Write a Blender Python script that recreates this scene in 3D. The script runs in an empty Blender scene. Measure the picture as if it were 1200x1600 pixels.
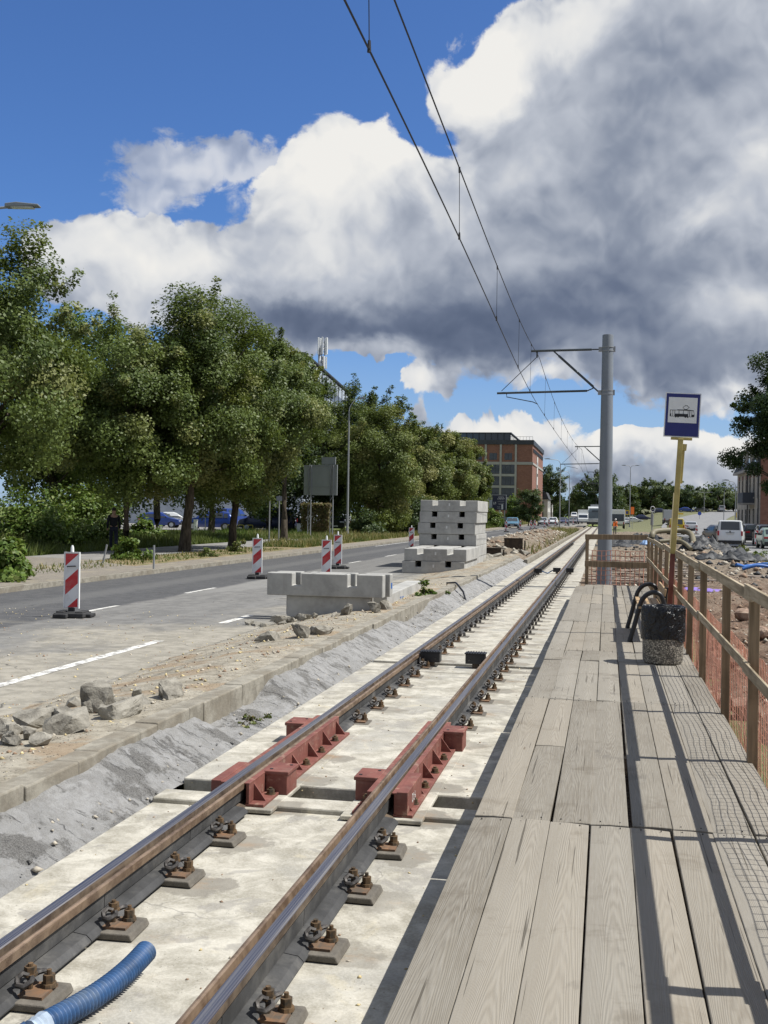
import bpy, bmesh, math, random
import numpy as np
from mathutils import Vector, Matrix, noise as mnoise
random.seed(7)
PI = math.pi
sc = bpy.context.scene
col = sc.collection

# ---------------------------------------------------------------- camera frame (track direction = +Y, up = +Z, boardwalk top z = 0)
FPX, ROLL, TH, CZ = 1720.0, math.atan(0.0157), math.atan(348 / 1720.0), 1.6
R0 = Vector((math.cos(TH), math.sin(TH), 0)); U0 = Vector((0, 0, 1)); FW = Vector((-math.sin(TH), math.cos(TH), 0))
CU = math.cos(ROLL) * U0 - math.sin(ROLL) * R0
CR = math.cos(ROLL) * R0 + math.sin(ROLL) * U0
CAM = Vector((0, 0, CZ))

def at(px, py, dist):
    """world point seen at photo pixel (px, py), dist metres in front of the photographer"""
    return CAM + (FW + CR * ((px - 600) / FPX) + CU * ((800.5 - py) / FPX)) * dist

# ---------------------------------------------------------------- objects
def tag(o, label=None, cat=None, group=None, kind=None):
    if label: o['label'] = label
    if cat: o['category'] = cat
    if group: o['group'] = group
    if kind: o['kind'] = kind
    return o

def empty(name, loc=(0, 0, 0), rz=0.0, label=None, cat=None, group=None, kind=None):
    o = bpy.data.objects.new(name, None); col.objects.link(o)
    o.location = loc; o.rotation_euler = (0, 0, rz); o.empty_display_size = 0.1
    return tag(o, label, cat, group, kind)

def copy_tree(o, parent=None):
    c = o.copy(); col.objects.link(c); c.parent = parent
    for ch in list(o.children): copy_tree(ch, c)
    return c

class MB:
    """collects shapes and links them as one mesh object"""
    def __init__(s):
        s.v, s.f, s.m, s.r = [], [], [], []
        s.mi = 0; s.rnd = 0.0
    def add(s, vs, fs):
        b = len(s.v); s.v.extend([tuple(p) for p in vs])
        for f in fs:
            s.f.append(tuple(b + i for i in f)); s.m.append(s.mi); s.r.append(s.rnd)
    def box(s, c, d, M=None):
        x, y, z = d[0] / 2, d[1] / 2, d[2] / 2
        vs = [Vector((sx * x, sy * y, sz * z)) for sz in (-1, 1) for sy in (-1, 1) for sx in (-1, 1)]
        c = Vector(c)
        vs = [(M @ v if M else v) + c for v in vs]
        s.add(vs, [(0, 2, 3, 1), (4, 5, 7, 6), (0, 1, 5, 4), (2, 6, 7, 3), (0, 4, 6, 2), (1, 3, 7, 5)])
    def bar(s, a, b, w, h, up=(0, 0, 1)):
        a, b = Vector(a), Vector(b); d = (b - a); L = d.length; d.normalize()
        u = Vector(up); x = d.cross(u)
        if x.length < 1e-4: x = d.cross(Vector((1, 0, 0)))
        x.normalize(); z = x.cross(d)
        M = Matrix((x, d, z)).transposed()
        s.box((a + b) / 2, (w, L, h), M)
    def ring(s, c, d, r, n, ref=None):
        d = Vector(d).normalized(); ref = Vector(ref or (0, 0, 1))
        x = d.cross(ref)
        if x.length < 1e-3: x = d.cross(Vector((1, 0, 0)))
        x.normalize(); y = x.cross(d)
        return [Vector(c) + (x * math.cos(2 * PI * i / n) + y * math.sin(2 * PI * i / n)) * r for i in range(n)]
    def tube(s, pts, r, n=8, cap=True, ref=None):
        pts = [Vector(p) for p in pts]; rs = r if isinstance(r, (list, tuple)) else [r] * len(pts)
        vs, fs = [], []
        for i, p in enumerate(pts):
            d = (pts[min(i + 1, len(pts) - 1)] - pts[max(i - 1, 0)])
            vs += s.ring(p, d, rs[i], n, ref)
        for i in range(len(pts) - 1):
            for k in range(n):
                k2 = (k + 1) % n
                fs.append((i * n + k, i * n + k2, (i + 1) * n + k2, (i + 1) * n + k))
        if cap:
            fs.append(tuple(range(n))[::-1]); fs.append(tuple((len(pts) - 1) * n + k for k in range(n)))
        s.add(vs, fs)
    def cyl(s, a, b, r0, r1=None, n=12): s.tube([a, b], [r0, r0 if r1 is None else r1], n)
    def lathe(s, prof, c=(0, 0, 0), n=24):
        vs, fs = [], []
        for (r, z) in prof:
            for k in range(n): vs.append((c[0] + r * math.cos(2 * PI * k / n), c[1] + r * math.sin(2 * PI * k / n), c[2] + z))
        for i in range(len(prof) - 1):
            for k in range(n):
                k2 = (k + 1) % n
                fs.append((i * n + k, i * n + k2, (i + 1) * n + k2, (i + 1) * n + k))
        s.add(vs, fs)
    def prism(s, poly, o, u, v, w, depth):
        """poly in (u, v) plane from origin o, extruded depth along w"""
        o, u, v, w = Vector(o), Vector(u), Vector(v), Vector(w); n = len(poly)
        A = [o + u * p[0] + v * p[1] for p in poly]; B = [a + w * depth for a in A]
        s.add(A + B, [tuple(range(n))[::-1], tuple(range(n, 2 * n))] + [(i, (i + 1) % n, n + (i + 1) % n, n + i) for i in range(n)])
    def quad(s, a, b, c, d): s.add([a, b, c, d], [(0, 1, 2, 3)])
    def build(s, name, mats, parent=None, smooth=None, bevel=None, loc=None, seg=2, tri=False):
        me = bpy.data.meshes.new(name)
        vs = s.v
        if loc is not None: vs = [(p[0] - loc[0], p[1] - loc[1], p[2] - loc[2]) for p in vs]
        me.from_pydata(vs, [], s.f); me.update()
        bm = bmesh.new(); bm.from_mesh(me); bmesh.ops.recalc_face_normals(bm, faces=bm.faces[:]); bm.to_mesh(me); bm.free()
        for m in (mats if isinstance(mats, (list, tuple)) else [mats]): me.materials.append(m)
        if any(s.m): me.polygons.foreach_set('material_index', s.m)
        if any(s.r):
            a = me.attributes.new('rnd', 'FLOAT', 'FACE'); a.data.foreach_set('value', s.r)
        if smooth is not None:
            me.shade_smooth(); me.set_sharp_from_angle(angle=math.radians(smooth))
        o = bpy.data.objects.new(name, me); col.objects.link(o)
        if loc is not None: o.location = loc
        if parent is not None: o.parent = parent
        if bevel:
            b = o.modifiers.new('edge', 'BEVEL'); b.width = bevel; b.segments = seg; b.limit_method = 'ANGLE'; b.angle_limit = math.radians(40)
        return o

def np_mesh(name, verts, faces, mats, parent=None, attrs=None, smooth=False, loc=None, mi=None):
    """big meshes: verts (N,3), faces (M,k) arrays"""
    verts = np.asarray(verts, dtype=np.float32); faces = np.asarray(faces, dtype=np.int32)
    if loc is not None: verts = verts - np.asarray(loc, dtype=np.float32)
    me = bpy.data.meshes.new(name); k = faces.shape[1]
    me.vertices.add(len(verts)); me.vertices.foreach_set('co', verts.ravel())
    me.loops.add(faces.size); me.loops.foreach_set('vertex_index', faces.ravel())
    me.polygons.add(len(faces)); me.polygons.foreach_set('loop_start', np.arange(0, faces.size, k, dtype=np.int32))
    me.polygons.foreach_set('loop_total', np.full(len(faces), k, dtype=np.int32))
    for m in (mats if isinstance(mats, (list, tuple)) else [mats]): me.materials.append(m)
    if mi is not None: me.polygons.foreach_set('material_index', np.asarray(mi, dtype=np.int32))
    for an, av in (attrs or {}).items():
        a = me.attributes.new(an, 'FLOAT', 'FACE'); a.data.foreach_set('value', np.asarray(av, dtype=np.float32))
    me.update(calc_edges=True); me.validate()
    if smooth: me.shade_smooth()
    o = bpy.data.objects.new(name, me); col.objects.link(o)
    if loc is not None: o.location = loc
    if parent is not None: o.parent = parent
    return o

def grid_sheet(name, xs, ys, zf, mats, smooth=True, parent=None):
    vs = [(x, y, zf(x, y)) for y in ys for x in xs]; nx = len(xs)
    fs = [(j * nx + i, j * nx + i + 1, (j + 1) * nx + i + 1, (j + 1) * nx + i) for j in range(len(ys) - 1) for i in range(nx - 1)]
    return np_mesh(name, vs, fs, mats, smooth=smooth, parent=parent)

def frange(a, b, n): return [a + (b - a) * i / (n - 1) for i in range(n)]
def fbm(x, y, z=0.0, o=4):
    v, a, t = 0.0, 0.5, 0.0
    for _ in range(o):
        v += a * mnoise.noise((x, y, z)); t += a; a *= 0.5; x *= 2.03; y *= 2.03; z = z * 2.03 + 5.1
    return v / t
def sstep(a, b, x):
    t = min(1, max(0, (x - a) / (b - a))); return t * t * (3 - 2 * t)

# ---------------------------------------------------------------- node helper
class NT:
    def __init__(s, tree): s.t = tree; tree.nodes.clear()
    def n(s, typ, **kw):
        nd = s.t.nodes.new('ShaderNode' + typ)
        for k, v in kw.items(): setattr(nd, k, v)
        return nd
    def put(s, sock, val):
        if isinstance(val, bpy.types.NodeSocket): s.t.links.new(val, sock)
        elif isinstance(val, (int, float)):
            try: sock.default_value = val
            except Exception: sock.default_value = (val,) * len(sock.default_value)
        else:
            val = tuple(val)
            if sock.type == 'RGBA' and len(val) == 3: val = val + (1.0,)
            sock.default_value = val
    def math(s, op, a, b=None, c=None, clamp=False):
        nd = s.n('Math', operation=op); nd.use_clamp = clamp
        for i, v in enumerate((a, b, c)):
            if v is not None: s.put(nd.inputs[i], v)
        return nd.outputs[0]
    def vm(s, op, a, b=None):
        nd = s.n('VectorMath', operation=op); s.put(nd.inputs[0], a)
        if b is not None: s.put(nd.inputs[3 if op == 'SCALE' else 1], b)
        return nd.outputs[1 if op in ('LENGTH', 'DOT_PRODUCT', 'DISTANCE') else 0]
    def mix(s, f, a, b, blend='MIX'):
        nd = s.n('Mix', data_type='RGBA', blend_type=blend); s.put(nd.inputs[0], f); s.put(nd.inputs[6], a); s.put(nd.inputs[7], b); return nd.outputs[2]
    def ramp(s, f, stops, interp='LINEAR'):
        nd = s.n('ValToRGB'); cr = nd.color_ramp; cr.interpolation = interp
        while len(cr.elements) < len(stops): cr.elements.new(0.5)
        for e, (p, c) in zip(cr.elements, stops):
            e.position = p; c = c if isinstance(c, (tuple, list)) else (c, c, c); e.color = tuple(c)[:3] + (1,)
        s.put(nd.inputs[0], f); return nd.outputs[0]
    def mr(s, v, a, b, c=0.0, d=1.0, typ='SMOOTHSTEP'):
        nd = s.n('MapRange', interpolation_type=typ); nd.clamp = True
        for i, x in enumerate((v, a, b, c, d)): s.put(nd.inputs[i], x)
        return nd.outputs[0]
    def noise(s, vec, scale, detail=4, rough=0.55, dist=0.0, color=False):
        nd = s.n('TexNoise'); s.put(nd.inputs['Vector'], vec); s.put(nd.inputs['Scale'], scale); s.put(nd.inputs['Detail'], detail)
        s.put(nd.inputs['Roughness'], rough); s.put(nd.inputs['Distortion'], dist); return nd.outputs[1 if color else 0]
    def voro(s, vec, scale, feature='F1', out=0, rand=1.0):
        nd = s.n('TexVoronoi', feature=feature); s.put(nd.inputs['Vector'], vec); s.put(nd.inputs['Scale'], scale); s.put(nd.inputs['Randomness'], rand); return nd.outputs[out]
    def pos(s): return s.n('NewGeometry').outputs['Position']
    def obj(s): return s.n('TexCoord').outputs['Object']
    def attr(s, name, out='Fac'): return s.n('Attribute', attribute_name=name).outputs[out]
    def sep(s, v): return s.n('SeparateXYZ'), v
    def xyz(s, v):
        nd = s.n('SeparateXYZ'); s.put(nd.inputs[0], v); return nd.outputs[0], nd.outputs[1], nd.outputs[2]
    def comb(s, x, y, z):
        nd = s.n('CombineXYZ')
        for i, v in enumerate((x, y, z)): s.put(nd.inputs[i], v)
        return nd.outputs[0]
    def scale(s, v, k): return s.vm('MULTIPLY', v, k)
    def bump(s, h, strength=0.5, dist=0.02, normal=None):
        nd = s.n('Bump'); s.put(nd.inputs['Strength'], strength); s.put(nd.inputs['Distance'], dist); s.put(nd.inputs['Height'], h)
        if normal is not None: s.put(nd.inputs['Normal'], normal)
        return nd.outputs[0]
    def surf(s, color, rough=0.7, bump=None, metal=0.0, spec=0.5, **kw):
        b = s.n('BsdfPrincipled'); s.put(b.inputs['Base Color'], color); s.put(b.inputs['Roughness'], rough); s.put(b.inputs['Metallic'], metal)
        s.put(b.inputs['Specular IOR Level'], spec)
        for k, v in kw.items(): s.put(b.inputs[k.replace('_', ' ')], v)
        if bump is not None: s.put(b.inputs['Normal'], bump)
        o = s.n('OutputMaterial'); s.t.links.new(b.outputs[0], o.inputs[0]); return b

def newmat(name):
    m = bpy.data.materials.new(name); m.use_nodes = True; return m, NT(m.node_tree)

def simple(name, c, rough=0.6, metal=0.0, var=0.12, scale=6.0, bump=0.0, spec=0.5, dirt=None, **kw):
    """plain surface with mild procedural mottling so that nothing is one flat colour"""
    m, t = newmat(name); p = t.obj()
    n = t.noise(p, scale, 5, 0.6)
    a = tuple(x * (1 - var) for x in c); b = tuple(min(1, x * (1 + var)) for x in c)
    cc = t.mix(t.mr(n, 0.3, 0.7), a, b)
    if dirt:
        cc = t.mix(t.mr(t.noise(p, scale * 0.45, 6, 0.65), 0.48, 0.72), cc, dirt)
    bp = t.bump(t.noise(p, scale * 8, 4), bump, 0.01) if bump else None
    t.surf(cc, rough, bp, metal, spec, **kw); return m
# ================================================================ MATERIALS
def mk_slab():
    m, t = newmat('slab_concrete'); p = t.pos()
    big = t.noise(p, 0.9, 6, 0.62, 0.6); mid = t.noise(p, 5.0, 8, 0.68, 0.4); fine = t.noise(p, 70, 3, 0.6)
    c = t.mix(t.mr(mid, 0.35, 0.68), (0.27, 0.25, 0.20), (0.51, 0.483, 0.41))
    c = t.mix(t.math('MULTIPLY', t.mr(big, 0.5, 0.64), 0.6), c, (0.31, 0.30, 0.268))
    c = t.mix(t.math('MULTIPLY', t.mr(t.noise(p, 1.7, 5, 0.6, 1.0), 0.60, 0.68), 0.35), c, (0.52, 0.46, 0.32))
    stain = t.mr(t.noise(t.vm('ADD', p, (7.3, 2.1, 0)), 1.6, 4, 0.7, 0.3), 0.565, 0.60)
    c = t.mix(t.math('MULTIPLY', stain, t.mr(fine, 0.3, 0.7, 0.45, 0.8)), c, (0.24, 0.225, 0.20))
    form = t.mr(t.noise(t.vm('MULTIPLY', p, (0.6, 16.0, 1)), 1.0, 4, 0.65), 0.58, 0.72); c = t.mix(t.math('MULTIPLY', form, 0.3), c, (0.34, 0.31, 0.25))
    spk = t.math('MULTIPLY', t.mr(t.voro(t.vm('ADD', p, (3, 5, 0)), 17, 'F1'), 0.05, 0.11, 1, 0), t.mr(t.noise(p, 1.3, 2), 0.42, 0.55)); c = t.mix(t.math('MULTIPLY', spk, 0.7), c, (0.17, 0.14, 0.10))
    wp = t.vm('ADD', p, t.vm('SCALE', t.noise(p, 3.0, 3, color=True), 0.35))
    crack = t.mr(t.voro(wp, 1.1, 'DISTANCE_TO_EDGE'), 0.0, 0.008, 1, 0, 'LINEAR')
    crack = t.math('MULTIPLY', crack, t.mr(t.noise(p, 0.7, 2), 0.5, 0.6))
    c = t.mix(t.math('MULTIPLY', crack, 0.7), c, (0.16, 0.15, 0.13))
    pit = t.mr(t.voro(p, 38, 'F1'), 0.06, 0.16, 1, 0)
    pit = t.math('MULTIPLY', pit, t.mr(t.noise(p, 3.1, 3), 0.5, 0.62))
    c = t.mix(t.math('MULTIPLY', pit, 0.75), c, (0.15, 0.14, 0.12))
    c = t.mix(t.math('MULTIPLY', t.mr(fine, 0.35, 0.7), 0.16), c, (0.72, 0.69, 0.62))
    h = t.math('ADD', t.math('MULTIPLY', mid, 0.6), t.math('SUBTRACT', t.math('MULTIPLY', fine, 0.25), t.math('MULTIPLY', pit, 0.5)))
    # grey grout smears and rust runs beside every rail fastening
    x, y, z = t.xyz(p); fy = t.math('MULTIPLY', t.math('SUBTRACT', t.math('FRACT', t.math('ADD', t.math('DIVIDE', t.math('SUBTRACT', y, 3.26), 0.724), 0.5)), 0.5), 0.724)
    wn = t.noise(p, 6.0, 5, 0.65); kn = t.xyz(t.noise(t.comb(x, t.math('FLOOR', t.math('ADD', t.math('DIVIDE', t.math('SUBTRACT', y, 3.26), 0.724), 0.5)), 0.0), 0.73, 0, 0.5, color=True))[1]
    for xc in (-2.325, -1.355):
        dx = t.math('SUBTRACT', x, xc + 0.26); dd = t.vm('LENGTH', t.comb(t.math('DIVIDE', dx, 0.20), t.math('DIVIDE', t.math('ADD', fy, 0.02), 0.17), 0.0))
        sm_ = t.mr(t.math('ADD', dd, t.math('MULTIPLY', t.math('SUBTRACT', wn, 0.5), 2.4)), 0.75, 1.05, 1, 0)
        c = t.mix(t.math('MULTIPLY', sm_, t.mr(kn, 0.35, 0.6, 0.25, 0.8)), c, (0.215, 0.198, 0.165))
        rr_ = t.math('MULTIPLY', t.mr(t.math('ABSOLUTE', t.math('ADD', fy, 0.0)), 0.03, 0.12, 1, 0), t.math('MULTIPLY', t.mr(dx, -0.05, 0.30, 1, 0), t.mr(dx, -0.12, -0.05)))
        c = t.mix(t.math('MULTIPLY', rr_, t.mr(wn, 0.45, 0.7, 0.0, 0.5)), c, (0.30, 0.17, 0.075))
    t.surf(c, 0.88, t.bump(h, 0.55, 0.012), spec=0.3); return m

def mk_mortar():
    m, t = newmat('grey_mortar'); p = t.pos()
    wp = t.vm('ADD', p, t.vm('SCALE', t.noise(p, 5.0, 4, color=True), 0.22))
    cell = t.xyz(t.voro(wp, 5.5, 'F1', 1))[0]; grain = t.noise(p, 95, 4, 0.7); b = t.noise(p, 2.6, 10, 0.7, 0.4); mid = t.noise(p, 14, 7, 0.7)
    sm = t.mr(b, 0.40, 0.475)
    flat = t.mix(cell, (0.265, 0.263, 0.256), (0.345, 0.342, 0.335)); flat = t.mix(t.math('MULTIPLY', t.mr(mid, 0.42, 0.68), 0.5), flat, (0.205, 0.20, 0.19))
    rough = t.mix(t.mr(grain, 0.34, 0.66), (0.16, 0.155, 0.145), (0.30, 0.292, 0.275))
    c = t.mix(t.math('MULTIPLY', sm, t.mr(mid, 0.3, 0.6, 1.0, 0.6)), rough, flat)
    dn = t.mr(t.noise(t.vm('MULTIPLY', wp, (3.0, 17.0, 3.0)), 1.0, 4, 0.6), 0.60, 0.68); c = t.mix(t.math('MULTIPLY', dn, 0.55), c, (0.10, 0.097, 0.09))
    h = t.math('ADD', t.math('ADD', t.math('MULTIPLY', sm, 0.5), t.math('MULTIPLY', mid, 0.8)), t.math('SUBTRACT', t.math('MULTIPLY', grain, t.math('SUBTRACT', 1.1, t.math('MULTIPLY', sm, 0.7))), t.math('MULTIPLY', dn, 0.6)))
    t.surf(c, 0.92, t.bump(h, 1.0, 0.03), spec=0.2); return m

def mk_rock():
    m, t = newmat('broken_concrete'); p = t.pos(); n = t.noise(p, 7, 8, 0.7, 0.3); g = t.voro(p, 55, 'F1', 1); gd = t.voro(p, 55, 'F1'); r = t.xyz(g)[0]
    c = t.mix(t.mr(n, 0.36, 0.64), (0.125, 0.115, 0.096), (0.29, 0.272, 0.23))
    c = t.mix(t.math('MULTIPLY', t.mr(gd, 0.1, 0.35, 1, 0), 0.3), c, t.mix(r, (0.12, 0.11, 0.09), (0.46, 0.43, 0.37)))
    c = t.mix(t.math('MULTIPLY', t.mr(t.noise(p, 2.2, 3), 0.5, 0.62), 0.6), c, (0.33, 0.31, 0.262))
    t.surf(c, 0.95, t.bump(t.math('ADD', n, t.math('MULTIPLY', gd, -0.25)), 0.7, 0.014), spec=0.2); return m

def mk_kerb():
    m, t = newmat('kerb_concrete'); p = t.pos()
    a = t.noise(p, 7, 8, 0.65); b = t.noise(p, 1.6, 5, 0.6)
    c = t.mix(t.mr(a, 0.35, 0.65), (0.20, 0.183, 0.148), (0.31, 0.288, 0.238))
    c = t.mix(t.math('MULTIPLY', t.mr(b, 0.5, 0.62), 0.55), c, (0.17, 0.145, 0.108))
    y = t.xyz(p)[1]
    j = t.math('ABSOLUTE', t.math('SUBTRACT', t.math('FRACT', t.math('ADD', y, 0.33)), 0.5))
    j = t.mr(j, 0.490, 0.496)
    c = t.mix(t.math('MULTIPLY', j, 0.4), c, (0.09, 0.085, 0.072))
    t.surf(c, 0.9, t.bump(t.math('SUBTRACT', t.noise(p, 30, 6, 0.7), j), 0.5, 0.012), spec=0.25); return m

def mk_road():
    m, t = newmat('old_asphalt'); p = t.pos(); x, y, z = t.xyz(p)
    n1 = t.noise(p, 0.55, 6, 0.6, 0.4); n2 = t.noise(p, 4.5, 8, 0.68); n3 = t.noise(p, 80, 3, 0.6)
    stretch = t.noise(t.vm('MULTIPLY', p, (3.0, 0.16, 1)), 1.0, 5, 0.6)
    grey = t.mix(t.mr(n2, 0.33, 0.67), (0.12, 0.118, 0.112), (0.185, 0.18, 0.168))
    grey = t.mix(t.math('MULTIPLY', t.mr(stretch, 0.45, 0.62), 0.35), grey, (0.22, 0.215, 0.20))
    pn = t.xyz(t.voro(t.vm('ADD', t.vm('MULTIPLY', p, (0.55, 0.16, 1)), t.vm('SCALE', t.noise(p, 2.0, 2, color=True), 0.06)), 1.0, 'F1', 1))[0]
    grey = t.mix(t.math('MULTIPLY', t.mr(pn, 0.62, 0.66), 0.35), grey, (0.12, 0.118, 0.112)); grey = t.mix(t.math('MULTIPLY', t.mr(pn, 0.18, 0.22, 1, 0), 0.35), grey, (0.25, 0.245, 0.23))
    # the lane still in use: smoother, darker asphalt
    wob = t.math('MULTIPLY', t.math('SUBTRACT', n1, 0.5), 0.5)
    lane = t.mr(t.math('ADD', x, wob), -9.35, -9.15, 1, 0)
    dk = t.mix(t.mr(n2, 0.33, 0.67), (0.052, 0.053, 0.056), (0.082, 0.082, 0.083))
    trk = t.math('MULTIPLY', t.mr(t.math('ABSOLUTE', t.math('ADD', x, 11.0)), 0.15, 0.6, 1, 0), 0.5)
    dk = t.mix(trk, dk, (0.125, 0.124, 0.12))
    c = t.mix(lane, grey, dk)
    # dust and sand carried over the closed lanes (thins out away from the track works)
    d = t.math('ADD', t.math('ADD', t.mr(x, -8.6, -4.6, -0.25, 0.95, 'LINEAR'), t.mr(y, 16.8, 17.6, 0.55, -0.05, 'LINEAR')), t.math('MULTIPLY', t.math('SUBTRACT', n1, 0.5), 2.2))
    d = t.math('MULTIPLY', t.mr(d, 0.2, 0.95), t.math('SUBTRACT', 1.0, t.math('MULTIPLY', lane, t.mr(y, 16.5, 17.8))))
    dust = t.mix(t.mr(n2, 0.35, 0.65), (0.24, 0.22, 0.175), (0.36, 0.33, 0.268))
    c = t.mix(t.math('MULTIPLY', d, 0.82), c, dust)
    crumbs = t.mr(t.voro(p, 9, 'F1'), 0.05, 0.15, 1, 0)
    crumbs = t.math('MULTIPLY', crumbs, t.mr(t.math('ADD', d, t.math('MULTIPLY', n1, 0.6)), 0.5, 1.0))
    c = t.mix(t.math('MULTIPLY', crumbs, 0.8), c, t.mix(t.mr(t.noise(p, 11, 1), 0.45, 0.55), (0.52, 0.46, 0.30), (0.12, 0.10, 0.07)))
    wp = t.vm('ADD', p, t.vm('SCALE', t.noise(p, 1.2, 3, color=True), 0.8))
    crack = t.math('MULTIPLY', t.mr(t.voro(wp, 0.33, 'DISTANCE_TO_EDGE'), 0.0, 0.006, 1, 0), t.mr(n1, 0.48, 0.58))
    c = t.mix(t.math('MULTIPLY', crack, 0.8), c, (0.03, 0.03, 0.03))
    c = t.mix(t.math('MULTIPLY', t.mr(n3, 0.45, 0.7), 0.14), c, (0.5, 0.48, 0.44))
    t.surf(c, 0.85, t.bump(t.math('ADD', n3, t.math('MULTIPLY', crumbs, 0.8)), 0.45, 0.008), spec=0.35); return m

def mk_plain_asphalt(name, a, b):
    m, t = newmat(name); p = t.pos(); n = t.noise(p, 1.3, 7, 0.65); n3 = t.noise(p, 60, 3)
    c = t.mix(t.mr(n, 0.33, 0.66), a, b); c = t.mix(t.math('MULTIPLY', t.mr(n3, 0.45, 0.7), 0.15), c, (0.45, 0.44, 0.4))
    t.surf(c, 0.85, t.bump(n3, 0.4, 0.008), spec=0.35); return m

def mk_paint():
    m, t = newmat('worn_white_paint'); p = t.pos()
    w = t.mr(t.noise(p, 7, 8, 0.75), 0.40, 0.56)
    c = t.mix(w, (0.24, 0.23, 0.21), (0.72, 0.71, 0.66)); c = t.mix(t.math('MULTIPLY', t.mr(t.noise(p, 1.5, 4), 0.5, 0.7), 0.4), c, (0.35, 0.33, 0.28))
    t.surf(c, 0.7); return m

def mk_planks():
    m, t = newmat('weathered_planks'); p = t.pos(); r = t.attr('rnd')
    x, y, z = t.xyz(p); off = t.math('MULTIPLY', r, 57.0)
    q = t.comb(x, y, off)
    low = t.noise(t.vm('MULTIPLY', q, (9.0, 0.55, 1)), 1.0, 3, 0.5)
    kn = t.voro(t.vm('MULTIPLY', q, (5.0, 0.75, 1)), 1.0, 'F1')
    knot = t.mr(kn, 0.02, 0.30, 1.0, 0.0)
    u = t.math('MULTIPLY', t.math('SUBTRACT', t.math('FRACT', t.math('DIVIDE', t.math('ADD', x, 0.668), 0.2035)), t.math('ADD', 0.38, t.math('MULTIPLY', r, 0.24))), 0.2035)
    sgn = t.math('SUBTRACT', t.math('MULTIPLY', t.math('GREATER_THAN', t.math('FRACT', t.math('MULTIPLY', r, 3.3)), 0.5), 0.5), 0.25)
    cc_ = t.math('ADD', t.math('MULTIPLY', t.math('MULTIPLY', u, u), t.math('ADD', 45.0, t.math('MULTIPLY', r, 60.0))), t.math('ADD', t.math('MULTIPLY', y, sgn), t.math('MULTIPLY', low, 0.62)))
    ringc = t.math('ADD', t.math('MULTIPLY', cc_, 50.0), t.math('ADD', t.math('MULTIPLY', x, 9.0), t.math('MULTIPLY', knot, 5.0)))
    g = t.math('ABSOLUTE', t.math('SINE', ringc))
    g = t.math('POWER', g, 2.2)
    fib = t.noise(t.vm('MULTIPLY', q, (150.0, 4.0, 1)), 1.0, 4, 0.65)
    fade = t.mr(t.noise(t.vm('MULTIPLY', q, (2.0, 0.9, 1)), 1.0, 4, 0.6), 0.35, 0.68)
    base = t.mix(r, (0.175, 0.155, 0.122), (0.275, 0.252, 0.210))
    c = t.mix(t.math('MULTIPLY', g, t.mr(t.noise(t.vm('MULTIPLY', q, (1.2, 0.5, 1)), 1.0, 3), 0.35, 0.65, 0.16, 0.50)), base, (0.105, 0.086, 0.062))
    c = t.mix(t.math('MULTIPLY', t.mr(fib, 0.4, 0.75), 0.55), c, (0.30, 0.283, 0.248))
    c = t.mix(t.math('MULTIPLY', fade, 0.42), c, (0.265, 0.245, 0.205))
    c = t.mix(t.mr(kn, 0.012, 0.05, 0.85, 0.0), c, (0.085, 0.06, 0.035))
    dirt = t.mr(t.noise(p, 2.2, 6, 0.7, 0.4), 0.54, 0.70)
    c = t.mix(t.math('MULTIPLY', dirt, 0.55), c, (0.13, 0.11, 0.082))
    c = t.mix(t.math('MULTIPLY', t.mr(t.noise(t.vm('MULTIPLY', q, (3.0, 1.4, 1)), 1.0, 5, 0.7), 0.60, 0.68), 0.4), c, (0.11, 0.10, 0.085))
    c = t.mix(t.mr(t.math('FRACT', t.math('MULTIPLY', r, 7.7)), 0.55, 1.0, 0.0, 0.25), c, (0.33, 0.28, 0.21))
    split = t.mr(t.noise(t.vm('MULTIPLY', q, (60.0, 0.8, 1)), 1.0, 2, 0.5), 0.675, 0.71)
    c = t.mix(t.math('MULTIPLY', split, 0.8), c, (0.07, 0.06, 0.045))
    h = t.math('ADD', t.math('MULTIPLY', g, -0.35), t.math('ADD', t.math('MULTIPLY', fib, 0.5), t.math('MULTIPLY', split, -0.9)))
    t.surf(c, 0.82, t.bump(h, 0.4, 0.006), spec=0.3); return m

def mk_timber(name, a, b, axis=(30.0, 30.0, 1.2)):
    m, t = newmat(name); p = t.obj(); r = t.attr('rnd')
    q = t.vm('ADD', p, t.comb(t.math('MULTIPLY', r, 9.0), t.math('MULTIPLY', r, 5.0), t.math('MULTIPLY', r, 13.0)))
    g = t.noise(t.vm('MULTIPLY', q, axis), 1.0, 5, 0.6, 0.4); n = t.noise(q, 2.5, 4)
    c = t.mix(t.mr(g, 0.32, 0.68), a, b); c = t.mix(t.math('MULTIPLY', t.mr(n, 0.5, 0.68), 0.5), c, tuple(v * 0.5 for v in a))
    t.surf(c, 0.8, t.bump(g, 0.35, 0.006), spec=0.3); return m

def mk_steel_rust(name, a, b, metal=0.4, rough=0.6, sc_=9.0):
    m, t = newmat(name); p = t.pos(); n = t.noise(p, sc_, 7, 0.68, 0.3); n2 = t.noise(t.vm('MULTIPLY', p, (30, 1.2, 30)), 1.0, 4)
    c = t.mix(t.mr(n, 0.36, 0.64), a, b); c = t.mix(t.math('MULTIPLY', t.mr(n2, 0.5, 0.7), 0.45), c, tuple(min(1, v * 1.7) for v in b))
    t.surf(c, rough, t.bump(n, 0.25, 0.004), metal); return m

def mk_polished():
    m, t = newmat('polished_rail_band'); p = t.pos()
    n = t.noise(t.vm('MULTIPLY', p, (160, 0.7, 1)), 1.0, 4, 0.6)
    c = t.mix(t.mr(n, 0.35, 0.65), (0.15, 0.145, 0.18), (0.36, 0.34, 0.33))
    t.surf(c, t.mr(n, 0.3, 0.7, 0.24, 0.46, 'LINEAR'), None, 0.85); return m

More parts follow.
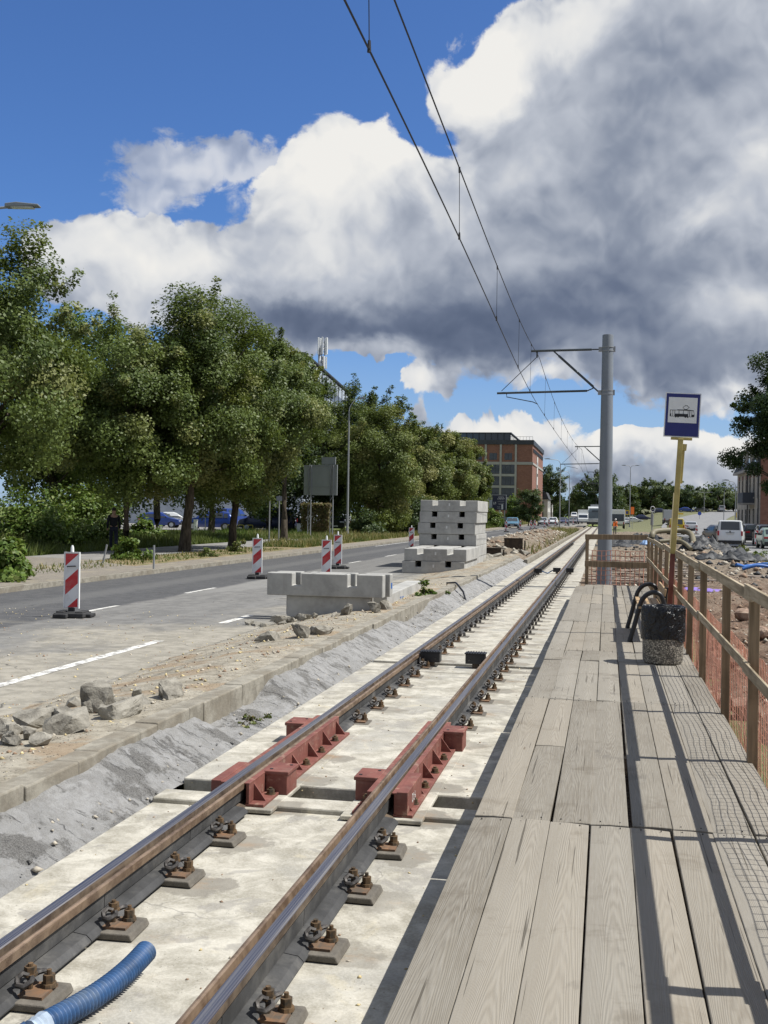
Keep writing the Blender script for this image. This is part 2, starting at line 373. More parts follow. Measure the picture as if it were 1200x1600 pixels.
def mk_redsteel():
    m, t = newmat('red_primer_steel'); p = t.obj(); n = t.noise(p, 5, 7, 0.65); f = t.noise(p, 40, 4)
    c = t.mix(t.mr(n, 0.35, 0.66), (0.140, 0.045, 0.034), (0.208, 0.072, 0.053))
    c = t.mix(t.math('MULTIPLY', t.mr(t.noise(p, 11, 6, 0.7), 0.56, 0.66), 0.6), c, (0.34, 0.22, 0.16))
    c = t.mix(t.math('MULTIPLY', t.mr(t.noise(t.vm('MULTIPLY', p, (3, 3, 9)), 2.0, 6, 0.7), 0.52, 0.68), 0.32), c, (0.27, 0.19, 0.145))
    sc_ = t.mr(t.noise(t.vm('MULTIPLY', p, (4, 60, 60)), 1.0, 3, 0.6), 0.68, 0.74); c = t.mix(t.math('MULTIPLY', sc_, 0.5), c, (0.09, 0.05, 0.04))
    t.surf(c, 0.7, t.bump(f, 0.2, 0.004)); return m

def mk_block():
    m, t = newmat('precast_concrete'); p = t.obj(); r = t.attr('rnd'); w = t.pos()
    n = t.noise(w, 1.4, 6, 0.6, 0.3); n2 = t.noise(w, 9, 7, 0.65)
    c = t.mix(t.mr(n, 0.35, 0.65), (0.30, 0.295, 0.275), (0.40, 0.395, 0.368))
    c = t.mix(t.math('MULTIPLY', t.mr(n2, 0.4, 0.65), 0.3), c, (0.50, 0.49, 0.46))
    streak = t.mr(t.noise(t.vm('MULTIPLY', w, (7, 7, 0.7)), 1.0, 5, 0.6), 0.56, 0.7)
    c = t.mix(t.math('MULTIPLY', streak, 0.4), c, (0.28, 0.27, 0.245))
    pore = t.math('MULTIPLY', t.mr(t.voro(w, 26, 'F1'), 0.05, 0.12, 1, 0), t.mr(t.noise(w, 2.2, 2), 0.45, 0.6))
    c = t.mix(t.math('MULTIPLY', pore, 0.8), c, (0.12, 0.115, 0.11))
    t.surf(c, 0.85, t.bump(t.math('SUBTRACT', n2, pore), 0.3, 0.008), spec=0.3); return m

def mk_dirt():
    m, t = newmat('dug_soil'); p = t.pos(); x, y, z = t.xyz(p)
    n = t.noise(p, 0.8, 7, 0.65, 0.5); n2 = t.noise(p, 7, 8, 0.7); st = t.voro(p, 13, 'F1', 1)
    stone = t.mr(t.voro(p, 13, 'F1'), 0.20, 0.34, 1, 0)
    c = t.mix(t.mr(n2, 0.3, 0.7), (0.085, 0.053, 0.036), (0.215, 0.145, 0.102))
    c = t.mix(t.math('MULTIPLY', t.mr(n, 0.46, 0.6), 0.75), c, (0.21, 0.16, 0.118))
    c = t.mix(t.math('MULTIPLY', t.mr(y, 26, 50), 0.7), c, t.mix(t.mr(n2, 0.35, 0.65), (0.14, 0.118, 0.085), (0.30, 0.26, 0.20)))
    c = t.mix(t.math('MULTIPLY', stone, t.mr(n2, 0.5, 0.6)), c, t.mix(t.mr(t.noise(p, 14, 1), 0.4, 0.6), (0.25, 0.21, 0.17), (0.40, 0.36, 0.31)))
    h = t.math('ADD', t.math('MULTIPLY', n2, 1.2), t.math('MULTIPLY', stone, 0.8))
    t.surf(c, 0.95, t.bump(h, 0.9, 0.05), spec=0.2); return m

def mk_ground():
    m, t = newmat('grassy_ground'); p = t.pos(); x, y, z = t.xyz(p)
    n = t.noise(p, 0.35, 6, 0.6, 0.4); n2 = t.noise(p, 6, 8, 0.7)
    g = t.mix(t.mr(n2, 0.3, 0.7), (0.075, 0.115, 0.024), (0.16, 0.205, 0.055)); g = t.mix(t.mr(n, 0.5, 0.66), g, (0.25, 0.23, 0.11))
    far = t.mix(t.mr(n2, 0.3, 0.7), (0.10, 0.115, 0.05), (0.20, 0.19, 0.115))
    c = t.mix(t.mr(x, -4, 4), g, far)
    t.surf(c, 0.95, t.bump(n2, 0.7, 0.06), spec=0.2); return m

def mk_litter():
    m, t = newmat('leaf_litter_soil'); p = t.pos(); n = t.noise(p, 0.9, 6, 0.6, 0.3); n2 = t.noise(p, 9, 7, 0.7)
    l = t.voro(p, 12, 'F1', 1); ln = t.mr(t.voro(p, 12, 'F1'), 0.25, 0.4, 1, 0)
    c = t.mix(t.mr(n2, 0.3, 0.7), (0.13, 0.10, 0.062), (0.30, 0.245, 0.15))
    lr = t.xyz(l)[0]
    c = t.mix(t.math('MULTIPLY', ln, 0.7), c, t.mix(lr, (0.48, 0.39, 0.17), (0.30, 0.20, 0.09)))
    c = t.mix(t.math('MULTIPLY', t.mr(n, 0.5, 0.6), 0.8), c, t.mix(n2, (0.06, 0.085, 0.02), (0.16, 0.18, 0.06)))
    t.surf(c, 0.95, t.bump(t.math('ADD', n2, ln), 0.7, 0.03), spec=0.2); return m

def mk_paving():
    m, t = newmat('old_brick_paving'); p = t.pos(); n2 = t.noise(p, 6, 7, 0.7)
    b = t.n('TexBrick'); t.put(b.inputs['Vector'], p); b.inputs['Scale'].default_value = 4.0; b.inputs['Mortar Size'].default_value = 0.02
    b.inputs['Color1'].default_value = (0.17, 0.15, 0.125, 1); b.inputs['Color2'].default_value = (0.23, 0.20, 0.165, 1); b.inputs['Mortar'].default_value = (0.11, 0.10, 0.08, 1)
    c = t.mix(t.math('MULTIPLY', t.mr(n2, 0.4, 0.65), 0.6), b.outputs[0], (0.25, 0.225, 0.18))
    c = t.mix(t.math('MULTIPLY', t.mr(t.noise(p, 1.1, 5), 0.52, 0.64), 0.5), c, (0.33, 0.285, 0.195))
    t.surf(c, 0.9, t.bump(n2, 0.4, 0.012)); return m

def mk_leaf(name, dark, light, tip=None, trans=0.3):
    m, t = newmat(name); r = t.attr('shade'); r2 = t.attr('hue')
    c = t.mix(r, dark, light)
    if tip: c = t.mix(t.mr(r2, 0.62, 0.9), c, tip)
    b = t.n('BsdfPrincipled'); t.put(b.inputs['Base Color'], c); b.inputs['Roughness'].default_value = 0.5; b.inputs['Specular IOR Level'].default_value = 0.3
    tr = t.n('BsdfTranslucent'); t.put(tr.inputs[0], t.mix(0.5, c, (0.16, 0.20, 0.02)))
    mx = t.n('MixShader'); mx.inputs[0].default_value = trans
    t.t.links.new(b.outputs[0], mx.inputs[1]); t.t.links.new(tr.outputs[0], mx.inputs[2])
    o = t.n('OutputMaterial'); t.t.links.new(mx.outputs[0], o.inputs[0]); return m

def mk_bark():
    m, t = newmat('bark'); p = t.pos(); n = t.noise(t.vm('MULTIPLY', p, (14, 14, 2.5)), 1.0, 6, 0.65)
    t.surf(t.mix(t.mr(n, 0.3, 0.7), (0.035, 0.028, 0.02), (0.12, 0.10, 0.075)), 0.95, t.bump(n, 0.8, 0.03), spec=0.2); return m

def mk_stripes(name, sgn):
    """red bands slanting across a white board, sheeting with faint grime"""
    m, t = newmat(name); p = t.obj(); x, y, z = t.xyz(p)
    k = t.math('FRACT', t.math('ADD', t.math('DIVIDE', t.math('ADD', z, t.math('MULTIPLY', x, -0.9 * sgn)), 0.50), 9.8))
    f = t.math('GREATER_THAN', k, 0.5)
    edge = t.math('MAXIMUM', t.math('GREATER_THAN', t.math('ABSOLUTE', x), 0.112), t.math('GREATER_THAN', t.math('ABSOLUTE', z), 0.463))
    f = t.math('MULTIPLY', f, t.math('SUBTRACT', 1.0, edge))
    g = t.mr(t.noise(p, 5, 6, 0.65), 0.45, 0.7)
    c = t.mix(f, (0.72, 0.72, 0.72), (0.50, 0.02, 0.025)); c = t.mix(t.math('MULTIPLY', g, 0.3), c, (0.3, 0.28, 0.25))
    t.surf(c, 0.45); return m

def mk_glass(name='dark_glass', c=(0.02, 0.025, 0.03)):
    m, t = newmat(name); p = t.pos(); n = t.noise(p, 0.8, 3)
    t.surf(t.mix(n, c, tuple(v * 2.2 for v in c)), 0.06, None, 0.0, 0.8); return m

def mk_brick():
    m, t = newmat('red_brick'); p = t.pos(); x, y, z = t.xyz(p)
    q = t.comb(t.math('ADD', x, y), z, 0.0)
    b = t.n('TexBrick'); t.put(b.inputs['Vector'], q); b.inputs['Scale'].default_value = 1.0; b.inputs['Brick Width'].default_value = 0.5; b.inputs['Row Height'].default_value = 0.16
    b.inputs['Mortar Size'].default_value = 0.012
    b.inputs['Color1'].default_value = (0.20, 0.085, 0.06, 1); b.inputs['Color2'].default_value = (0.265, 0.125, 0.09, 1); b.inputs['Mortar'].default_value = (0.24, 0.14, 0.10, 1)
    n = t.noise(p, 0.5, 5); c = t.mix(t.math('MULTIPLY', t.mr(n, 0.4, 0.65), 0.4), b.outputs[0], (0.17, 0.075, 0.055))
    t.surf(c, 0.85); return m

def mk_aggregate():
    m, t = newmat('exposed_aggregate'); p = t.obj()
    v = t.voro(p, 75, 'F1', 1); d = t.voro(p, 75, 'F1'); r = t.xyz(v)[0]
    c = t.ramp(r, [(0.0, (0.10, 0.09, 0.075)), (0.4, (0.22, 0.20, 0.165)), (0.7, (0.34, 0.31, 0.25)), (1.0, (0.55, 0.51, 0.42))])
    c = t.mix(t.mr(d, 0.45, 0.7), c, (0.07, 0.065, 0.055))
    t.surf(c, 0.75, t.bump(d, -0.8, 0.01)); return m

def mk_bag():
    m, t = newmat('black_bin_liner'); p = t.obj(); w = t.vm('ADD', p, t.vm('SCALE', t.noise(p, 6, 3, color=True), 0.16))
    n = t.noise(t.vm('MULTIPLY', w, (14, 14, 5)), 1.0, 4, 0.5, 1.5)
    t.surf((0.006, 0.0065, 0.008), 0.22, t.bump(n, 1.0, 0.05), 0.0, 0.5); return m

M = dict(
    slab=mk_slab(), mortar=mk_mortar(), kerb=mk_kerb(), road=mk_road(), paint=mk_paint(), planks=mk_planks(),
    post=mk_timber('fence_post_wood', (0.165, 0.12, 0.072), (0.29, 0.215, 0.135), (22, 22, 1.4)),
    railwood=mk_timber('fence_rail_wood', (0.24, 0.19, 0.12), (0.44, 0.37, 0.26), (30, 1.4, 30)),
    oldplank=mk_timber('old_grey_plank', (0.17, 0.13, 0.10), (0.42, 0.36, 0.30), (2.0, 30, 30)),
    polished=mk_polished(), rust=mk_steel_rust('rail_side_rust', (0.07, 0.05, 0.036), (0.165, 0.125, 0.088), 0.3, 0.55),
    lip=mk_steel_rust('rail_lip_rust', (0.13, 0.085, 0.055), (0.26, 0.185, 0.125), 0.35, 0.5), rubber=simple('rubber_rail_boot', (0.045, 0.045, 0.045), 0.72, var=0.35, scale=5, bump=0.2, dirt=(0.13, 0.125, 0.115)),
    redsteel=mk_redsteel(), bolt=mk_steel_rust('rusty_bolt', (0.05, 0.042, 0.03), (0.145, 0.088, 0.042), 0.3, 0.75, 22), clip=mk_steel_rust('spring_clip_steel', (0.045, 0.042, 0.04), (0.12, 0.11, 0.10), 0.5, 0.55, 25),
    plinth=simple('grout_plinth', (0.125, 0.112, 0.092), 0.9, var=0.3, scale=9, bump=0.4), rustplate=mk_steel_rust('rusty_base_plate', (0.10, 0.078, 0.058), (0.19, 0.105, 0.055), 0.1, 0.85, 12),
    hose=simple('blue_plastic_hose', (0.025, 0.075, 0.18), 0.5, var=0.25, scale=12, dirt=(0.10, 0.14, 0.20)), clear=simple('blue_film_wrap', (0.35, 0.42, 0.50), 0.2, var=0.3, spec=0.7),
    block=mk_block(), dirt=mk_dirt(), ground=mk_ground(), litter=mk_litter(), paving=mk_paving(),
    path=mk_plain_asphalt('path_asphalt', (0.17, 0.165, 0.155), (0.27, 0.26, 0.24)), rroad=mk_plain_asphalt('side_road_asphalt', (0.15, 0.15, 0.155), (0.23, 0.23, 0.225)),
    bark=mk_bark(), glass=mk_glass(), brick=mk_brick(), agg=mk_aggregate(), bag=mk_bag(),
    linden=mk_leaf('linden_leaves', (0.052, 0.085, 0.020), (0.140, 0.185, 0.046), (0.215, 0.23, 0.078)),
    yellow_linden=mk_leaf('yellowish_linden_leaves', (0.066, 0.098, 0.022), (0.170, 0.208, 0.052), (0.25, 0.25, 0.085)),
    darkleaf=mk_leaf('dark_leaves', (0.024, 0.048, 0.018), (0.066, 0.102, 0.034), (0.10, 0.13, 0.045)),
    maple=mk_leaf('maple_leaves', (0.014, 0.034, 0.012), (0.040, 0.075, 0.022), (0.06, 0.10, 0.03), 0.22),
    bushleaf=mk_leaf('bush_leaves', (0.045, 0.09, 0.014), (0.13, 0.20, 0.035), (0.20, 0.24, 0.07)),
    grassm=mk_leaf('grass_blades', (0.06, 0.095, 0.018), (0.15, 0.175, 0.05), (0.32, 0.27, 0.12)),
    whitep=simple('white_paint', (0.74, 0.75, 0.74), 0.35, var=0.04), black=simple('black_paint', (0.012, 0.012, 0.014), 0.42, var=0.3), darkrub=simple('dark_recycled_rubber', (0.03, 0.03, 0.03), 0.85, var=0.4, bump=0.4),
    galv=simple('galvanised_steel', (0.27, 0.28, 0.29), 0.5, 0.25, var=0.07, scale=3), greypole=simple('grey_pole_paint', (0.17, 0.19, 0.215), 0.5, 0.0, var=0.06, scale=2.0), wire=simple('wire_copper_dark', (0.022, 0.022, 0.024), 0.6, 0.4), armm=simple('dark_arm_paint', (0.035, 0.045, 0.05), 0.5),
    stripeR=mk_stripes('stripes_rising', 1), stripeL=mk_stripes('stripes_falling', -1),
    navy=simple('sign_navy', (0.013, 0.018, 0.15), 0.4, var=0.06), yellowp=simple('yellow_post_paint', (0.43, 0.345, 0.115), 0.55, var=0.15, dirt=(0.26, 0.20, 0.08)), redbrown=simple('red_brown_post_paint', (0.17, 0.055, 0.04), 0.6, var=0.2),
    net=simple('orange_safety_netting', (0.62, 0.29, 0.20), 0.6, var=0.25, scale=2.0), rock=mk_rock(),
    agedwood=simple('bench_wood', (0.38, 0.26, 0.14), 0.6, var=0.2), skin=simple('skin', (0.45, 0.28, 0.2), 0.6), darkcloth=simple('dark_cloth', (0.012, 0.013, 0.018), 0.85, var=0.2), jeans=simple('dark_jeans', (0.018, 0.022, 0.038), 0.85, var=0.2), hairm=simple('dark_hair', (0.02, 0.015, 0.012), 0.6),
    orange=simple('hi_vis_orange', (0.75, 0.16, 0.02), 0.6, var=0.1), trouser=simple('grey_trousers', (0.08, 0.08, 0.09), 0.85), tyre=simple('tyre_rubber', (0.014, 0.014, 0.015), 0.8), rim=simple('wheel_alloy', (0.42, 0.43, 0.45), 0.35, 0.6), redlens=simple('red_lens', (0.34, 0.01, 0.015), 0.2, var=0.05), clearlens=simple('clear_lens', (0.55, 0.57, 0.6), 0.12, var=0.1), plate=simple('number_plate', (0.62, 0.62, 0.6), 0.5),
    brown=simple('rusty_sheet', (0.05, 0.034, 0.022), 0.85, var=0.35, dirt=(0.10, 0.065, 0.035)), yellowpipe=simple('dull_yellow_pipe', (0.17, 0.15, 0.095), 0.6, var=0.15), bluepipe=simple('blue_pipe', (0.03, 0.12, 0.38), 0.4), purple=simple('purple_sheet', (0.25, 0.17, 0.50), 0.5), mat_black=simple('black_rubber_mat', (0.028, 0.03, 0.032), 0.6, var=0.5, scale=12, bump=0.6, dirt=(0.12, 0.12, 0.115)),
)
# ================================================================ SKY, SUN, CAMERA
SUN_EL = math.atan(1.49)
SUN_DIR = Vector((0.991 * math.cos(SUN_EL), 0.13 * math.cos(SUN_EL), math.sin(SUN_EL))).normalized()   # towards the sun
world = bpy.data.worlds.new('World'); sc.world = world; world.use_nodes = True
def build_sky():
    t = NT(world.node_tree)
    sky = t.n('TexSky'); sky.sky_type = 'NISHITA'; sky.sun_disc = False; sky.sun_elevation = SUN_EL
    sky.sun_rotation = math.atan2(SUN_DIR.x, SUN_DIR.y); sky.altitude = 50; sky.air_density = 1.0; sky.dust_density = 0.5; sky.ozone_density = 4.0
    d = t.n('TexCoord').outputs['Generated']                     # direction of the sky
    az = t.math('ARCTAN2', t.vm('DOT_PRODUCT', d, tuple(R0)), t.vm('DOT_PRODUCT', d, tuple(FW)))
    dz = t.xyz(d)[2]; el = t.math('ARCSINE', dz)
    p0 = t.comb(az, el, 0.0)
    # billowing: the cloud plan is warped by noise of the sky direction
    def warp(p, k, sca, det=6, rough=0.6):
        c = t.noise(p, sca, det, rough, color=True)
        return t.vm('ADD', p, t.vm('SCALE', t.vm('SUBTRACT', c, (0.5, 0.5, 0.5)), k))
    p1 = warp(warp(p0, 0.085, 8.0, 2, 0.5), 0.042, 24.0, 5, 0.55); p2 = warp(p0, 0.03, 14.0, 3, 0.5)
    def A(px, py):                                               # photo pixel -> azimuth, elevation
        v = (FW + CR * ((px - 600) / FPX) + CU * ((800.5 - py) / FPX)).normalized()
        return math.atan2(v.dot(R0), v.dot(FW)), math.asin(v.z)
    def blobs(p, lst):
        acc = None
        for (px, py, rx, ry, w) in lst:
            a, e = A(px, py)
            q = t.vm('MULTIPLY', t.vm('SUBTRACT', p, (a, e, 0)), (FPX / rx, FPX / ry, 0))
            r = t.mr(t.vm('LENGTH', q), 0.0, 1.0, w, 0.0, 'SMOOTHSTEP')
            acc = r if acc is None else t.math('ADD', acc, r)
        return acc
    # cover: where the cumulus stand (the last rows continue them beyond the picture)
    cov = blobs(p1, [(545, 270, 150, 130, 1.2), (470, 330, 130, 120, 1.0), (620, 330, 130, 120, 1.0), (430, 420, 150, 120, 1.2), (600, 450, 330, 130, 1.5), (180, 395, 150, 85, 1.0), (280, 400, 150, 100, 1.1), (120, 375, 80, 60, 0.7), (220, 450, 190, 90, 1.1), (120, 440, 110, 80, 0.8), (330, 480, 160, 90, 1.0), (430, 530, 160, 70, 0.8),
                     (700, 380, 180, 160, 1.2), (770, 240, 120, 130, 0.9), (745, 120, 105, 90, 0.9), (820, 130, 130, 120, 1.0), (900, 60, 130, 100, 0.9), (960, 250, 300, 300, 1.7), (1080, 80, 300, 220, 1.5), (900, 450, 400, 150, 1.6), (1150, 420, 260, 240, 1.4), (1050, 570, 260, 80, 1.0), (760, 520, 230, 70, 1.0),
                     (1120, 690, 180, 80, 0.62), (960, 700, 130, 50, 0.55), (1020, 660, 120, 40, 0.35), (1150, 740, 160, 40, 0.4), (800, 680, 130, 50, 0.65), (690, 670, 70, 36, 0.5), (668, 600, 60, 40, 0.55), (590, 552, 130, 30, 0.55), (760, 590, 130, 50, 0.5), (900, 740, 400, 60, 0.35), (1100, 780, 300, 60, 0.45), (860, 610, 100, 40, 0.3), (720, 665, 46, 30, 0.9), (765, 660, 45, 30, 0.8), (835, 672, 55, 34, 0.8), (885, 662, 45, 34, 0.7), (975, 692, 55, 34, 0.7), (1015, 680, 45, 26, 0.6), (660, 597, 44, 36, 0.9), (655, 642, 28, 20, 0.7), (695, 592, 34, 28, 0.6), (600, 548, 110, 26, 0.5), (945, 655, 130, 30, -0.9), (580, 600, 90, 36, -0.6), (860, 632, 120, 22, -0.5), (1100, 650, 50, 20, -0.4),
                     (1500, 300, 420, 380, 1.4), (1900, 0, 600, 500, 1.0), (1300, -500, 500, 300, 0.8), (-500, 520, 420, 150, 0.8), (-900, 300, 400, 260, 0.9)])
    wisp = blobs(warp(p0, 0.06, 16.0, 5, 0.65), [(330, 262, 150, 55, 0.72), (235, 288, 110, 66, 0.66), (405, 240, 110, 42, 0.62), (210, 325, 70, 40, 0.45), (265, 215, 30, 16, 0.3), (370, 330, 60, 40, 0.5), (190, 240, 50, 30, 0.2)])
    fb = t.noise(p0, 30.0, 10, 0.62, 0.2)
    # unseen broken cloud, added overhead and behind the photographer to neutralise the blue skylight
    high = t.math('MAXIMUM', t.mr(el, 0.50, 0.62), t.mr(t.math('ABSOLUTE', az), 0.75, 1.0))
    cov = t.math('ADD', cov, t.math('MULTIPLY', high, t.mr(t.noise(d, 2.6, 3, 0.5, 0.3), 0.36, 0.56, 0.0, 1.3)))
    dens = t.math('ADD', cov, t.math('MULTIPLY', t.math('SUBTRACT', fb, 0.5), 0.85))
    wd = t.math('ADD', wisp, t.math('MULTIPLY', t.math('SUBTRACT', t.noise(t.vm('MULTIPLY', p0, (1, 1.6, 1)), 34.0, 8, 0.66, 0.8), 0.5), 0.9))
    alpha = t.math('MAXIMUM', t.mr(dens, 0.26, 0.46), t.math('MULTIPLY', t.mr(wd, 0.26, 0.62), 0.75))
    # how bright the cloud is there: sunlit crowns, shaded bases, thick grey middles
    lit = blobs(p1, [(545, 235, 170, 110, 0.55), (620, 250, 100, 90, 0.3), (470, 300, 120, 110, 0.35), (540, 350, 120, 80, 0.25), (740, 110, 110, 110, 0.6), (800, 90, 110, 90, 0.3), (900, 20, 150, 70, 0.4), (700, 330, 90, 90, 0.2), (200, 390, 220, 130, 0.40), (300, 430, 110, 60, 0.2), (760, 670, 130, 50, 0.6), (880, 665, 110, 50, 0.35), (960, 690, 120, 60, 0.42), (1110, 660, 130, 50, 0.3), (660, 600, 70, 50, 0.4),
                     (600, 550, 130, 30, 0.22), (330, 260, 150, 60, 0.35), (1150, 330, 120, 80, 0.18), (1110, 200, 120, 70, 0.15), (880, 200, 110, 90, 0.14), (430, 430, 120, 60, 0.16), (940, 120, 90, 70, 0.14), (1010, 250, 80, 60, 0.12), (800, 290, 80, 60, 0.14), (1170, 250, 90, 60, 0.16), (700, 240, 60, 60, 0.14), (600, 420, 140, 60, 0.14), (1080, 330, 70, 50, 0.14), (1150, 480, 110, 50, 0.26), (1080, 690, 160, 70, 0.22), (850, 600, 90, 40, 0.3), (1180, 640, 120, 60, 0.22), (490, 400, 60, 40, 0.18)])
    drk = blobs(p1, [(600, 520, 330, 70, 0.34), (440, 500, 160, 60, 0.26), (720, 470, 200, 90, 0.20), (920, 500, 340, 85, 0.34), (1000, 410, 240, 80, 0.24), (1000, 150, 250, 150, 0.12), (960, 290, 180, 100, 0.12), (1050, 575, 240, 55, 0.24), (820, 330, 90, 70, 0.10), (800, 560, 220, 40, 0.20), (640, 345, 50, 40, 0.14), (1000, 760, 400, 60, 0.12)])
    # relief of the billows seen against the light from the upper right
    def puff(p):
        h = None
        for sca, w in ((11.0, 1.0), (25.0, 0.55), (56.0, 0.28)):
            q = t.math('MULTIPLY', t.math('ABSOLUTE', t.math('SUBTRACT', t.noise(p, sca, 1.0, 0.4), 0.5)), w * 2.0)
            h = q if h is None else t.math('ADD', h, q)
        return h
    rel = t.math('SUBTRACT', puff(t.vm('ADD', p2, (0.004, 0.012, 0))), puff(p2))
    rel = t.math('MULTIPLY', rel, -1.0)
    soft = t.math('SUBTRACT', t.noise(p0, 11.0, 5, 0.55, 0.4), 0.5)
    L = t.math('ADD', t.math('SUBTRACT', t.math('ADD', 0.50, lit), drk), t.math('ADD', t.math('MULTIPLY', rel, t.mr(dens, 0.4, 1.7, 0.60, 0.26)), t.math('MULTIPLY', soft, 0.30)))
    ccol = t.ramp(L, [(0.0, (0.115, 0.15, 0.235)), (0.16, (0.165, 0.205, 0.30)), (0.36, (0.30, 0.345, 0.44)), (0.60, (0.56, 0.60, 0.68)), (0.80, (0.86, 0.87, 0.88)), (1.0, (1.0, 0.985, 0.95))])
    skyc = t.vm('MULTIPLY', sky.outputs[0], SKY_TINT)
    skyc = t.mix(t.mr(el, 0.0, 0.20, 0.62, 0.0), skyc, (4.4, 5.9, 8.0))                # hazy air low over the horizon
    # thin cloud edges take the sky through them
    cl = t.vm('SCALE', ccol, CLOUD_GAIN)
    low = t.mr(el, -0.02, 0.0)
    fin = t.mix(t.math('MULTIPLY', alpha, low), skyc, cl)
    bg = t.n('Background'); t.put(bg.inputs[0], fin); bg.inputs[1].default_value = SKY_STRENGTH
    o = t.n('OutputWorld'); t.t.links.new(bg.outputs[0], o.inputs[0])
SKY_STRENGTH = 0.066
SKY_TINT = (0.64, 0.90, 1.30)
CLOUD_GAIN = 9.0
build_sky()
world.cycles.sampling_method = 'MANUAL'; world.cycles.sample_map_resolution = 512

sl = bpy.data.lights.new('sun', 'SUN'); sl.energy = 4.2; sl.angle = math.radians(0.5); sl.color = (1.0, 0.972, 0.92)
so = bpy.data.objects.new('sun', sl); col.objects.link(so); so.rotation_euler = SUN_DIR.to_track_quat('Z', 'Y').to_euler()

cam = bpy.data.cameras.new('camera'); co = bpy.data.objects.new('camera', cam); col.objects.link(co)
cam.sensor_fit = 'VERTICAL'; cam.sensor_height = 24.0; cam.lens = 24.0 * FPX / 1600.0; cam.clip_start = 0.05; cam.clip_end = 8000
Mx = Matrix((CR, CU, -FW)).transposed().to_4x4(); Mx.translation = CAM; co.matrix_world = Mx
cam.shift_y = 0.5 / 1600.0
sc.camera = co
sc.view_settings.view_transform = 'Standard'; sc.view_settings.look = 'None'; sc.view_settings.exposure = 0.55; sc.view_settings.gamma = 1.0
sc.render.film_transparent = False
sc.cycles.max_bounces = 6; sc.cycles.diffuse_bounces = 3; sc.cycles.glossy_bounces = 2; sc.cycles.transmission_bounces = 2; sc.cycles.transparent_max_bounces = 4
# ================================================================ SETTING: ground, roads, kerbs, track bed
def far_rise(x, y):
    return 0.02 * max(0.0, min(y, 420.0) - 150.0) * sstep(2.0, 16.0, x)
def ground_z(x, y):
    if x < -14.0: b = -0.26
    elif x < -13.2: b = -0.36
    elif x < -3.9: b = -0.42
    elif x < -3.3: b = -0.48
    elif x < 0.8: b = -0.62
    else: b = -0.62
    return b + far_rise(x, y)
XS = [-3000, -900, -300, -120, -60, -30, -20, -14.05, -13.95, -13.3, -13.2, -3.95, -3.85, -3.3, -3.2, 0.8, 2, 5, 9, 12, 16, 22, 30, 45, 70, 120, 300, 900, 3000]
YS = [-40, -10, 0, 10, 20, 40, 60, 80, 100, 120, 140, 150, 165, 180, 200, 230, 260, 300, 340, 380, 420, 500, 800, 1500, 4000]
tag(grid_sheet('ground', XS, YS, ground_z, M['ground'], smooth=False), kind='structure')

def strip(name, x0, x1, y0, y1, z, mat, nx=2, ny=2):
    return tag(grid_sheet(name, frange(x0, x1, nx), frange(y0, y1, ny), lambda x, y: z, mat, smooth=False), kind='structure')
# carriageway on the far side of the kerb (z -0.30), dusty near the works
strip('road', -12.9, -3.74, -30, 700, -0.30, M['road'], 2, 60)
# kerb and brick-paved edge beyond the road
mb = MB()
mb.box((-13.0, 330, -0.27), (0.16, 720, 0.18))
tag(mb.build('far_kerb', M['kerb']), kind='structure')
strip('pavement', -14.3, -13.08, -30, 700, -0.185, M['paving'])
strip('verge', -17.2, -14.3, -30, 700, -0.19, M['litter'])
def path_sheet():
    # lit asphalt footpath running behind the first row of trees; a paved apron joins it to the road near the big shrub
    ys = frange(-10, 160, 40)
    vs, fs = [], []
    for i, y in enumerate(ys):
        vs += [(-20.4 - 0.02 * max(0, y - 60), y, -0.182), (-17.0 - 0.02 * max(0, y - 60), y, -0.182)]
    for i in range(len(ys) - 1): fs.append((2 * i, 2 * i + 1, 2 * i + 3, 2 * i + 2))
    return tag(np_mesh('path', vs, fs, M['path']), kind='structure')
path_sheet()
def apron():
    pts = [(-20.3, 21), (-13.08, 21.5), (-13.08, 31), (-14.6, 32), (-17.4, 35), (-20.3, 36)]
    b = MB(); n = len(pts)
    b.add([(x, y, -0.177) for x, y in pts], [tuple(range(n))]); o = b.build('driveway', M['paving']); tag(o, kind='structure')
apron()
# car park behind the trees
strip('car_park_pavement', -85, -31.5, 90, 210, -0.20, M['path'])
# lane markings: worn dashes and edge lines
def dashes():
    b = MB(); z = -0.296
    def d(x, y0, y1, w=0.12): b.add([(x - w / 2, y0, z), (x + w / 2, y0, z), (x + w / 2, y1, z), (x - w / 2, y1, z)], [(0, 1, 2, 3)])
    for (y0, y1) in ((8.9, 14.9), (17.5, 19.0), (35.0, 41.0), (46, 50)): d(-6.28, y0, y1, 0.15)
    y = 45.0
    while y < 260: d(-6.3 - 0.004 * (y - 45), y, y + 2.0, 0.16); y += 4.0
    for (y0, y1) in ((18.7, 20.0), (23.5, 25.4), (31, 33), (39.6, 41.6), (46.4, 48.8)): d(-9.3, y0, y1, 0.11)
    y = 55.0
    while y < 260: d(-9.3, y, y + 2.2, 0.12); y += 6.0
    y = 60.0
    while y < 200: d(-12.6, y, y + 30, 0.12); y += 34.0
    tag(b.build('road_markings', M['paint']), kind='structure')
dashes()

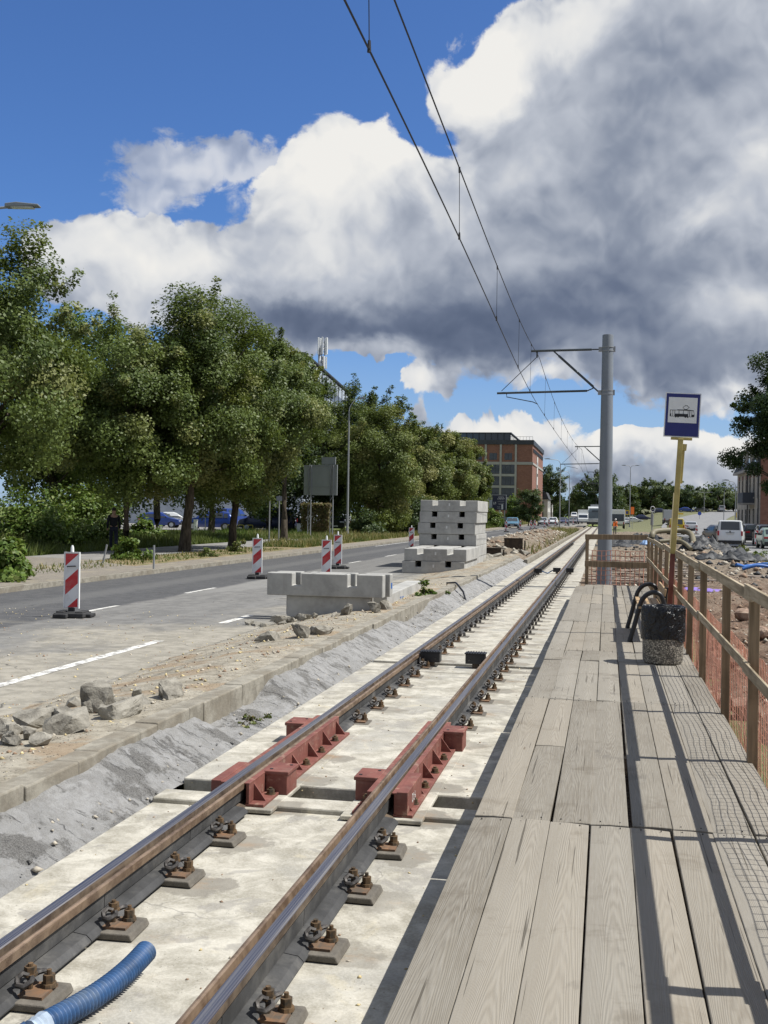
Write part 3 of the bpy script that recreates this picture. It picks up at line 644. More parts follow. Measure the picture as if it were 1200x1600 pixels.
# soil heaped against the kerb of the track trench
def soil_z(x, y):
    t = sstep(-5.9 + 0.5 * fbm(0.3, y * 0.25), -3.8, x)
    return -0.335 + 0.245 * t + 0.035 * fbm(x * 2.1, y * 2.1) + 0.02 * fbm(x * 9, y * 9)
def mk_soilmat():
    m, t = newmat('sandy_soil'); p = t.pos(); n2 = t.noise(p, 6, 8, 0.7); n = t.noise(p, 1.2, 5, 0.6, 0.5)
    st = t.mr(t.voro(p, 22, 'F1'), 0.12, 0.24, 1, 0)
    c = t.mix(t.mr(n2, 0.3, 0.7), (0.20, 0.178, 0.138), (0.38, 0.348, 0.282)); c = t.mix(t.math('MULTIPLY', t.mr(n, 0.5, 0.62), 0.6), c, (0.27, 0.19, 0.115))
    chips = t.mr(t.voro(p, 16, 'F1'), 0.08, 0.20, 1, 0); c = t.mix(t.math('MULTIPLY', chips, t.mr(t.noise(p, 2.0, 3), 0.5, 0.58)), c, (0.55, 0.47, 0.27))
    c = t.mix(t.math('MULTIPLY', st, t.mr(n2, 0.5, 0.62)), c, (0.48, 0.45, 0.39))
    t.surf(c, 0.95, t.bump(t.math('ADD', n2, st), 0.8, 0.03), spec=0.2); return m
M['soil'] = mk_soilmat()
tag(grid_sheet('soil_strip', frange(-6.1, -3.55, 40), frange(3.5, 47, 330), soil_z, M['soil']), kind='structure')

# kerb along the trench: one course of stones
def kerb():
    b = MB(); y = 1.0
    while y < 44:
        j = random.uniform(-0.012, 0.012); zt = -0.055 + random.uniform(-0.010, 0.010)
        b.box((-3.465 + j, y + 0.5, zt - 0.20), (0.19, 0.996, 0.40), Matrix.Rotation(random.uniform(-0.008, 0.008), 3, 'Z') @ Matrix.Rotation(random.uniform(-0.02, 0.02), 3, 'Y')); y += 1.0
    tag(b.build('trench_kerb', M['kerb'], bevel=0.012), kind='structure')
kerb()
def mortar():
    # rough mortar haunching sloping from the kerb down to the slab; missing where the kerb stands bare
    def zf(u, y):
        miss = sstep(8.75, 9.05, y) * (1 - sstep(10.3, 10.9, y)); top = -0.135 - 0.14 * miss - 0.05 * fbm(3.1, y * 0.6)
        top -= 0.12 * sstep(17.3, 18.4, y) * (1 - sstep(20.4, 21.5, y))
        x = -3.38 + u * 0.45
        z = top + (-0.36 - top) * (u ** (1.15 + 0.5 * fbm(7.7, y * 0.8)))
        z += 0.030 * fbm(x * 4, y * 3, 1.0) + 0.026 * fbm(x * 11, y * 8, 4.0) + 0.012 * fbm(x * 30, y * 26, 6.0)
        return x, z
    us = frange(0, 1, 22); ys = frange(1.5, 30, 420) + frange(30.1, 44, 110); vs = []
    for y in ys:
        for u in us:
            x, z = zf(u, y); vs.append((x + 0.02 * fbm(y * 3, u * 3, 9), y, z))
    nx = len(us); fs = [(j * nx + i, j * nx + i + 1, (j + 1) * nx + i + 1, (j + 1) * nx + i) for j in range(len(ys) - 1) for i in range(nx - 1)]
    tag(np_mesh('mortar_haunch', vs, fs, M['mortar'], smooth=True), kind='structure')
mortar()
# trench edge further on: rough soil bank, then a low pale kerb along the slab
def bank_z(x, y):
    hump = 0.55 * math.exp(-((x + 5.2) / 1.5) ** 2) * sstep(40, 58, y) * (1 - sstep(92, 120, y))
    u = sstep(-3.15, -3.9, x)
    return -0.5 + 0.30 * u * (1 - (1 - sstep(43, 50, y)) * sstep(-4.0, -4.5, x)) - 0.12 * sstep(-6.4, -8.2, x) + hump * (1 + 0.5 * fbm(x * 0.8, y * 0.5)) + 0.10 * fbm(x * 1.6, y * 1.1) * sstep(-7.2, -6.0, x) * (0.3 + 0.7 * sstep(43, 50, y))
tag(grid_sheet('soil_bank', frange(-7.4, -3.05, 34), frange(30, 175, 240), bank_z, M['dirt']), kind='structure')
b = MB(); y = 43.0
while y < 190:
    b.box((-3.06, y + 1.0, -0.32), (0.14, 1.992, 0.34)); y += 2.0
tag(b.build('slab_edge_kerb', M['kerb']), kind='structure')

# concrete track bed: slabs with open joints
def track_bed():
    b = MB()
    def slab(y0, y1, zt, x0=-2.93, x1=-0.74, h=0.22): b.box(((x0 + x1) / 2, (y0 + y1) / 2, zt - h / 2), (x1 - x0, y1 - y0, h))
    slab(-3, 6.86, -0.345); slab(6.862, 7.10, -0.313, h=0.26)
    slab(7.10, 7.42, -0.56, h=0.1)
    slab(7.42, 13.10, -0.315); slab(13.12, 13.72, -0.312); slab(13.72, 13.94, -0.43, h=0.1); slab(13.94, 19.5, -0.312)
    y = 19.52; k = 0
    while y < 200:
        slab(y, y + 5.95, -0.314 - 0.003 * (k % 2)); y += 5.985; k += 1
    o = b.build('track_bed', M['slab'], bevel=0.012); return tag(o, kind='structure')
track_bed()

# dug-over ground beside the boardwalk
def dirt_z(x, y):
    near = 1 - sstep(28, 40, y)
    z = -0.52 + 0.26 * fbm(x * 0.55, y * 0.45, 2.0) + 0.17 * fbm(x * 2.2, y * 2.2, 5.0) + 0.06 * fbm(x * 6, y * 6, 8.0)
    z += 0.16 * near * math.exp(-((x - 3.4) / 1.3) ** 2) * (0.6 + fbm(1.0, y * 0.3))
    z += 0.55 * math.exp(-((x - 4.6) / 1.8) ** 2 - ((y - 62) / 12.0) ** 2) + 0.35 * math.exp(-((x - 2.5) / 2.0) ** 2 - ((y - 105) / 18.0) ** 2)
    z -= 0.16 * math.exp(-((x - 1.35) / 0.35) ** 2) * near
    e = sstep(6.2, 8.1, x); return z * (1 - e) + (-0.60) * e
tag(grid_sheet('dirt', frange(-0.735, 8.2, 124), [4 + 26 * i / 260 for i in range(260)] + frange(30, 150, 240), dirt_z, M['dirt']), kind='structure')
# second carriageway beyond the diggings: straight, then bending up the rise
def rroad_c(y): return 13.2 + (24.0 * ((y - 165) / 185.0) ** 1.5 if y > 165 else 0.0)
def side_road():
    ys = frange(-20, 165, 20) + frange(172, 560, 60)[0:]; vs, fs = [], []
    for y in ys:
        c = rroad_c(y); hw = 5.2
        for k in (-1, -0.5, 0, 0.5, 1):
            x = c + hw * k; vs.append((x, y, max(ground_z(c - hw, y), ground_z(x, y), ground_z(c + hw, y)) + 0.05 if y > 150 else -0.55))
    for j in range(len(ys) - 1):
        for i in range(4): fs.append((j * 5 + i, j * 5 + i + 1, (j + 1) * 5 + i + 1, (j + 1) * 5 + i))
    tag(np_mesh('road.001', vs, fs, M['rroad']), kind='structure')
side_road()
# ================================================================ RAILS
# grooved rail section, running edge on side s=-1 (u<0) ; z from 0 (foot) to 0.17 (head)
RAIL_Z = -0.315
def rail_profile():
    P = [(-0.075, 0.0), (0.075, 0.0), (0.075, 0.012), (0.014, 0.034), (0.009, 0.105), (0.060, 0.118), (0.063, 0.158), (0.050, 0.162), (0.040, 0.160), (0.034, 0.128), (0.012, 0.126), (0.006, 0.166), (0.000, 0.171), (-0.044, 0.172), (-0.052, 0.166), (-0.053, 0.132), (-0.012, 0.108), (-0.012, 0.034), (-0.075, 0.012)]
    band = {11: 1, 12: 1, 13: 1}; lip = {5: 2, 6: 2, 7: 2, 8: 2, 9: 2}
    mats = [0] * len(P)
    for k, v in {**band, **lip}.items(): mats[k] = v
    return P, mats
FAST_Y = [3.26 + 0.724 * k for k in range(-3, 110)]
FAST_Y = [y for y in FAST_Y if not (6.6 < y < 9.75) and not (13.55 < y < 14.0)][:98]
def hexnut(b, c, r, h): b.cyl((c[0], c[1], c[2]), (c[0], c[1], c[2] + h), r, r, 6)
def clip_side(s):
    """bent spring clip: two loops gripping the rail foot either side of the bolt"""
    b = MB()
    for d in (-1, 1):
        pts = [(0.115, 0.012 * d, 0.050), (0.140, 0.030 * d, 0.062), (0.150, 0.055 * d, 0.058), (0.128, 0.074 * d, 0.044), (0.098, 0.070 * d, 0.046), (0.086, 0.048 * d, 0.062), (0.098, 0.026 * d, 0.074), (0.120, 0.016 * d, 0.066)]
        sm = []
        for i in range(len(pts) - 1):
            for q in range(3):
                f = q / 3; sm.append(tuple(pts[i][k] * (1 - f) + pts[i + 1][k] * f for k in range(3)))
        sm.append(pts[-1]); sm = [(p[0] * s + s * 0.014, p[1], p[2] + 0.012) for p in sm]
        b.tube(sm, 0.0105, 6)
    return b
def rail(xc, s, label):
    """xc centre of the section; s=+1 mirrors the section so that the running band is on +x"""
    P, mats = rail_profile()
    if s > 0: pts = [(-u, z) for u, z in P]
    else: pts = P
    root = empty('tram_rail', (xc, 0, RAIL_Z), 0, label, 'rail', 'rails of the tram track')
    b = MB(); ys = [-6.0] + frange(0, 200, 41); n = len(P)
    vs = [(u, y, z) for y in ys for u, z in pts]; fs = []
    b.add(vs, [])
    for j in range(len(ys) - 1):
        for i in range(n):
            i2 = (i + 1) % n; b.f.append((j * n + i, j * n + i2, (j + 1) * n + i2, (j + 1) * n + i)); b.m.append(mats[i]); b.r.append(0.0)
    b.build('running_rail', [M['rust'], M['polished'], M['lip']], root)
    # rubber chamber blocks beside the web and the boot lying over the rail foot
    for side, ya_, yb_ in ((-1, -2.0, 7.0), (1, -2.0, 7.0), (-1, 8.86, 80.0), (1, 8.86, 80.0)):
     b = MB()
     y = ya_; L = 1.086
     while y < yb_:
        if not (7.0 < y + L / 2 < 9.4):
            for k in (side,):
                b.prism([(k * 0.016, 0.036), (k * 0.100, 0.026), (k * 0.118, 0.010), (k * 0.125, 0.002), (k * 0.125, -0.004), (k * 0.080, 0.0145), (k * 0.0155, 0.0365)], (0, y, 0), (1, 0, 0), (0, 0, 1), (0, 1, 0), L - 0.006)
                b.prism([(k * 0.0155, 0.0375), (k * 0.040, 0.040), (k * 0.043, 0.112), (k * 0.0155, 0.104)], (0, y + 0.3, 0), (1, 0, 0), (0, 0, 1), (0, 1, 0), L - 0.006)
        y += L
     b.build('rubber_boot', M['rubber'], root)
    # fastenings: grout plinth, rusty plate, clips, bolts; the far ones are a single simple mesh
    plin = MB(); plin.prism([(-0.105, -0.025), (0.265, -0.025), (0.250, 0.006), (-0.100, 0.006)], (0, -0.11, 0), (1, 0, 0), (0, 0, 1), (0, 1, 0), 0.22)
    far = MB(); far.box((0.08, 0, -0.008), (0.36, 0.22, 0.034))
    far.mi = 1
    for k in (1,):
        far.cyl((k * 0.125, 0, 0.006), (k * 0.125, 0, 0.092), 0.024, 0.016, 6); far.cyl((k * 0.185, 0.02, 0.006), (k * 0.185, 0.02, 0.060), 0.024, 0.020, 6); far.box((k * 0.125, 0, 0.045), (0.05, 0.16, 0.03))
    first, firstfar = None, None
    for y in FAST_Y:
        if y < 17.0:
            if first is None:
                f = plin.build('rail_fastener', M['plinth'], root, bevel=0.006)
                pl = MB()
                for k in (1,): pl.box((k * 0.150, 0, 0.0115), (0.13, 0.135, 0.012))
                pl.build('base_plate', M['rustplate'], f)
                for k in (1,):
                    clip_side(k).build('spring_clip', M['clip'], f, smooth=50)
                    bo = MB(); bo.cyl((k * 0.130, 0, 0.012), (k * 0.130, 0, 0.118), 0.011, 0.011, 8); hexnut(bo, (k * 0.130, 0, 0.080), 0.024, 0.026); bo.cyl((k * 0.130, 0, 0.070), (k * 0.130, 0, 0.079), 0.029, 0.029, 10)
                    bo.build('clamp_bolt', M['bolt'], f)
                    bo = MB(); bo.cyl((k * 0.192, 0.035, 0.018), (k * 0.192, 0.035, 0.085), 0.010, 0.010, 8); hexnut(bo, (k * 0.192, 0.035, 0.034), 0.024, 0.032); bo.cyl((k * 0.192, 0.035, 0.018), (k * 0.192, 0.035, 0.033), 0.033, 0.030, 10)
                    bo.build('anchor_bolt', M['bolt'], f)
                f.location = (0, y, 0); first = f
            else:
                c = copy_tree(first, root); c.location = (random.uniform(-0.006, 0.006), y + random.uniform(-0.012, 0.012), 0); c.rotation_euler = (0, 0, random.uniform(-0.045, 0.045))
        else:
            if firstfar is None:
                firstfar = far.build('rail_fastener', [M['plinth'], M['clip']], root); firstfar.location = (0, y, 0)
            else:
                c = firstfar.copy(); col.objects.link(c); c.parent = root; c.location = (0, y, 0)
    return root
XL, XR = -2.325, -1.355
rail(XL, -1, 'grooved steel rail beside the rough mortar slope, with a shiny band along its outer edge')
rail(XR, 1, 'grooved steel rail beside the boardwalk, with a shiny band facing the planks')

# ---------------- red expansion-joint housings bolted round each rail
def housing(xc, inner, label):
    """inner = side (+1/-1) of the near box"""
    root = empty('expansion_joint_housing', (xc, 6.78, -0.311), 0, label, 'rail joint housing', 'red joint housings on the rails')
    L = 2.42
    b = MB()
    for k in (-1, 1): b.box((k * 0.132, L / 2, 0.010), (0.125, L, 0.022))
    b.build('base_flange', M['redsteel'], root, bevel=0.004)
    b = MB(); b.rnd = 0.3
    for k in (-1, 1): b.box((k * 0.150, L / 2 + 0.03, -0.012), (0.22, L + 0.15, 0.026))
    b.build('grout_bed', M['slab'], root, bevel=0.006)
    for k in (-1, 1):
        b = MB(); b.box((k * 0.086, L / 2, 0.084), (0.022, L, 0.124)); b.box((k * 0.080, L / 2, 0.149), (0.038, L, 0.010))
        b.build('side_plate', M['redsteel'], root, bevel=0.003)
        for i in range(6):
            y = 0.10 + i * (L - 0.2) / 5
            g = MB(); g.prism([(0.097, 0.021), (0.180, 0.021), (0.097, 0.132)], (0, y - 0.007, 0), (k, 0, 0), (0, 0, 1), (0, 1, 0), 0.014)
            g.build('gusset', M['redsteel'], root)
            if i < 5:
                n_ = MB(); yy = y + 0.17; n_.cyl((k * 0.158, yy, 0.021), (k * 0.158, yy, 0.066), 0.013, 0.013, 8); hexnut(n_, (k * 0.158, yy, 0.026), 0.026, 0.028); n_.cyl((k * 0.158, yy, 0.021), (k * 0.158, yy, 0.027), 0.034, 0.034, 10)
                n_.build('clamp_bolt', M['bolt'], root)
    for (side, y) in ((inner, 0.46), (-inner, L - 0.30)):
        b = MB(); b.box((side * 0.175, y, 0.062), (0.150, 0.24, 0.165)); b.box((side * 0.175, y, 0.147), (0.170, 0.26, 0.026))
        o = b.build('junction_box', M['redsteel'], root, bevel=0.005)
        s_ = MB()
        for q in (-1, 1): s_.cyl((side * 0.175 + q * 0.05, y + 0.07 * q, 0.160), (side * 0.175 + q * 0.05, y + 0.07 * q, 0.1635), 0.012, 0.012, 6)
        s_.build('cover_screw', M['black'], o)
    b = MB(); b.box((-inner * 0.128, 0.27, 0.085), (0.07, 0.54, 0.15)); b.build('splice_bar', M['redsteel'], root, bevel=0.004)
    if inner < 0:
        # painted serial digits on the splice bar
        m_ = MB()
        for q in range(3):
            y0 = 0.16 + q * 0.05; X = 0.1645
            m_.box((X, y0, 0.085), (0.002, 0.008, 0.05)); m_.box((X, y0 + 0.012, 0.108 - q * 0.015), (0.002, 0.022, 0.007)); m_.box((X, y0 + 0.012, 0.064), (0.002, 0.022, 0.007))
        m_.build('painted_marking', M['plate'], root)
    return root
housing(XL, 1, 'red steel joint housing bolted round the rail next to the mortar slope')
housing(XR, -1, 'red steel joint housing bolted round the rail next to the boardwalk')

# ---------------- black joint boxes at the next slab gaps
def jbox(x, y, label):
    root = empty('rail_joint_box', (x, y, -0.312), 0, label, 'joint box', 'black joint boxes on the rails')
    b = MB(); b.box((0, 0, 0.115), (0.24, 0.17, 0.12)); b.build('housing', M['black'], root, bevel=0.006)
    b = MB(); b.box((0, 0, 0.182), (0.26, 0.19, 0.014))
    for i in range(7): b.box((-0.10 + i * 0.033, 0, 0.193), (0.012, 0.17, 0.008))
    b.build('ribbed_lid', M['black'], root)
    b = MB(); b.box((0, 0.02, 0.027), (0.08, 0.10, 0.055)); b.build('support_foot', M['rust'], root)
    b = MB()
    for q in (-1, 1): b.cyl((q * 0.07, -0.086, 0.10), (q * 0.07, -0.096, 0.10), 0.012, 0.012, 6)
    b.build('cover_bolt', M['clip'], root)
jbox(XL + 0.20, 13.62, 'black joint box on the rail by the mortar slope, at the second slab gap')
jbox(XR - 0.21, 13.62, 'black joint box against the boardwalk rail, at the second slab gap')
jbox(XL + 0.20, 35.5, 'small black joint box far along the rail by the kerb')
jbox(XR - 0.21, 36.3, 'small far black joint box between the two rails, at the end of the cable')
jbox(XR + 0.21, 36.3, 'small far black joint box outside the rail on the boardwalk side')
b = MB(); b.tube([(XL + 0.32, 35.5, -0.2), (XL + 0.45, 35.8, -0.27), (-1.85, 36.2, -0.30), (XR - 0.45, 36.3, -0.27), (XR - 0.33, 36.3, -0.2)], 0.018, 6)
tag(b.build('joint_cable', M['hose'], smooth=60), 'blue cable sagging between two far joint boxes', 'cable')

# ---------------- blue corrugated hose lying between the rails
def hose():
    a = Vector((-1.985, 3.68, -0.29)); e = Vector((-1.865, 4.33, -0.275))
    root = empty('corrugated_hose', tuple(a), 0, 'blue corrugated hose end lying between the rails', 'hose')
    N = 36; pts, rs = [], []
    def cen(t): return Vector(((e.x - a.x) * t + 0.035 * math.sin(t * 3.0) , (e.y - a.y) * t, 0.004 + 0.035 * t * t))
    for i in range(N * 4 + 1):
        t = i / (N * 4); pts.append(cen(t)); rs.append(0.0465 if (i % 4) in (1, 2) else 0.0365)
    b = MB(); b.tube(pts, rs, 20, cap=False); b.tube([cen(0.0), cen(0.5), cen(0.985)], 0.0365, 16); b.build('ribbed_tube', M['hose'], root, smooth=80)
    b = MB(); p = cen(0); d = (cen(0) - cen(0.05)).normalized()
    ring = []
    for i in range(7): ring.append((p + d * (0.012 * i - 0.02)))
    b.tube(ring, [0.047, 0.049, 0.047, 0.042, 0.045, 0.038, 0.041], 11); b.build('film_wrap', M['clear'], root)
    b = MB(); b.tube([p + d * 0.055 + Vector((-0.01, 0, 0.0)), p + d * 0.10 + Vector((-0.03, 0.01, -0.01)), p + d * 0.14 + Vector((-0.07, 0.0, -0.025))], [0.04, 0.03, 0.022], 8); b.build('tape_tail', M['hose'], root)
hose()
# ================================================================ BOARDWALK, FENCE, STOP FURNITURE
def boardwalk():
    root = empty('boardwalk', (0, 0, 0), 0, 'temporary tram platform of weathered wooden boards with an orange net fence along it', 'boardwalk')
    rng = random.Random(3); b = MB()
    seams_all = [1.9, 5.82, 9.70, 12.35, 13.25, 16.9, 20.4, 22.6, 26.0]
    W = 0.2035; x0 = -0.668
    for i in range(8):
        cuts = [-2.0, 1.9, 5.82, 9.70]
        if i == 1: cuts.insert(3, 7.72)
        cuts += [12.35, 13.25]
        cuts += [16.9, 20.4, 22.8, 25.4 + (0.6 if i > 0 else 0)]
        for a, c in zip(cuts[:-1], cuts[1:]):
            b.rnd = rng.uniform(0.02, 1.0); dz = rng.uniform(-0.004, 0.004); tl = rng.uniform(-0.004, 0.004)
            jx = rng.uniform(-0.003, 0.003); xa, xb = x0 + i * W + 0.0028 + jx, x0 + (i + 1) * W - 0.0028 + jx
            ta, tb = rng.uniform(-0.006, 0.006), rng.uniform(-0.006, 0.006)
            ya, yb = a + 0.004 + rng.uniform(0, 0.012), c - 0.004 - rng.uniform(0, 0.010)
            z0, z1 = -0.045 + dz, 0.0 + dz
            N = 7; base = len(b.v); vs, fs = [], []
            for q in range(N):
                f = q / (N - 1); y = ya + (yb - ya) * f; xs = ta * (1 - f) + tb * f; cup = 0.0015
                vs += [(xa + xs, y, z0), (xa + xs, y, z1 - tl - cup), ((xa + xb) / 2 + xs, y, z1 + cup), (xb + xs, y, z1 + tl - cup), (xb + xs, y, z0)]
            for q in range(N - 1):
                for k in range(5):
                    k2 = (k + 1) % 5; fs.append((q * 5 + k, q * 5 + k2, (q + 1) * 5 + k2, (q + 1) * 5 + k))
            fs += [(0, 1, 2, 3, 4), tuple((N - 1) * 5 + k for k in range(5))]
            b.add(vs, fs)
    b.build('planking', M['planks'], root, bevel=0.003, seg=1)
    b = MB()
    for y in (-1.5, 1.8, 3.8, 5.75, 7.7, 9.6, 11.4, 13.2, 15.0, 16.9, 18.7, 20.4, 22.4, 24.2, 25.8): b.box((0.13, y, -0.105), (1.56, 0.10, 0.115))
    for x in (-0.60, 0.12, 0.84): b.box((x, 11.8, -0.215), (0.10, 27.6, 0.10))
    b.build('bearer', M['oldplank'], root)
    b = MB()
    for y in (1.85, 5.82, 9.7, 13.25, 16.9):
        for i in range(8):
            for dx in (0.05, 0.15):
                for dy in (-0.05, 0.05): b.cyl((x0 + i * W + dx, y + dy, -0.002), (x0 + i * W + dx, y + dy, 0.0045), 0.004, 0.004, 6)
    b.build('nail', M['clip'], root)
boardwalk()

FX = 0.965
POST_Y = [0.2, 2.1, 3.95, 5.75, 7.57, 9.37, 11.47, 13.3, 15.1, 16.9, 18.7, 20.5, 22.3, 24.1, 26.0]
def net_mesh(name, path, z0, z1, cu, cz, rad, root, sag, amp):
    """knotted net: strands as thin three-sided cords along a plan path (list of (x, y)); hangs slack between the posts"""
    P = [Vector((p[0], p[1], 0)) for p in path]; L = [0.0]
    for a, c in zip(P[:-1], P[1:]): L.append(L[-1] + (c - a).length)
    nu = int(L[-1] / cu) + 1; nz = int((z1 - z0) / cz) + 1
    def pt(i, j):
        s = min(L[-1] - 1e-6, i * cu); k = max(q for q in range(len(L)) if L[q] <= s); k = min(k, len(P) - 2)
        f = (s - L[k]) / (L[k + 1] - L[k]); p = P[k].lerp(P[k + 1], f); d = (P[k + 1] - P[k]).normalized(); nrm = Vector((d.y, -d.x, 0))
        v = j / (nz - 1); span = 4 * f * (1 - f)
        top = z1 - sag * span * (0.7 + 0.6 * fbm(k * 3.3, 0.7)); z = z0 + (top - z0) * v
        off = amp * (fbm(s * 1.7, v * 1.8, k * 1.1) * 1.6 + 0.35) * (0.35 + span) * (1.15 - 0.5 * v)
        q = p + nrm * off + d * (0.03 * fbm(s * 2.3, v * 3.1, 5.0) + 0.06 * (1 - span) * (0.5 - f) * (1 - v)); q.z = z + 0.012 * fbm(s * 3, v * 4, 2.0); return q
    G = [[pt(i, j) for j in range(nz)] for i in range(nu)]
    V, Fc = [], []
    def cord(a, c, rad):
        d = (c - a).normalized(); x = d.cross(Vector((0.3, 0.5, 0.81))).normalized(); y = d.cross(x); b0 = len(V)
        for e in (a, c):
            for k in range(3):
                an = 2.094 * k; V.append(tuple(e + (x * math.cos(an) + y * math.sin(an)) * rad))
        for k in range(3):
            k2 = (k + 1) % 3; Fc.append((b0 + k, b0 + k2, b0 + 3 + k2, b0 + 3 + k))
    for i in range(nu):
        for j in range(nz):
            if j + 1 < nz: cord(G[i][j], G[i][j + 1], rad * 1.5)
            if i + 1 < nu: cord(G[i][j], G[i + 1][j], rad)
    return np_mesh(name, V, Fc, M['net'], parent=root)
def fence():
    root = empty('wooden_fence', (0, 0, 0), 0, 'long timber rail fence with orange netting along the edge of the boardwalk', 'fence', 'timber barriers of the platform')
    rng = random.Random(11)
    for i, y in enumerate(POST_Y):
        b = MB(); b.rnd = rng.random(); h = 1.10 + rng.uniform(-0.015, 0.015); w = 0.064
        M3 = Matrix.Rotation(rng.uniform(-0.012, 0.012), 3, 'Y') @ Matrix.Rotation(rng.uniform(-0.012, 0.012), 3, 'X')
        b.box((FX + rng.uniform(-0.008, 0.008), y, h / 2 - 0.22), (w, 0.062, h + 0.44), M3); b.build('post', M['post'], root, bevel=0.004)
    # rail boards lapped at posts, a little out of line with each other
    for zc, nm in ((1.085, 'top_rail'), (0.62, 'middle_rail')):
        k = 0
        for i in range(0, len(POST_Y) - 1, 2):
            ya, yb = POST_Y[i] - 0.10, POST_Y[min(i + 2, len(POST_Y) - 1)] + 0.10
            b = MB(); b.rnd = rng.random(); dz0, dz1 = rng.uniform(-0.025, 0.02), rng.uniform(-0.025, 0.02)
            x = FX - 0.046 - (0.010 if k % 2 else 0.0)
            if nm == 'top_rail': b.bar((x + 0.01, ya, zc + dz0 + 0.02), (x + 0.01, yb, zc + dz1 + 0.02), 0.026, 0.078)
            else: b.bar((x, ya, zc + dz0), (x, yb, zc + dz1), 0.018, 0.072)
            b.build(nm, M['railwood'], root, bevel=0.004); k += 1
    net_mesh('safety_net', [(FX + 0.05, y) for y in POST_Y], -0.30, 0.67, 0.082, 0.058, 0.0024, root, 0.04, 0.022)
fence()
def barrier():
    root = empty('wooden_barrier', (0, 0, 0), 0, 'short timber barrier closing the far end of the boardwalk in front of the tram mast', 'fence', 'timber barriers of the platform')
    y = 26.35; xa, xb = -0.44, 0.90
    for x in (xa,):
        b = MB(); b.rnd = 0.4; b.box((x, y, 0.40), (0.08, 0.08, 1.50)); b.build('post', M['post'], root, bevel=0.004)
    for zc, nm in ((1.10, 'top_rail'), (0.47, 'middle_rail')):
        b = MB(); b.rnd = 0.7; b.bar((xa - 0.05, y - 0.06, zc), (xb + 0.05, y - 0.06, zc + (0.01 if zc > 1 else -0.01)), 0.04, 0.12 if zc > 1 else 0.14); b.build(nm, M['post'], root, bevel=0.004)
    b = MB(); b.bar((xa - 0.10, y + 0.05, -0.3), (xa + 0.0, y + 0.05, 0.0), 0.05, 0.05); b.build('brace', M['post'], root)
    net_mesh('safety_net', [(xa, y + 0.05), (0.2, y + 0.05), (xb, y + 0.05)], -0.25, 0.80, 0.11, 0.11, 0.0075, root, 0.04, 0.02)
barrier()

# ---------------- litter bin
def bin_():
    root = empty('litter_bin', (0.625, 12.42, 0.0), 0, 'round exposed aggregate concrete litter bin with a black liner folded over it', 'litter bin')
    b = MB(); b.lathe([(0.0, 0.0), (0.18, 0.0), (0.205, 0.012), (0.216, 0.045), (0.222, 0.30), (0.222, 0.56), (0.215, 0.60), (0.18, 0.60), (0.17, 0.30), (0.0, 0.28)], n=48); b.build('concrete_body', M['agg'], root, smooth=40)
    b = MB(); n = 96; prof = [(0.165, 0.40), (0.178, 0.56), (0.195, 0.615), (0.218, 0.628), (0.232, 0.612), (0.237, 0.57), (0.236, 0.50), (0.2345, 0.43), (0.239, 0.36), (0.236, 0.30), (0.2345, 0.25)]
    vs, fs = [], []
    for q, (r, z) in enumerate(prof):
        for k in range(n):
            a = 2 * PI * k / n; low = sstep(0.45, 0.25, z)
            rr = r + 0.006 * fbm(math.cos(a) * 4, math.sin(a) * 4, z * 9) + 0.020 * low * fbm(math.cos(a) * 3, math.sin(a) * 3, z * 30) + 0.003 * math.sin(k * 1.9 + z * 22) * (1 - low)
            zz = z + 0.035 * low * fbm(math.cos(a) * 1.5, math.sin(a) * 1.5, 3.0) - 0.045 * low * math.sin(a + 0.5) * 0.5 + (0.010 * fbm(math.cos(a) * 3, math.sin(a) * 3, 8.0) if z > 0.55 else 0)
            vs.append((rr * math.cos(a), rr * math.sin(a), zz))
    for q in range(len(prof) - 1):
        for k in range(n):
            k2 = (k + 1) % n; fs.append((q * n + k, q * n + k2, (q + 1) * n + k2, (q + 1) * n + k))
    b.add(vs, fs); b.build('bin_liner', M['bag'], root, smooth=70)
bin_()

# ---------------- bench
def bench():
    root = empty('bench', (0.62, 15.25, 0.0), 0, 'bench with thick black tubular arm loops, standing behind the litter bin', 'bench')
    for y in (-0.86, 0.86):
        b = MB(); pts = [(-0.31, y, 0.0), (-0.255, y, 0.20), (-0.20, y, 0.42), (-0.165, y, 0.53), (-0.11, y, 0.60), (-0.05, y, 0.632), (0.00, y, 0.635), (0.055, y, 0.615), (0.09, y, 0.56), (0.115, y, 0.45), (0.13, y, 0.25), (0.14, y, 0.0)]
        sm = []
        for i in range(len(pts) - 1):
            for q in range(4):
                t_ = q / 4; p0 = Vector(pts[max(i - 1, 0)]); p1 = Vector(pts[i]); p2 = Vector(pts[i + 1]); p3 = Vector(pts[min(i + 2, len(pts) - 1)])
                sm.append(0.5 * ((2 * p1) + (p2 - p0) * t_ + (2 * p0 - 5 * p1 + 4 * p2 - p3) * t_ ** 2 + (3 * p1 - p0 - 3 * p2 + p3) * t_ ** 3))
        sm.append(Vector(pts[-1])); b.tube(sm, 0.030, 12); b.build('arm_frame', M['black'], root, smooth=60)
        b = MB(); b.bar((-0.19, y * 0.93, 0.40), (0.13, y * 0.93, 0.37), 0.04, 0.05); b.bar((0.10, y * 0.93, 0.36), (0.14, y * 0.93, 0.70), 0.04, 0.05, (1, 0, 0)); b.build('seat_support', M['black'], root)
    b = MB()
    for i in range(3): b.box((-0.16 + 0.105 * i, 0, 0.44 - 0.008 * i), (0.095, 1.78, 0.032))
    b.build('seat', M['agedwood'], root, bevel=0.006)
    b = MB()
    for i in range(2): b.box((0.105 + 0.015 * i, 0, 0.52 + 0.115 * i), (0.03, 1.70, 0.095), Matrix.Rotation(0.17, 3, 'Y'))
    b.build('backrest', M['agedwood'], root, bevel=0.006)
bench()

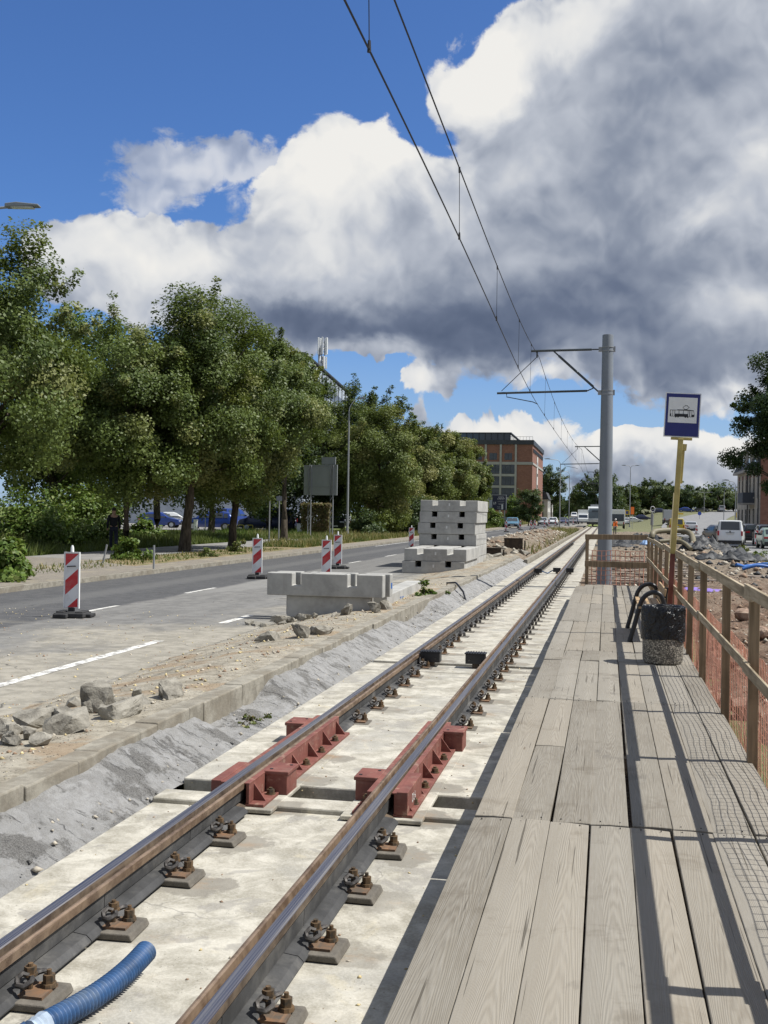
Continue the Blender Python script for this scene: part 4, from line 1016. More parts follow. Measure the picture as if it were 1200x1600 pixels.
# ---------------- tram stop sign on a leaning yellow post
def stop_sign():
    base = Vector((0.83, 15.42, 0.0)); top = at(1066.5, 646, 14.93); top.y = 15.42 + 0.04
    d = (top - base); L = d.length; d.normalize()
    root = empty('tram_stop_sign', tuple(base), 0, 'blue and white tram stop sign on a leaning yellow post with a red-brown foot', 'stop sign')
    lz = 1.10
    b = MB(); b.bar((0, 0, -0.25), tuple(d * lz), 0.064, 0.064, (0, 1, 0)); b.build('lower_post', M['redbrown'], root, bevel=0.005)
    # sign plane faces the photographer side (-Y), up along d
    dpost = d.copy(); d = Vector((0.042, 0.01, 1)).normalized(); X = Vector((1, 0.06, 0)); X = (X - d * X.dot(d)).normalized(); Nn = X.cross(d).normalized()      # Nn points to -Y
    if Nn.y > 0: Nn = -Nn
    cen = dpost * (L - 0.02); hw, hh = 0.236, 0.302
    post_top = dpost * (L - 0.02 - hh - 0.02)
    b = MB(); b.bar(tuple(dpost * lz), tuple(post_top), 0.070, 0.062, (0, 1, 0)); b.build('upper_post', M['yellowp'], root, bevel=0.005)
    b = MB(); b.bar(tuple(dpost * (L - 0.95) + X * 0.046), tuple(post_top + X * 0.05 - d * 0.10), 0.03, 0.02, (0, 1, 0)); b.bar(tuple(post_top - X * 0.13), tuple(post_top + X * 0.15), 0.05, 0.035, tuple(d)); b.bar(tuple(post_top + X * 0.055 - d * 0.16), tuple(post_top + X * 0.06 - d * 0.07), 0.05, 0.05); b.build('post_bracket', M['yellowp'], root, bevel=0.004)
    def slab(b, w, h, off, th, cx=0.0, cy=0.0):
        c = cen + Nn * off + X * cx + d * cy; b.box(c, (w, th, h), Matrix((X, Nn, d)).transposed())
    b = MB(); slab(b, 2 * hw, 2 * hh, 0.0, 0.012)
    sign = b.build('sign_panel', M['whitep'], root)
    b = MB(); slab(b, 2 * hw - 0.028, 2 * hh - 0.028, 0.008, 0.003); b.build('blue_field', M['navy'], sign)
    b = MB(); slab(b, 0.380, 0.345, 0.011, 0.003, 0, 0.066); b.build('white_square', M['whitep'], sign)
    b = MB()
    def poly(pts): b.prism([(px_ * 0.875, py_ * 0.875) for px_, py_ in pts], cen + Nn * 0.0135 + d * 0.02, X, d, Nn, 0.0015)
    def line(x0, y0, x1, y1, w=0.007):
        v = Vector((x1 - x0, y1 - y0)); n2 = Vector((-v.y, v.x)).normalized() * w / 2
        poly([(x0 + n2.x, y0 + n2.y), (x0 - n2.x, y0 - n2.y), (x1 - n2.x, y1 - n2.y), (x1 + n2.x, y1 + n2.y)])
    poly([(-0.115, -0.005), (0.085, -0.005), (0.085, -0.050), (-0.115, -0.050)]); poly([(-0.19, -0.005), (-0.172, -0.005), (-0.172, -0.050), (-0.185, -0.050), (-0.19, -0.035)]); poly([(0.135, -0.012), (0.180, -0.012), (0.182, -0.035), (0.170, -0.050), (0.135, -0.050)])
    line(-0.172, -0.047, 0.14, -0.047, 0.006)
    line(-0.185, 0.048, -0.10, 0.050); poly([(-0.10, 0.047), (0.170, 0.047), (0.165, 0.055), (0.06, 0.063), (-0.08, 0.060)])
    for x in (-0.188, -0.148, -0.118, -0.055, 0.012, 0.083, 0.108, 0.140): line(x, -0.048, x, 0.052, 0.006 if x not in (0.108,) else 0.009)
    line(-0.19, 0.05, -0.186, 0.0, 0.006); line(0.165, 0.05, 0.178, -0.01, 0.005)
    for x in (-0.10, -0.065, 0.045, 0.080): poly([(x + 0.013 * math.cos(a * PI / 5), -0.052 + 0.013 * math.sin(a * PI / 5)) for a in range(10)])
    line(0.03, 0.064, 0.0, 0.098, 0.005); line(0.0, 0.098, 0.045, 0.125, 0.005); line(0.055, 0.064, 0.098, 0.098, 0.005); line(0.098, 0.098, 0.055, 0.125, 0.005); line(0.03, 0.125, 0.07, 0.125, 0.006); poly([(0.02, 0.060), (0.075, 0.060), (0.065, 0.070), (0.03, 0.070)])
    b.build('tram_pictogram', M['black'], sign)
stop_sign()
b = MB(); b.tube([tuple(at(1043, 905, 20.5)), tuple(at(1053, 770, 20.6))], 0.012, 6); tag(b.build('ranging_stick', simple('pale_stick', (0.55, 0.47, 0.28), 0.6)), 'thin pale stick leaning on the fence next to the stop sign post', 'stick')

# ---------------- tram masts and the overhead line
MAST_Y = [29.8, 71.5, 113.2, 155.0]
def mast(y, label, detail=True):
    root = empty('tram_mast', (-0.04, y, -0.5), 0, label, 'mast', 'masts of the tram overhead line')
    H = 6.9
    b = MB(); b.tube([(0, 0, 0), (0, 0, 2.0), (0, 0, H - 0.02), (0, 0, H)], [0.196, 0.182, 0.145, 0.140], 32); b.build('pole', M['greypole'], root, smooth=40)
    b = MB(); b.tube([(0, 0, 0), (0, 0, 0.05)], 0.30, 24)
    for a in range(6): b.cyl((0.25 * math.cos(a * PI / 3), 0.25 * math.sin(a * PI / 3), 0.05), (0.25 * math.cos(a * PI / 3), 0.25 * math.sin(a * PI / 3), 0.11), 0.02, 0.02, 6)
    b.build('base_plate', M['galv'], root)
    zu, zl = 6.52, 5.37
    for z in (zu, zl):
        b = MB()
        for dz in (-0.05, 0.05): b.tube([(0, 0, z + dz - 0.012), (0, 0, z + dz + 0.012)], 0.158 + (0.006 if z < 6 else 0), 24)
        b.box((-0.19, 0, z), (0.10, 0.07, 0.12)); b.box((0.17, 0, z), (0.06, 0.06, 0.14)); b.build('clamp', M['galv'], root)
    b = MB(); b.tube([(-0.20, 0, zu), (-0.42, 0, zu)], 0.018, 8); b.tube([(-0.42, 0, zu), (-2.02, 0, zu - 0.02)], 0.032, 10); b.build('upper_arm', M['armm'], root, smooth=50)
    b = MB(); b.tube([(-0.20, 0, zl), (-1.42, 0, zu - 0.03)], 0.020, 8); b.tube([(-0.36, 0, zl + 0.155), (-1.28, 0, zu - 0.16)], 0.032, 8); b.build('diagonal_brace', M['armm'], root, smooth=50)
    b = MB(); b.tube([(-0.36, 0, zl + 0.12), (-0.52, 0, zl + 0.05)], 0.016, 8); b.tube([(-0.52, 0, zl + 0.05), (-2.92, 0, zl + 0.0)], 0.030, 10); b.build('lower_arm', M['armm'], root, smooth=50)
    b = MB(); b.tube([(-1.86, 0, zu - 0.18), (-2.80, 0, zl + 0.06)], 0.010, 6); b.tube([(-1.86, 0, zu - 0.02), (-1.86, 0, zu - 0.20)], 0.020, 8); b.build('tie_rod', M['wire'], root)
    b = MB(); b.tube([(-2.66, 0, zl - 0.01), (-2.66, 0, zl - 0.10), (-1.95, 0, zl - 0.24), (-1.82, 0, zl - 0.30)], 0.013, 6); b.build('registration_arm', M['armm'], root, smooth=50)
    return root
mast(MAST_Y[0], 'thick grey steel tram mast with black bracket arms, behind the end barrier of the boardwalk')
mast(MAST_Y[1], 'second tram mast down the line, its arms showing beside the big grey mast')
mast(MAST_Y[2], 'third tram mast down the line, its small arms below those of the second')
mast(MAST_Y[3], 'last tram mast before the standing tram')
def overhead():
    root = empty('overhead_line', (0, 0, 0), 0, 'black overhead contact wire and messenger wire running along the tram track', 'overhead line')
    sup = [-11.9] + MAST_Y + [197.0]; zc = 4.55
    def xc(y): return -1.52 - 0.34 * sstep(4, 29.8, y) + (0.25 * sstep(29.8, 71, y))
    def zm(y):
        for a, c in zip(sup[:-1], sup[1:]):
            if a <= y <= c:
                q = (y - (a + c) / 2) / ((c - a) / 2); return 5.29 + 0.55 * q * q
        return 5.84
    ys = frange(-11.9, 190, 260)
    b = MB(); b.tube([(xc(y), y, zc) for y in ys], 0.0075, 6); b.build('contact_wire', M['wire'], root)
    b = MB(); b.tube([(xc(y) * 0.9 - 0.17, y, zm(y)) for y in ys], 0.0075, 6); b.build('messenger_wire', M['wire'], root)
    y = -8.0; lst = [-3.0, 2.0, 6.86, 11.71, 16.73, 22.2, 26.5] + [33.0 + 5.3 * k for k in range(26)]
    for y in lst:
        b = MB(); b.tube([(xc(y), y, zc), (xc(y) * 0.9 - 0.17, y, zm(y))], 0.0036, 5)
        b.cyl((xc(y), y, zc - 0.015), (xc(y), y, zc + 0.06), 0.014, 0.010, 6); b.cyl((xc(y) * 0.9 - 0.17, y, zm(y) - 0.05), (xc(y) * 0.9 - 0.17, y, zm(y) + 0.012), 0.010, 0.012, 6); b.build('dropper', M['wire'], root)
overhead()
# ================================================================ CONCRETE BLOCKS, BEACONS, RUBBLE
def notched(b, w, h, dep, nw, nd, fx=(0.26, 0.74)):
    """side outline with two slots in the top, extruded along +Y"""
    P = [(-w / 2, 0), (w / 2, 0), (w / 2, h)]
    for f in sorted(fx, reverse=True):
        c = -w / 2 + w * f; P += [(c + nw / 2, h), (c + nw / 2, h - nd), (c - nw / 2, h - nd), (c - nw / 2, h)]
    P.append((-w / 2, h)); b.prism(P, (0, 0, 0), (1, 0, 0), (0, 0, 1), (0, 1, 0), dep)
BG = 'notched concrete blocks stacked on the road'
def block(loc, w, h, dep, label, rz=0.0, nw=0.20, nd=0.17, mark=True, marks=None, rnd=None):
    root = empty('concrete_block', loc, rz, label, 'concrete block', BG)
    b = MB(); b.rnd = rnd or random.uniform(0.05, 1); notched(b, w, h, dep, nw, nd) if nw else b.box((0, dep / 2, h / 2), (w, dep, h))
    o = b.build('block_body', M['block'], root, bevel=0.014)
    if mark:
        m_ = MB(); m_.box((0.01, -0.002, h * 0.62), (0.05, 0.003, 0.09)); m_.build('paper_tag', M['plate'], o)
        m_ = MB(); m_.box((w / 2 + 0.002, dep * 0.5, h * 0.6), (0.003, 0.07, 0.10)); m_.build('paper_tag', simple('faded_tag', (0.40, 0.40, 0.39)), o)
    return root
rb = random.Random(5)
zr = -0.296
names_rear = ['lowest block of the rear stack, hidden behind the front pair', 'second block up in the rear stack, level with the top of the front pair', 'third block up in the tall rear stack, just above the front pair', 'fourth block up in the tall rear stack, two dark slots under its top edge', 'fifth block up in the tall rear stack, stained darker than the rest', 'topmost block of the tall stack, its two notches open to the sky']
for k in range(6):
    block((-5.40 + (0.05 if k == 5 else rb.uniform(-0.03, 0.03)), 37.75 + rb.uniform(-0.03, 0.03), zr + 0.392 * k), 2.0, 0.385, 3.3, names_rear[k], nw=0.19, nd=0.18)
block((-5.30, 34.05, zr), 1.97, 0.385, 3.45, 'bottom block of the low front pair before the tall stack, dark slots under its lid', nw=0.19, nd=0.18)
block((-5.24, 34.08, zr + 0.392), 1.97, 0.385, 3.45, 'upper block of the low front pair before the tall stack, with two white notches', nw=0.19, nd=0.18)
# near pile: thin notched slabs lying on plain ones
zn = -0.262
block((-4.78, 18.50, zn + 0.385), 2.07, 0.395, 0.24, 'front one of the two notched concrete slabs topping the low pile nearest the rubble', nw=0.16, nd=0.215, mark=False, rz=0.0)
block((-4.72, 18.86, zn + 0.385), 2.07, 0.395, 0.24, 'rear one of the two notched concrete slabs topping the low pile, with a blue mark', nw=0.16, nd=0.215, mark=False)
block((-4.72, 18.58, zn), 1.50, 0.38, 0.24, 'plain concrete slab carrying the front notched slab of the low pile', nw=0, mark=False)
block((-5.05, 18.98, zn), 1.10, 0.38, 0.24, 'plain concrete slab at the back under the low pile', nw=0, mark=False)
side = block((-4.05, 19.6, zn - 0.02), 0.34, 0.37, 4.6, 'long pale concrete slab lying beside the low pile with blue writing on its flank', nw=0, mark=False, rz=0.03)
b = MB()
for q, (y0, z0, dy, dz) in enumerate([(1.5, 0.17, 0.03, 0.13), (1.62, 0.17, 0.03, 0.13), (1.56, 0.23, 0.09, 0.02), (1.76, 0.17, 0.03, 0.13), (1.84, 0.21, 0.12, 0.025)]): b.box((0.1725, y0 + dy / 2, z0), (0.003, dy, dz))
b.build('blue_writing', M['bluepipe'], side)
b = MB(); b.box((1.0365, 0.12, 0.19), (0.003, 0.12, 0.10)); b.build('blue_mark', M['bluepipe'], [o for o in bpy.data.objects if o.get('label', '').startswith('rear one of the two')][0])
# kerb slab fallen in front
def chunk(loc, size, seed, label, flat=1.0, group='lumps of broken concrete by the kerb', yaw=0.0):
    r = random.Random(seed); bm = bmesh.new()
    for i in range(22):
        v = Vector((r.uniform(-1, 1), r.uniform(-1, 1), r.uniform(-1, 1)))
        m_ = max(abs(v.x), abs(v.y), abs(v.z)); v = v / m_ * r.uniform(0.72, 1.0)
        bm.verts.new((v.x * size[0] / 2, v.y * size[1] / 2, v.z * size[2] / 2))
    res = bmesh.ops.convex_hull(bm, input=bm.verts[:])
    bmesh.ops.delete(bm, geom=[g for g in res['geom_interior'] if isinstance(g, bmesh.types.BMVert)], context='VERTS')
    bmesh.ops.triangulate(bm, faces=bm.faces[:]); bmesh.ops.subdivide_edges(bm, edges=bm.edges[:], cuts=5, use_grid_fill=True)
    bm.normal_update(); s_ = min(size)
    for v in bm.verts:
        k = 0.12 * s_ * fbm(v.co.x / s_ * 2.2 + seed, v.co.y / s_ * 2.2, v.co.z / s_ * 2.2) + 0.055 * s_ * fbm(v.co.x / s_ * 6 + seed, v.co.y / s_ * 6, v.co.z / s_ * 6) + 0.03 * s_ * fbm(v.co.x / s_ * 17, v.co.y / s_ * 17 + seed, v.co.z / s_ * 17, 2)
        v.co += v.normal * k
    me = bpy.data.meshes.new('concrete_lump'); bm.to_mesh(me); bm.free(); me.materials.append(M['rock']); me.shade_smooth(); me.set_sharp_from_angle(angle=math.radians(28))
    o = bpy.data.objects.new('concrete_lump', me); col.objects.link(o); o.location = (loc[0], loc[1], loc[2] + size[2] * 0.42); o.rotation_euler = (r.uniform(-0.25, 0.25), r.uniform(-0.25, 0.25), yaw or r.uniform(0, 6))
    return tag(o, label, 'concrete lump', group)
CH = [((-4.36, 9.05, -0.22), (0.34, 0.30, 0.34), 'pointed concrete lump standing tallest in the rubble heap by the kerb'),
      ((-4.02, 8.75, -0.20), (0.52, 0.26, 0.22), 'broad rounded concrete lump at the kerb edge of the rubble heap'),
      ((-4.18, 8.05, -0.22), (0.50, 0.26, 0.24), 'long broken kerb piece lying lowest at the front of the rubble heap'),
      ((-4.62, 8.45, -0.24), (0.46, 0.28, 0.22), 'blocky concrete lump at the road side of the rubble heap'),
      ((-4.75, 8.05, -0.25), (0.30, 0.30, 0.20), 'weathered lump at the outer end of the rubble heap'),
      ((-4.20, 9.35, -0.20), (0.46, 0.20, 0.12), 'flat slab fragment tipped behind the tallest lump'),
      ((-3.98, 9.75, -0.19), (0.32, 0.24, 0.22), 'squared lump lying alone just beyond the rubble heap'),
      ((-4.40, 8.50, -0.23), (0.24, 0.22, 0.16), 'small lump wedged in the middle of the rubble heap'),
      ((-4.48, 14.3, -0.24), (0.36, 0.30, 0.17), 'squared lump alone on the sandy road short of the low slab pile'),
      ((-4.10, 14.6, -0.22), (0.26, 0.30, 0.20), 'rough lump with a broken face beside the kerb'),
      ((-3.92, 15.1, -0.20), (0.34, 0.30, 0.17), 'ragged lump against the kerb, next to the rough one'),
      ((-5.35, 18.0, -0.27), (0.42, 0.30, 0.16), 'low lump at the outer corner of the slab pile'),
      ((-5.05, 18.15, -0.27), (0.28, 0.26, 0.15), 'lump leaning on another by the outer corner of the slab pile'),
      ((-5.75, 17.8, -0.27), (0.40, 0.24, 0.11), 'thin crust of concrete lying apart from the slab pile'),
      ((-4.32, 18.28, -0.25), (0.27, 0.18, 0.24), 'squared stone standing on end before the slab pile'),
      ((-3.93, 18.6, -0.24), (0.22, 0.22, 0.24), 'rounded rough stone at the inner corner of the slab pile'),
      ((-3.80, 19.2, -0.22), (0.22, 0.26, 0.24), 'tan stone leaning on the long pale slab')]
for i, (l, s_, lab) in enumerate(CH): q_ = 0.955 if i < 8 else 0.98; chunk((l[0] * q_, l[1] * q_, soil_z(l[0] * q_, l[1] * q_) - 0.015), tuple(v * (0.82 if i < 8 else 0.95) for v in s_), 40 + i, lab)
rr = random.Random(9)
for i in range(22):
    yy = rr.uniform(7.2, 9.6); xx = -4.15 + (8.4 - yy) * 0.12 + rr.uniform(-0.45, 0.2); chunk((xx, yy, soil_z(xx, yy) - 0.01), (rr.uniform(0.08, 0.2), rr.uniform(0.08, 0.16), rr.uniform(0.06, 0.13)), 300 + i, 'small jagged fragment scattered through the rubble heap by the kerb', group='small fragments in the rubble heap')
for i in range(10):
    xx, yy = rr.uniform(-5.9, -3.9), rr.uniform(17.2, 18.3); chunk((xx, yy, max(-0.30, soil_z(xx, yy)) - 0.01), (rr.uniform(0.08, 0.22), rr.uniform(0.08, 0.18), rr.uniform(0.05, 0.12)), 330 + i, 'small fragment strewn on the ground in front of the low slab pile', group='small fragments before the slab pile')
for i in range(16):
    chunk((rr.uniform(-5.6, -4.4) + 1.0 * (i / 16), 40 + i * 0.75 + rr.uniform(-0.3, 0.3), -0.27), (rr.uniform(0.3, 0.8), rr.uniform(0.3, 0.6), rr.uniform(0.15, 0.4)), 90 + i, 'grey concrete fragment in the long heap beyond the tall block stack', group='fragments in the far rubble heap')
for i, (x, y, w, h, lab) in enumerate([(-5.05, 44.2, 0.62, 0.36, 'low dark rusty sheet box end, first of the trio at the far rubble heap'), (-4.65, 45.0, 0.90, 0.50, 'broad dark rusty box in the middle of the far rubble heap'), (-4.2, 51.0, 0.85, 0.78, 'tall dark rusty box at the far end of the rubble heap')]):
    root = empty('rusty_box', (x, y, -0.30), 0.1, lab, 'steel box', 'rusty boxes in the rubble heap')
    b = MB(); b.box((0, 0, h / 2), (w, 0.45, h)); b.build('box_shell', M['brown'], root, bevel=0.02)
    b = MB(); b.box((0, 0, h + 0.012), (w + 0.05, 0.5, 0.03)); b.build('rim', M['brown'], root)
    b = MB(); b.box((w / 2 + 0.10, 0.05, h * 0.45), (0.06, 0.10, h * 0.9)); b.build('upright_bar', M['brown'], root)
# scattered small stones and chips over the soil (nobody could count them)
def pebbles(name, n, xf, yf, zf, smin, smax, mats, seed, label=None):
    r = np.random.RandomState(seed); V, F = [], []
    base = np.array([(1, 0, 0), (-1, 0, 0), (0, 1, 0), (0, -1, 0), (0, 0, 1), (0, 0, -1)], float)
    tri = np.array([(0, 2, 4), (2, 1, 4), (1, 3, 4), (3, 0, 4), (2, 0, 5), (1, 2, 5), (3, 1, 5), (0, 3, 5)])
    for i in range(n):
        y = yf(r); x = xf(r, y); s = smin + (smax - smin) * r.rand() ** 3
        k = base * (s * (0.6 + 0.8 * r.rand(6, 1))) * np.array([1, r.uniform(0.6, 1.3), r.uniform(0.4, 0.9)]); a = r.rand() * 6.28
        R = np.array([[math.cos(a), -math.sin(a), 0], [math.sin(a), math.cos(a), 0], [0, 0, 1]])
        V.append(k @ R.T + np.array([x, y, zf(x, y) + s * 0.2])); F.append(tri + 6 * i)
    return tag(np_mesh(name, np.vstack(V), np.vstack(F), mats, mi=np.repeat(r.randint(0, len(mats), n), 8)), kind='stuff')
M['pebA'] = simple('stone_pale', (0.40, 0.36, 0.29), 0.9, var=0.3); M['pebB'] = simple('stone_brown', (0.25, 0.17, 0.115), 0.9, var=0.3); M['chip'] = simple('straw_chip', (0.50, 0.41, 0.22), 0.9, var=0.3)
pebbles('gravel', 4200, lambda r, y: r.uniform(0.95, 5.5), lambda r: 4 + 26 * r.rand() ** 1.3, dirt_z, 0.008, 0.07, [M['pebA'], M['pebB'], M['pebB']], 1)
pebbles('gravel', 2600, lambda r, y: -3.8 - 2.2 * r.rand() ** 1.7, lambda r: 4 + 22 * r.rand() ** 1.2, soil_z, 0.004, 0.028, [M['pebA'], M['pebB'], M['chip']], 2)
pebbles('gravel', 1800, lambda r, y: r.uniform(-12.0, -4.5), lambda r: 8 + 11 * r.rand(), lambda x, y: max(-0.302, soil_z(x, y) if x > -6 else -1), 0.004, 0.022, [M['chip'], M['pebA'], M['pebB']], 3)
pebbles('gravel', 1100, lambda r, y: r.uniform(-2.9, -0.8), lambda r: 3 + 22 * r.rand() ** 1.4, lambda x, y: -0.345 if y < 6.86 else -0.314, 0.002, 0.012, [M['pebB'], M['pebA'], M['chip']], 7)
pebbles('gravel', 700, lambda r, y: -3.36 + 0.42 * r.rand() ** 0.6, lambda r: 3 + 38 * r.rand() ** 1.2, lambda x, y: -0.155 - 0.19 * (x + 3.38) / 0.45, 0.004, 0.026, [M['mortar'], M['pebA']], 8)
pebbles('gravel', 1500, lambda r, y: r.uniform(-6.5, -3.3), lambda r: 33 + 80 * r.rand(), bank_z, 0.02, 0.16, [M['pebA'], M['pebB']], 4)
M['matdeb'] = simple('dark_debris', (0.03, 0.032, 0.034), 0.7, var=0.5)
pebbles('debris', 900, lambda r, y: 2.5 + 5.2 * r.rand(), lambda r: 36 + 50 * r.rand(), lambda x, y: dirt_z(x, y) + 0.02, 0.03, 0.22, [M['matdeb'], M['matdeb'], M['pebA'], M['pebB']], 11)
pebbles('debris', 700, lambda r, y: 0.6 + 5.0 * r.rand(), lambda r: 28 + 50 * r.rand(), lambda x, y: dirt_z(x, y), 0.03, 0.16, [M['pebB'], M['pebA'], M['matdeb']], 12)
# larger lumps of soil beside the fence
for i in range(64):
    x, y = rr.uniform(1.25, 4.8), rr.uniform(5.5, 26)
    s_ = rr.uniform(0.10, 0.40); o = chunk((x, y, dirt_z(x, y) - 0.05), (s_, s_ * rr.uniform(0.7, 1.1), s_ * rr.uniform(0.5, 0.8)), 200 + i, 'clod of dug soil and stone lying beyond the orange netting', group='clods beside the boardwalk')
    o.data.materials[0] = M['clod'] if 'clod' in M else M.setdefault('clod', simple('clod_soil', (0.27, 0.185, 0.135), 0.95, var=0.35, scale=7, bump=0.8, dirt=(0.36, 0.29, 0.22))); o['category'] = 'soil clod'; o.name = 'soil_clod'

# ---------------- warning beacons
def beacon_proto(mat):
    root = empty('warning_beacon', (0, 0, 0))
    b = MB(); b.box((0, 0, 0), (0.25, 0.035, 0.95)); o = b.build('striped_board', mat, root, bevel=0.006, loc=(0, 0, 0)); o.location = (0, 0, 0.635)
    fr = MB()
    for s in (-1, 1): fr.box((s * 0.130, 0, 0), (0.014, 0.05, 0.97))
    fr.box((0, 0, 0.483), (0.274, 0.05, 0.012)); fr.build('white_edge', M['whitep'], o)
    b = MB(); b.lathe([(0, 0), (0.030, 0), (0.026, 0.08), (0.014, 0.115), (0.0, 0.118)], (0, 0, 1.125), 14); b.build('top_plug', M['whitep'], root, smooth=50)
    b = MB(); b.box((0.02, 0, 0.045), (0.52, 0.42, 0.08)); b.box((-0.16, 0.03, 0.095), (0.14, 0.34, 0.03)); b.box((0.19, 0.0, 0.095), (0.14, 0.34, 0.03)); b.box((-0.10, -0.25, 0.04), (0.24, 0.12, 0.07)); b.box((0.32, 0.06, 0.035), (0.10, 0.26, 0.06)); b.build('rubber_foot', M['darkrub'], root, bevel=0.015)
    b = MB(); b.box((0, 0, 0.135), (0.10, 0.06, 0.07)); b.build('socket', M['darkrub'], root)
    b = MB(); b.tube([(-0.07, -0.035, 0.87), (-0.07, -0.055, 0.875), (0.07, -0.055, 0.885), (0.07, -0.035, 0.88)], 0.011, 6); b.build('handle', M['black'], root)
    return root
BGp = 'red and white warning beacons'
pR = beacon_proto(M['stripeR']); pL = beacon_proto(M['stripeL']); used = set()
def beacon(proto, loc, rz, label, s=1.0):
    o = proto if proto.name not in used else copy_tree(proto); used.add(proto.name)
    o.location = loc; o.rotation_euler = (0, 0, rz); o.scale = (s, s, s); return tag(o, label, 'beacon', BGp)
z = -0.296
beacon(pR, (-9.05, 17.6, z), 0.12, 'striped beacon standing closest, at the edge of the sandy patch on the dark lane')
beacon(pR, (-9.50, 29.3, z), 0.1, 'striped beacon in the middle of the road, with dark rubble foot on the dashed line')
beacon(pR, (-7.75, 30.2, z - 0.03), 0.05, 'striped beacon rising right behind the low slab pile')
beacon(pR, (-8.75, 35.6, z), 0.05, 'striped beacon half hidden behind the one at the low slab pile')
beacon(pR, (-9.95, 56.5, z), 0.05, 'striped beacon beside the tall block stack, before the trees')
for (px, dd, lab) in [(791, 118, 'striped beacon before the pale blue car'), (813, 135, 'striped beacon just behind the pale blue car'), (830, 140, 'slanting beacon pair member nearer the blue car, by the small tree'), (836, 146, 'slanting beacon pair member nearer the silver car'), (851, 165, 'small beacon beside the silver car'), (858, 172, 'small beacon between the silver car and the white car'), (868, 185, 'tiny beacon before the white car'), (884, 200, 'tiny beacon before the dark blue car'), (896, 215, 'tiny beacon before the last cars of the queue')]:
    p = at(px, 806, dd); beacon(pL, (p.x, p.y, z), 0.1, lab)
p = at(1182, 853, 84); beacon(pL, (p.x, p.y, -0.546), -0.1, 'striped beacon on the side road behind the white van', 1.1)
p = at(1071, 832, 150); beacon(pL, (p.x, p.y, -0.546), 0, 'far beacon at the near flank of the silver car on the side road')
p = at(1088, 828, 138); beacon(pL, (p.x, p.y, -0.546), 0, 'far beacon in front of the silver car boot on the side road')
# ================================================================ TREES, SHRUBS, GRASS
def leaf_cloud(rs, cen, rad, counts, size, out_c, drop=0.25):
    """diamond leaves around clump centres: returns verts, faces, clump index per leaf"""
    idx = np.repeat(np.arange(len(cen)), counts); n = len(idx)
    d = rs.normal(size=(n, 3)); d /= np.linalg.norm(d, axis=1, keepdims=True) + 1e-9
    r = rs.rand(n) ** 0.45
    P = cen[idx] + d * (rad[idx] * r)[:, None] * np.array([1.0, 1.0, 0.78])
    P[:, 2] -= drop * rad[idx] * rs.rand(n) ** 2
    o = P - out_c; o /= np.linalg.norm(o, axis=1, keepdims=True) + 1e-9
    N = 0.75 * o + np.array([0, 0, 0.45]) + rs.normal(size=(n, 3)) * 0.5; N /= np.linalg.norm(N, axis=1, keepdims=True)
    t = rs.normal(size=(n, 3)); T = np.cross(N, t); T /= np.linalg.norm(T, axis=1, keepdims=True) + 1e-9; B = np.cross(N, T)
    s = size * (0.6 + 0.8 * rs.rand(n))[:, None]
    V = np.stack([P - T * s * 0.55, P - B * s * 0.36 + N * s * 0.06, P + T * s * 0.55 - N * s * 0.05, P + B * s * 0.36 + N * s * 0.06], axis=1).reshape(-1, 3)
    F = np.arange(4 * n).reshape(n, 4); return V, F, idx
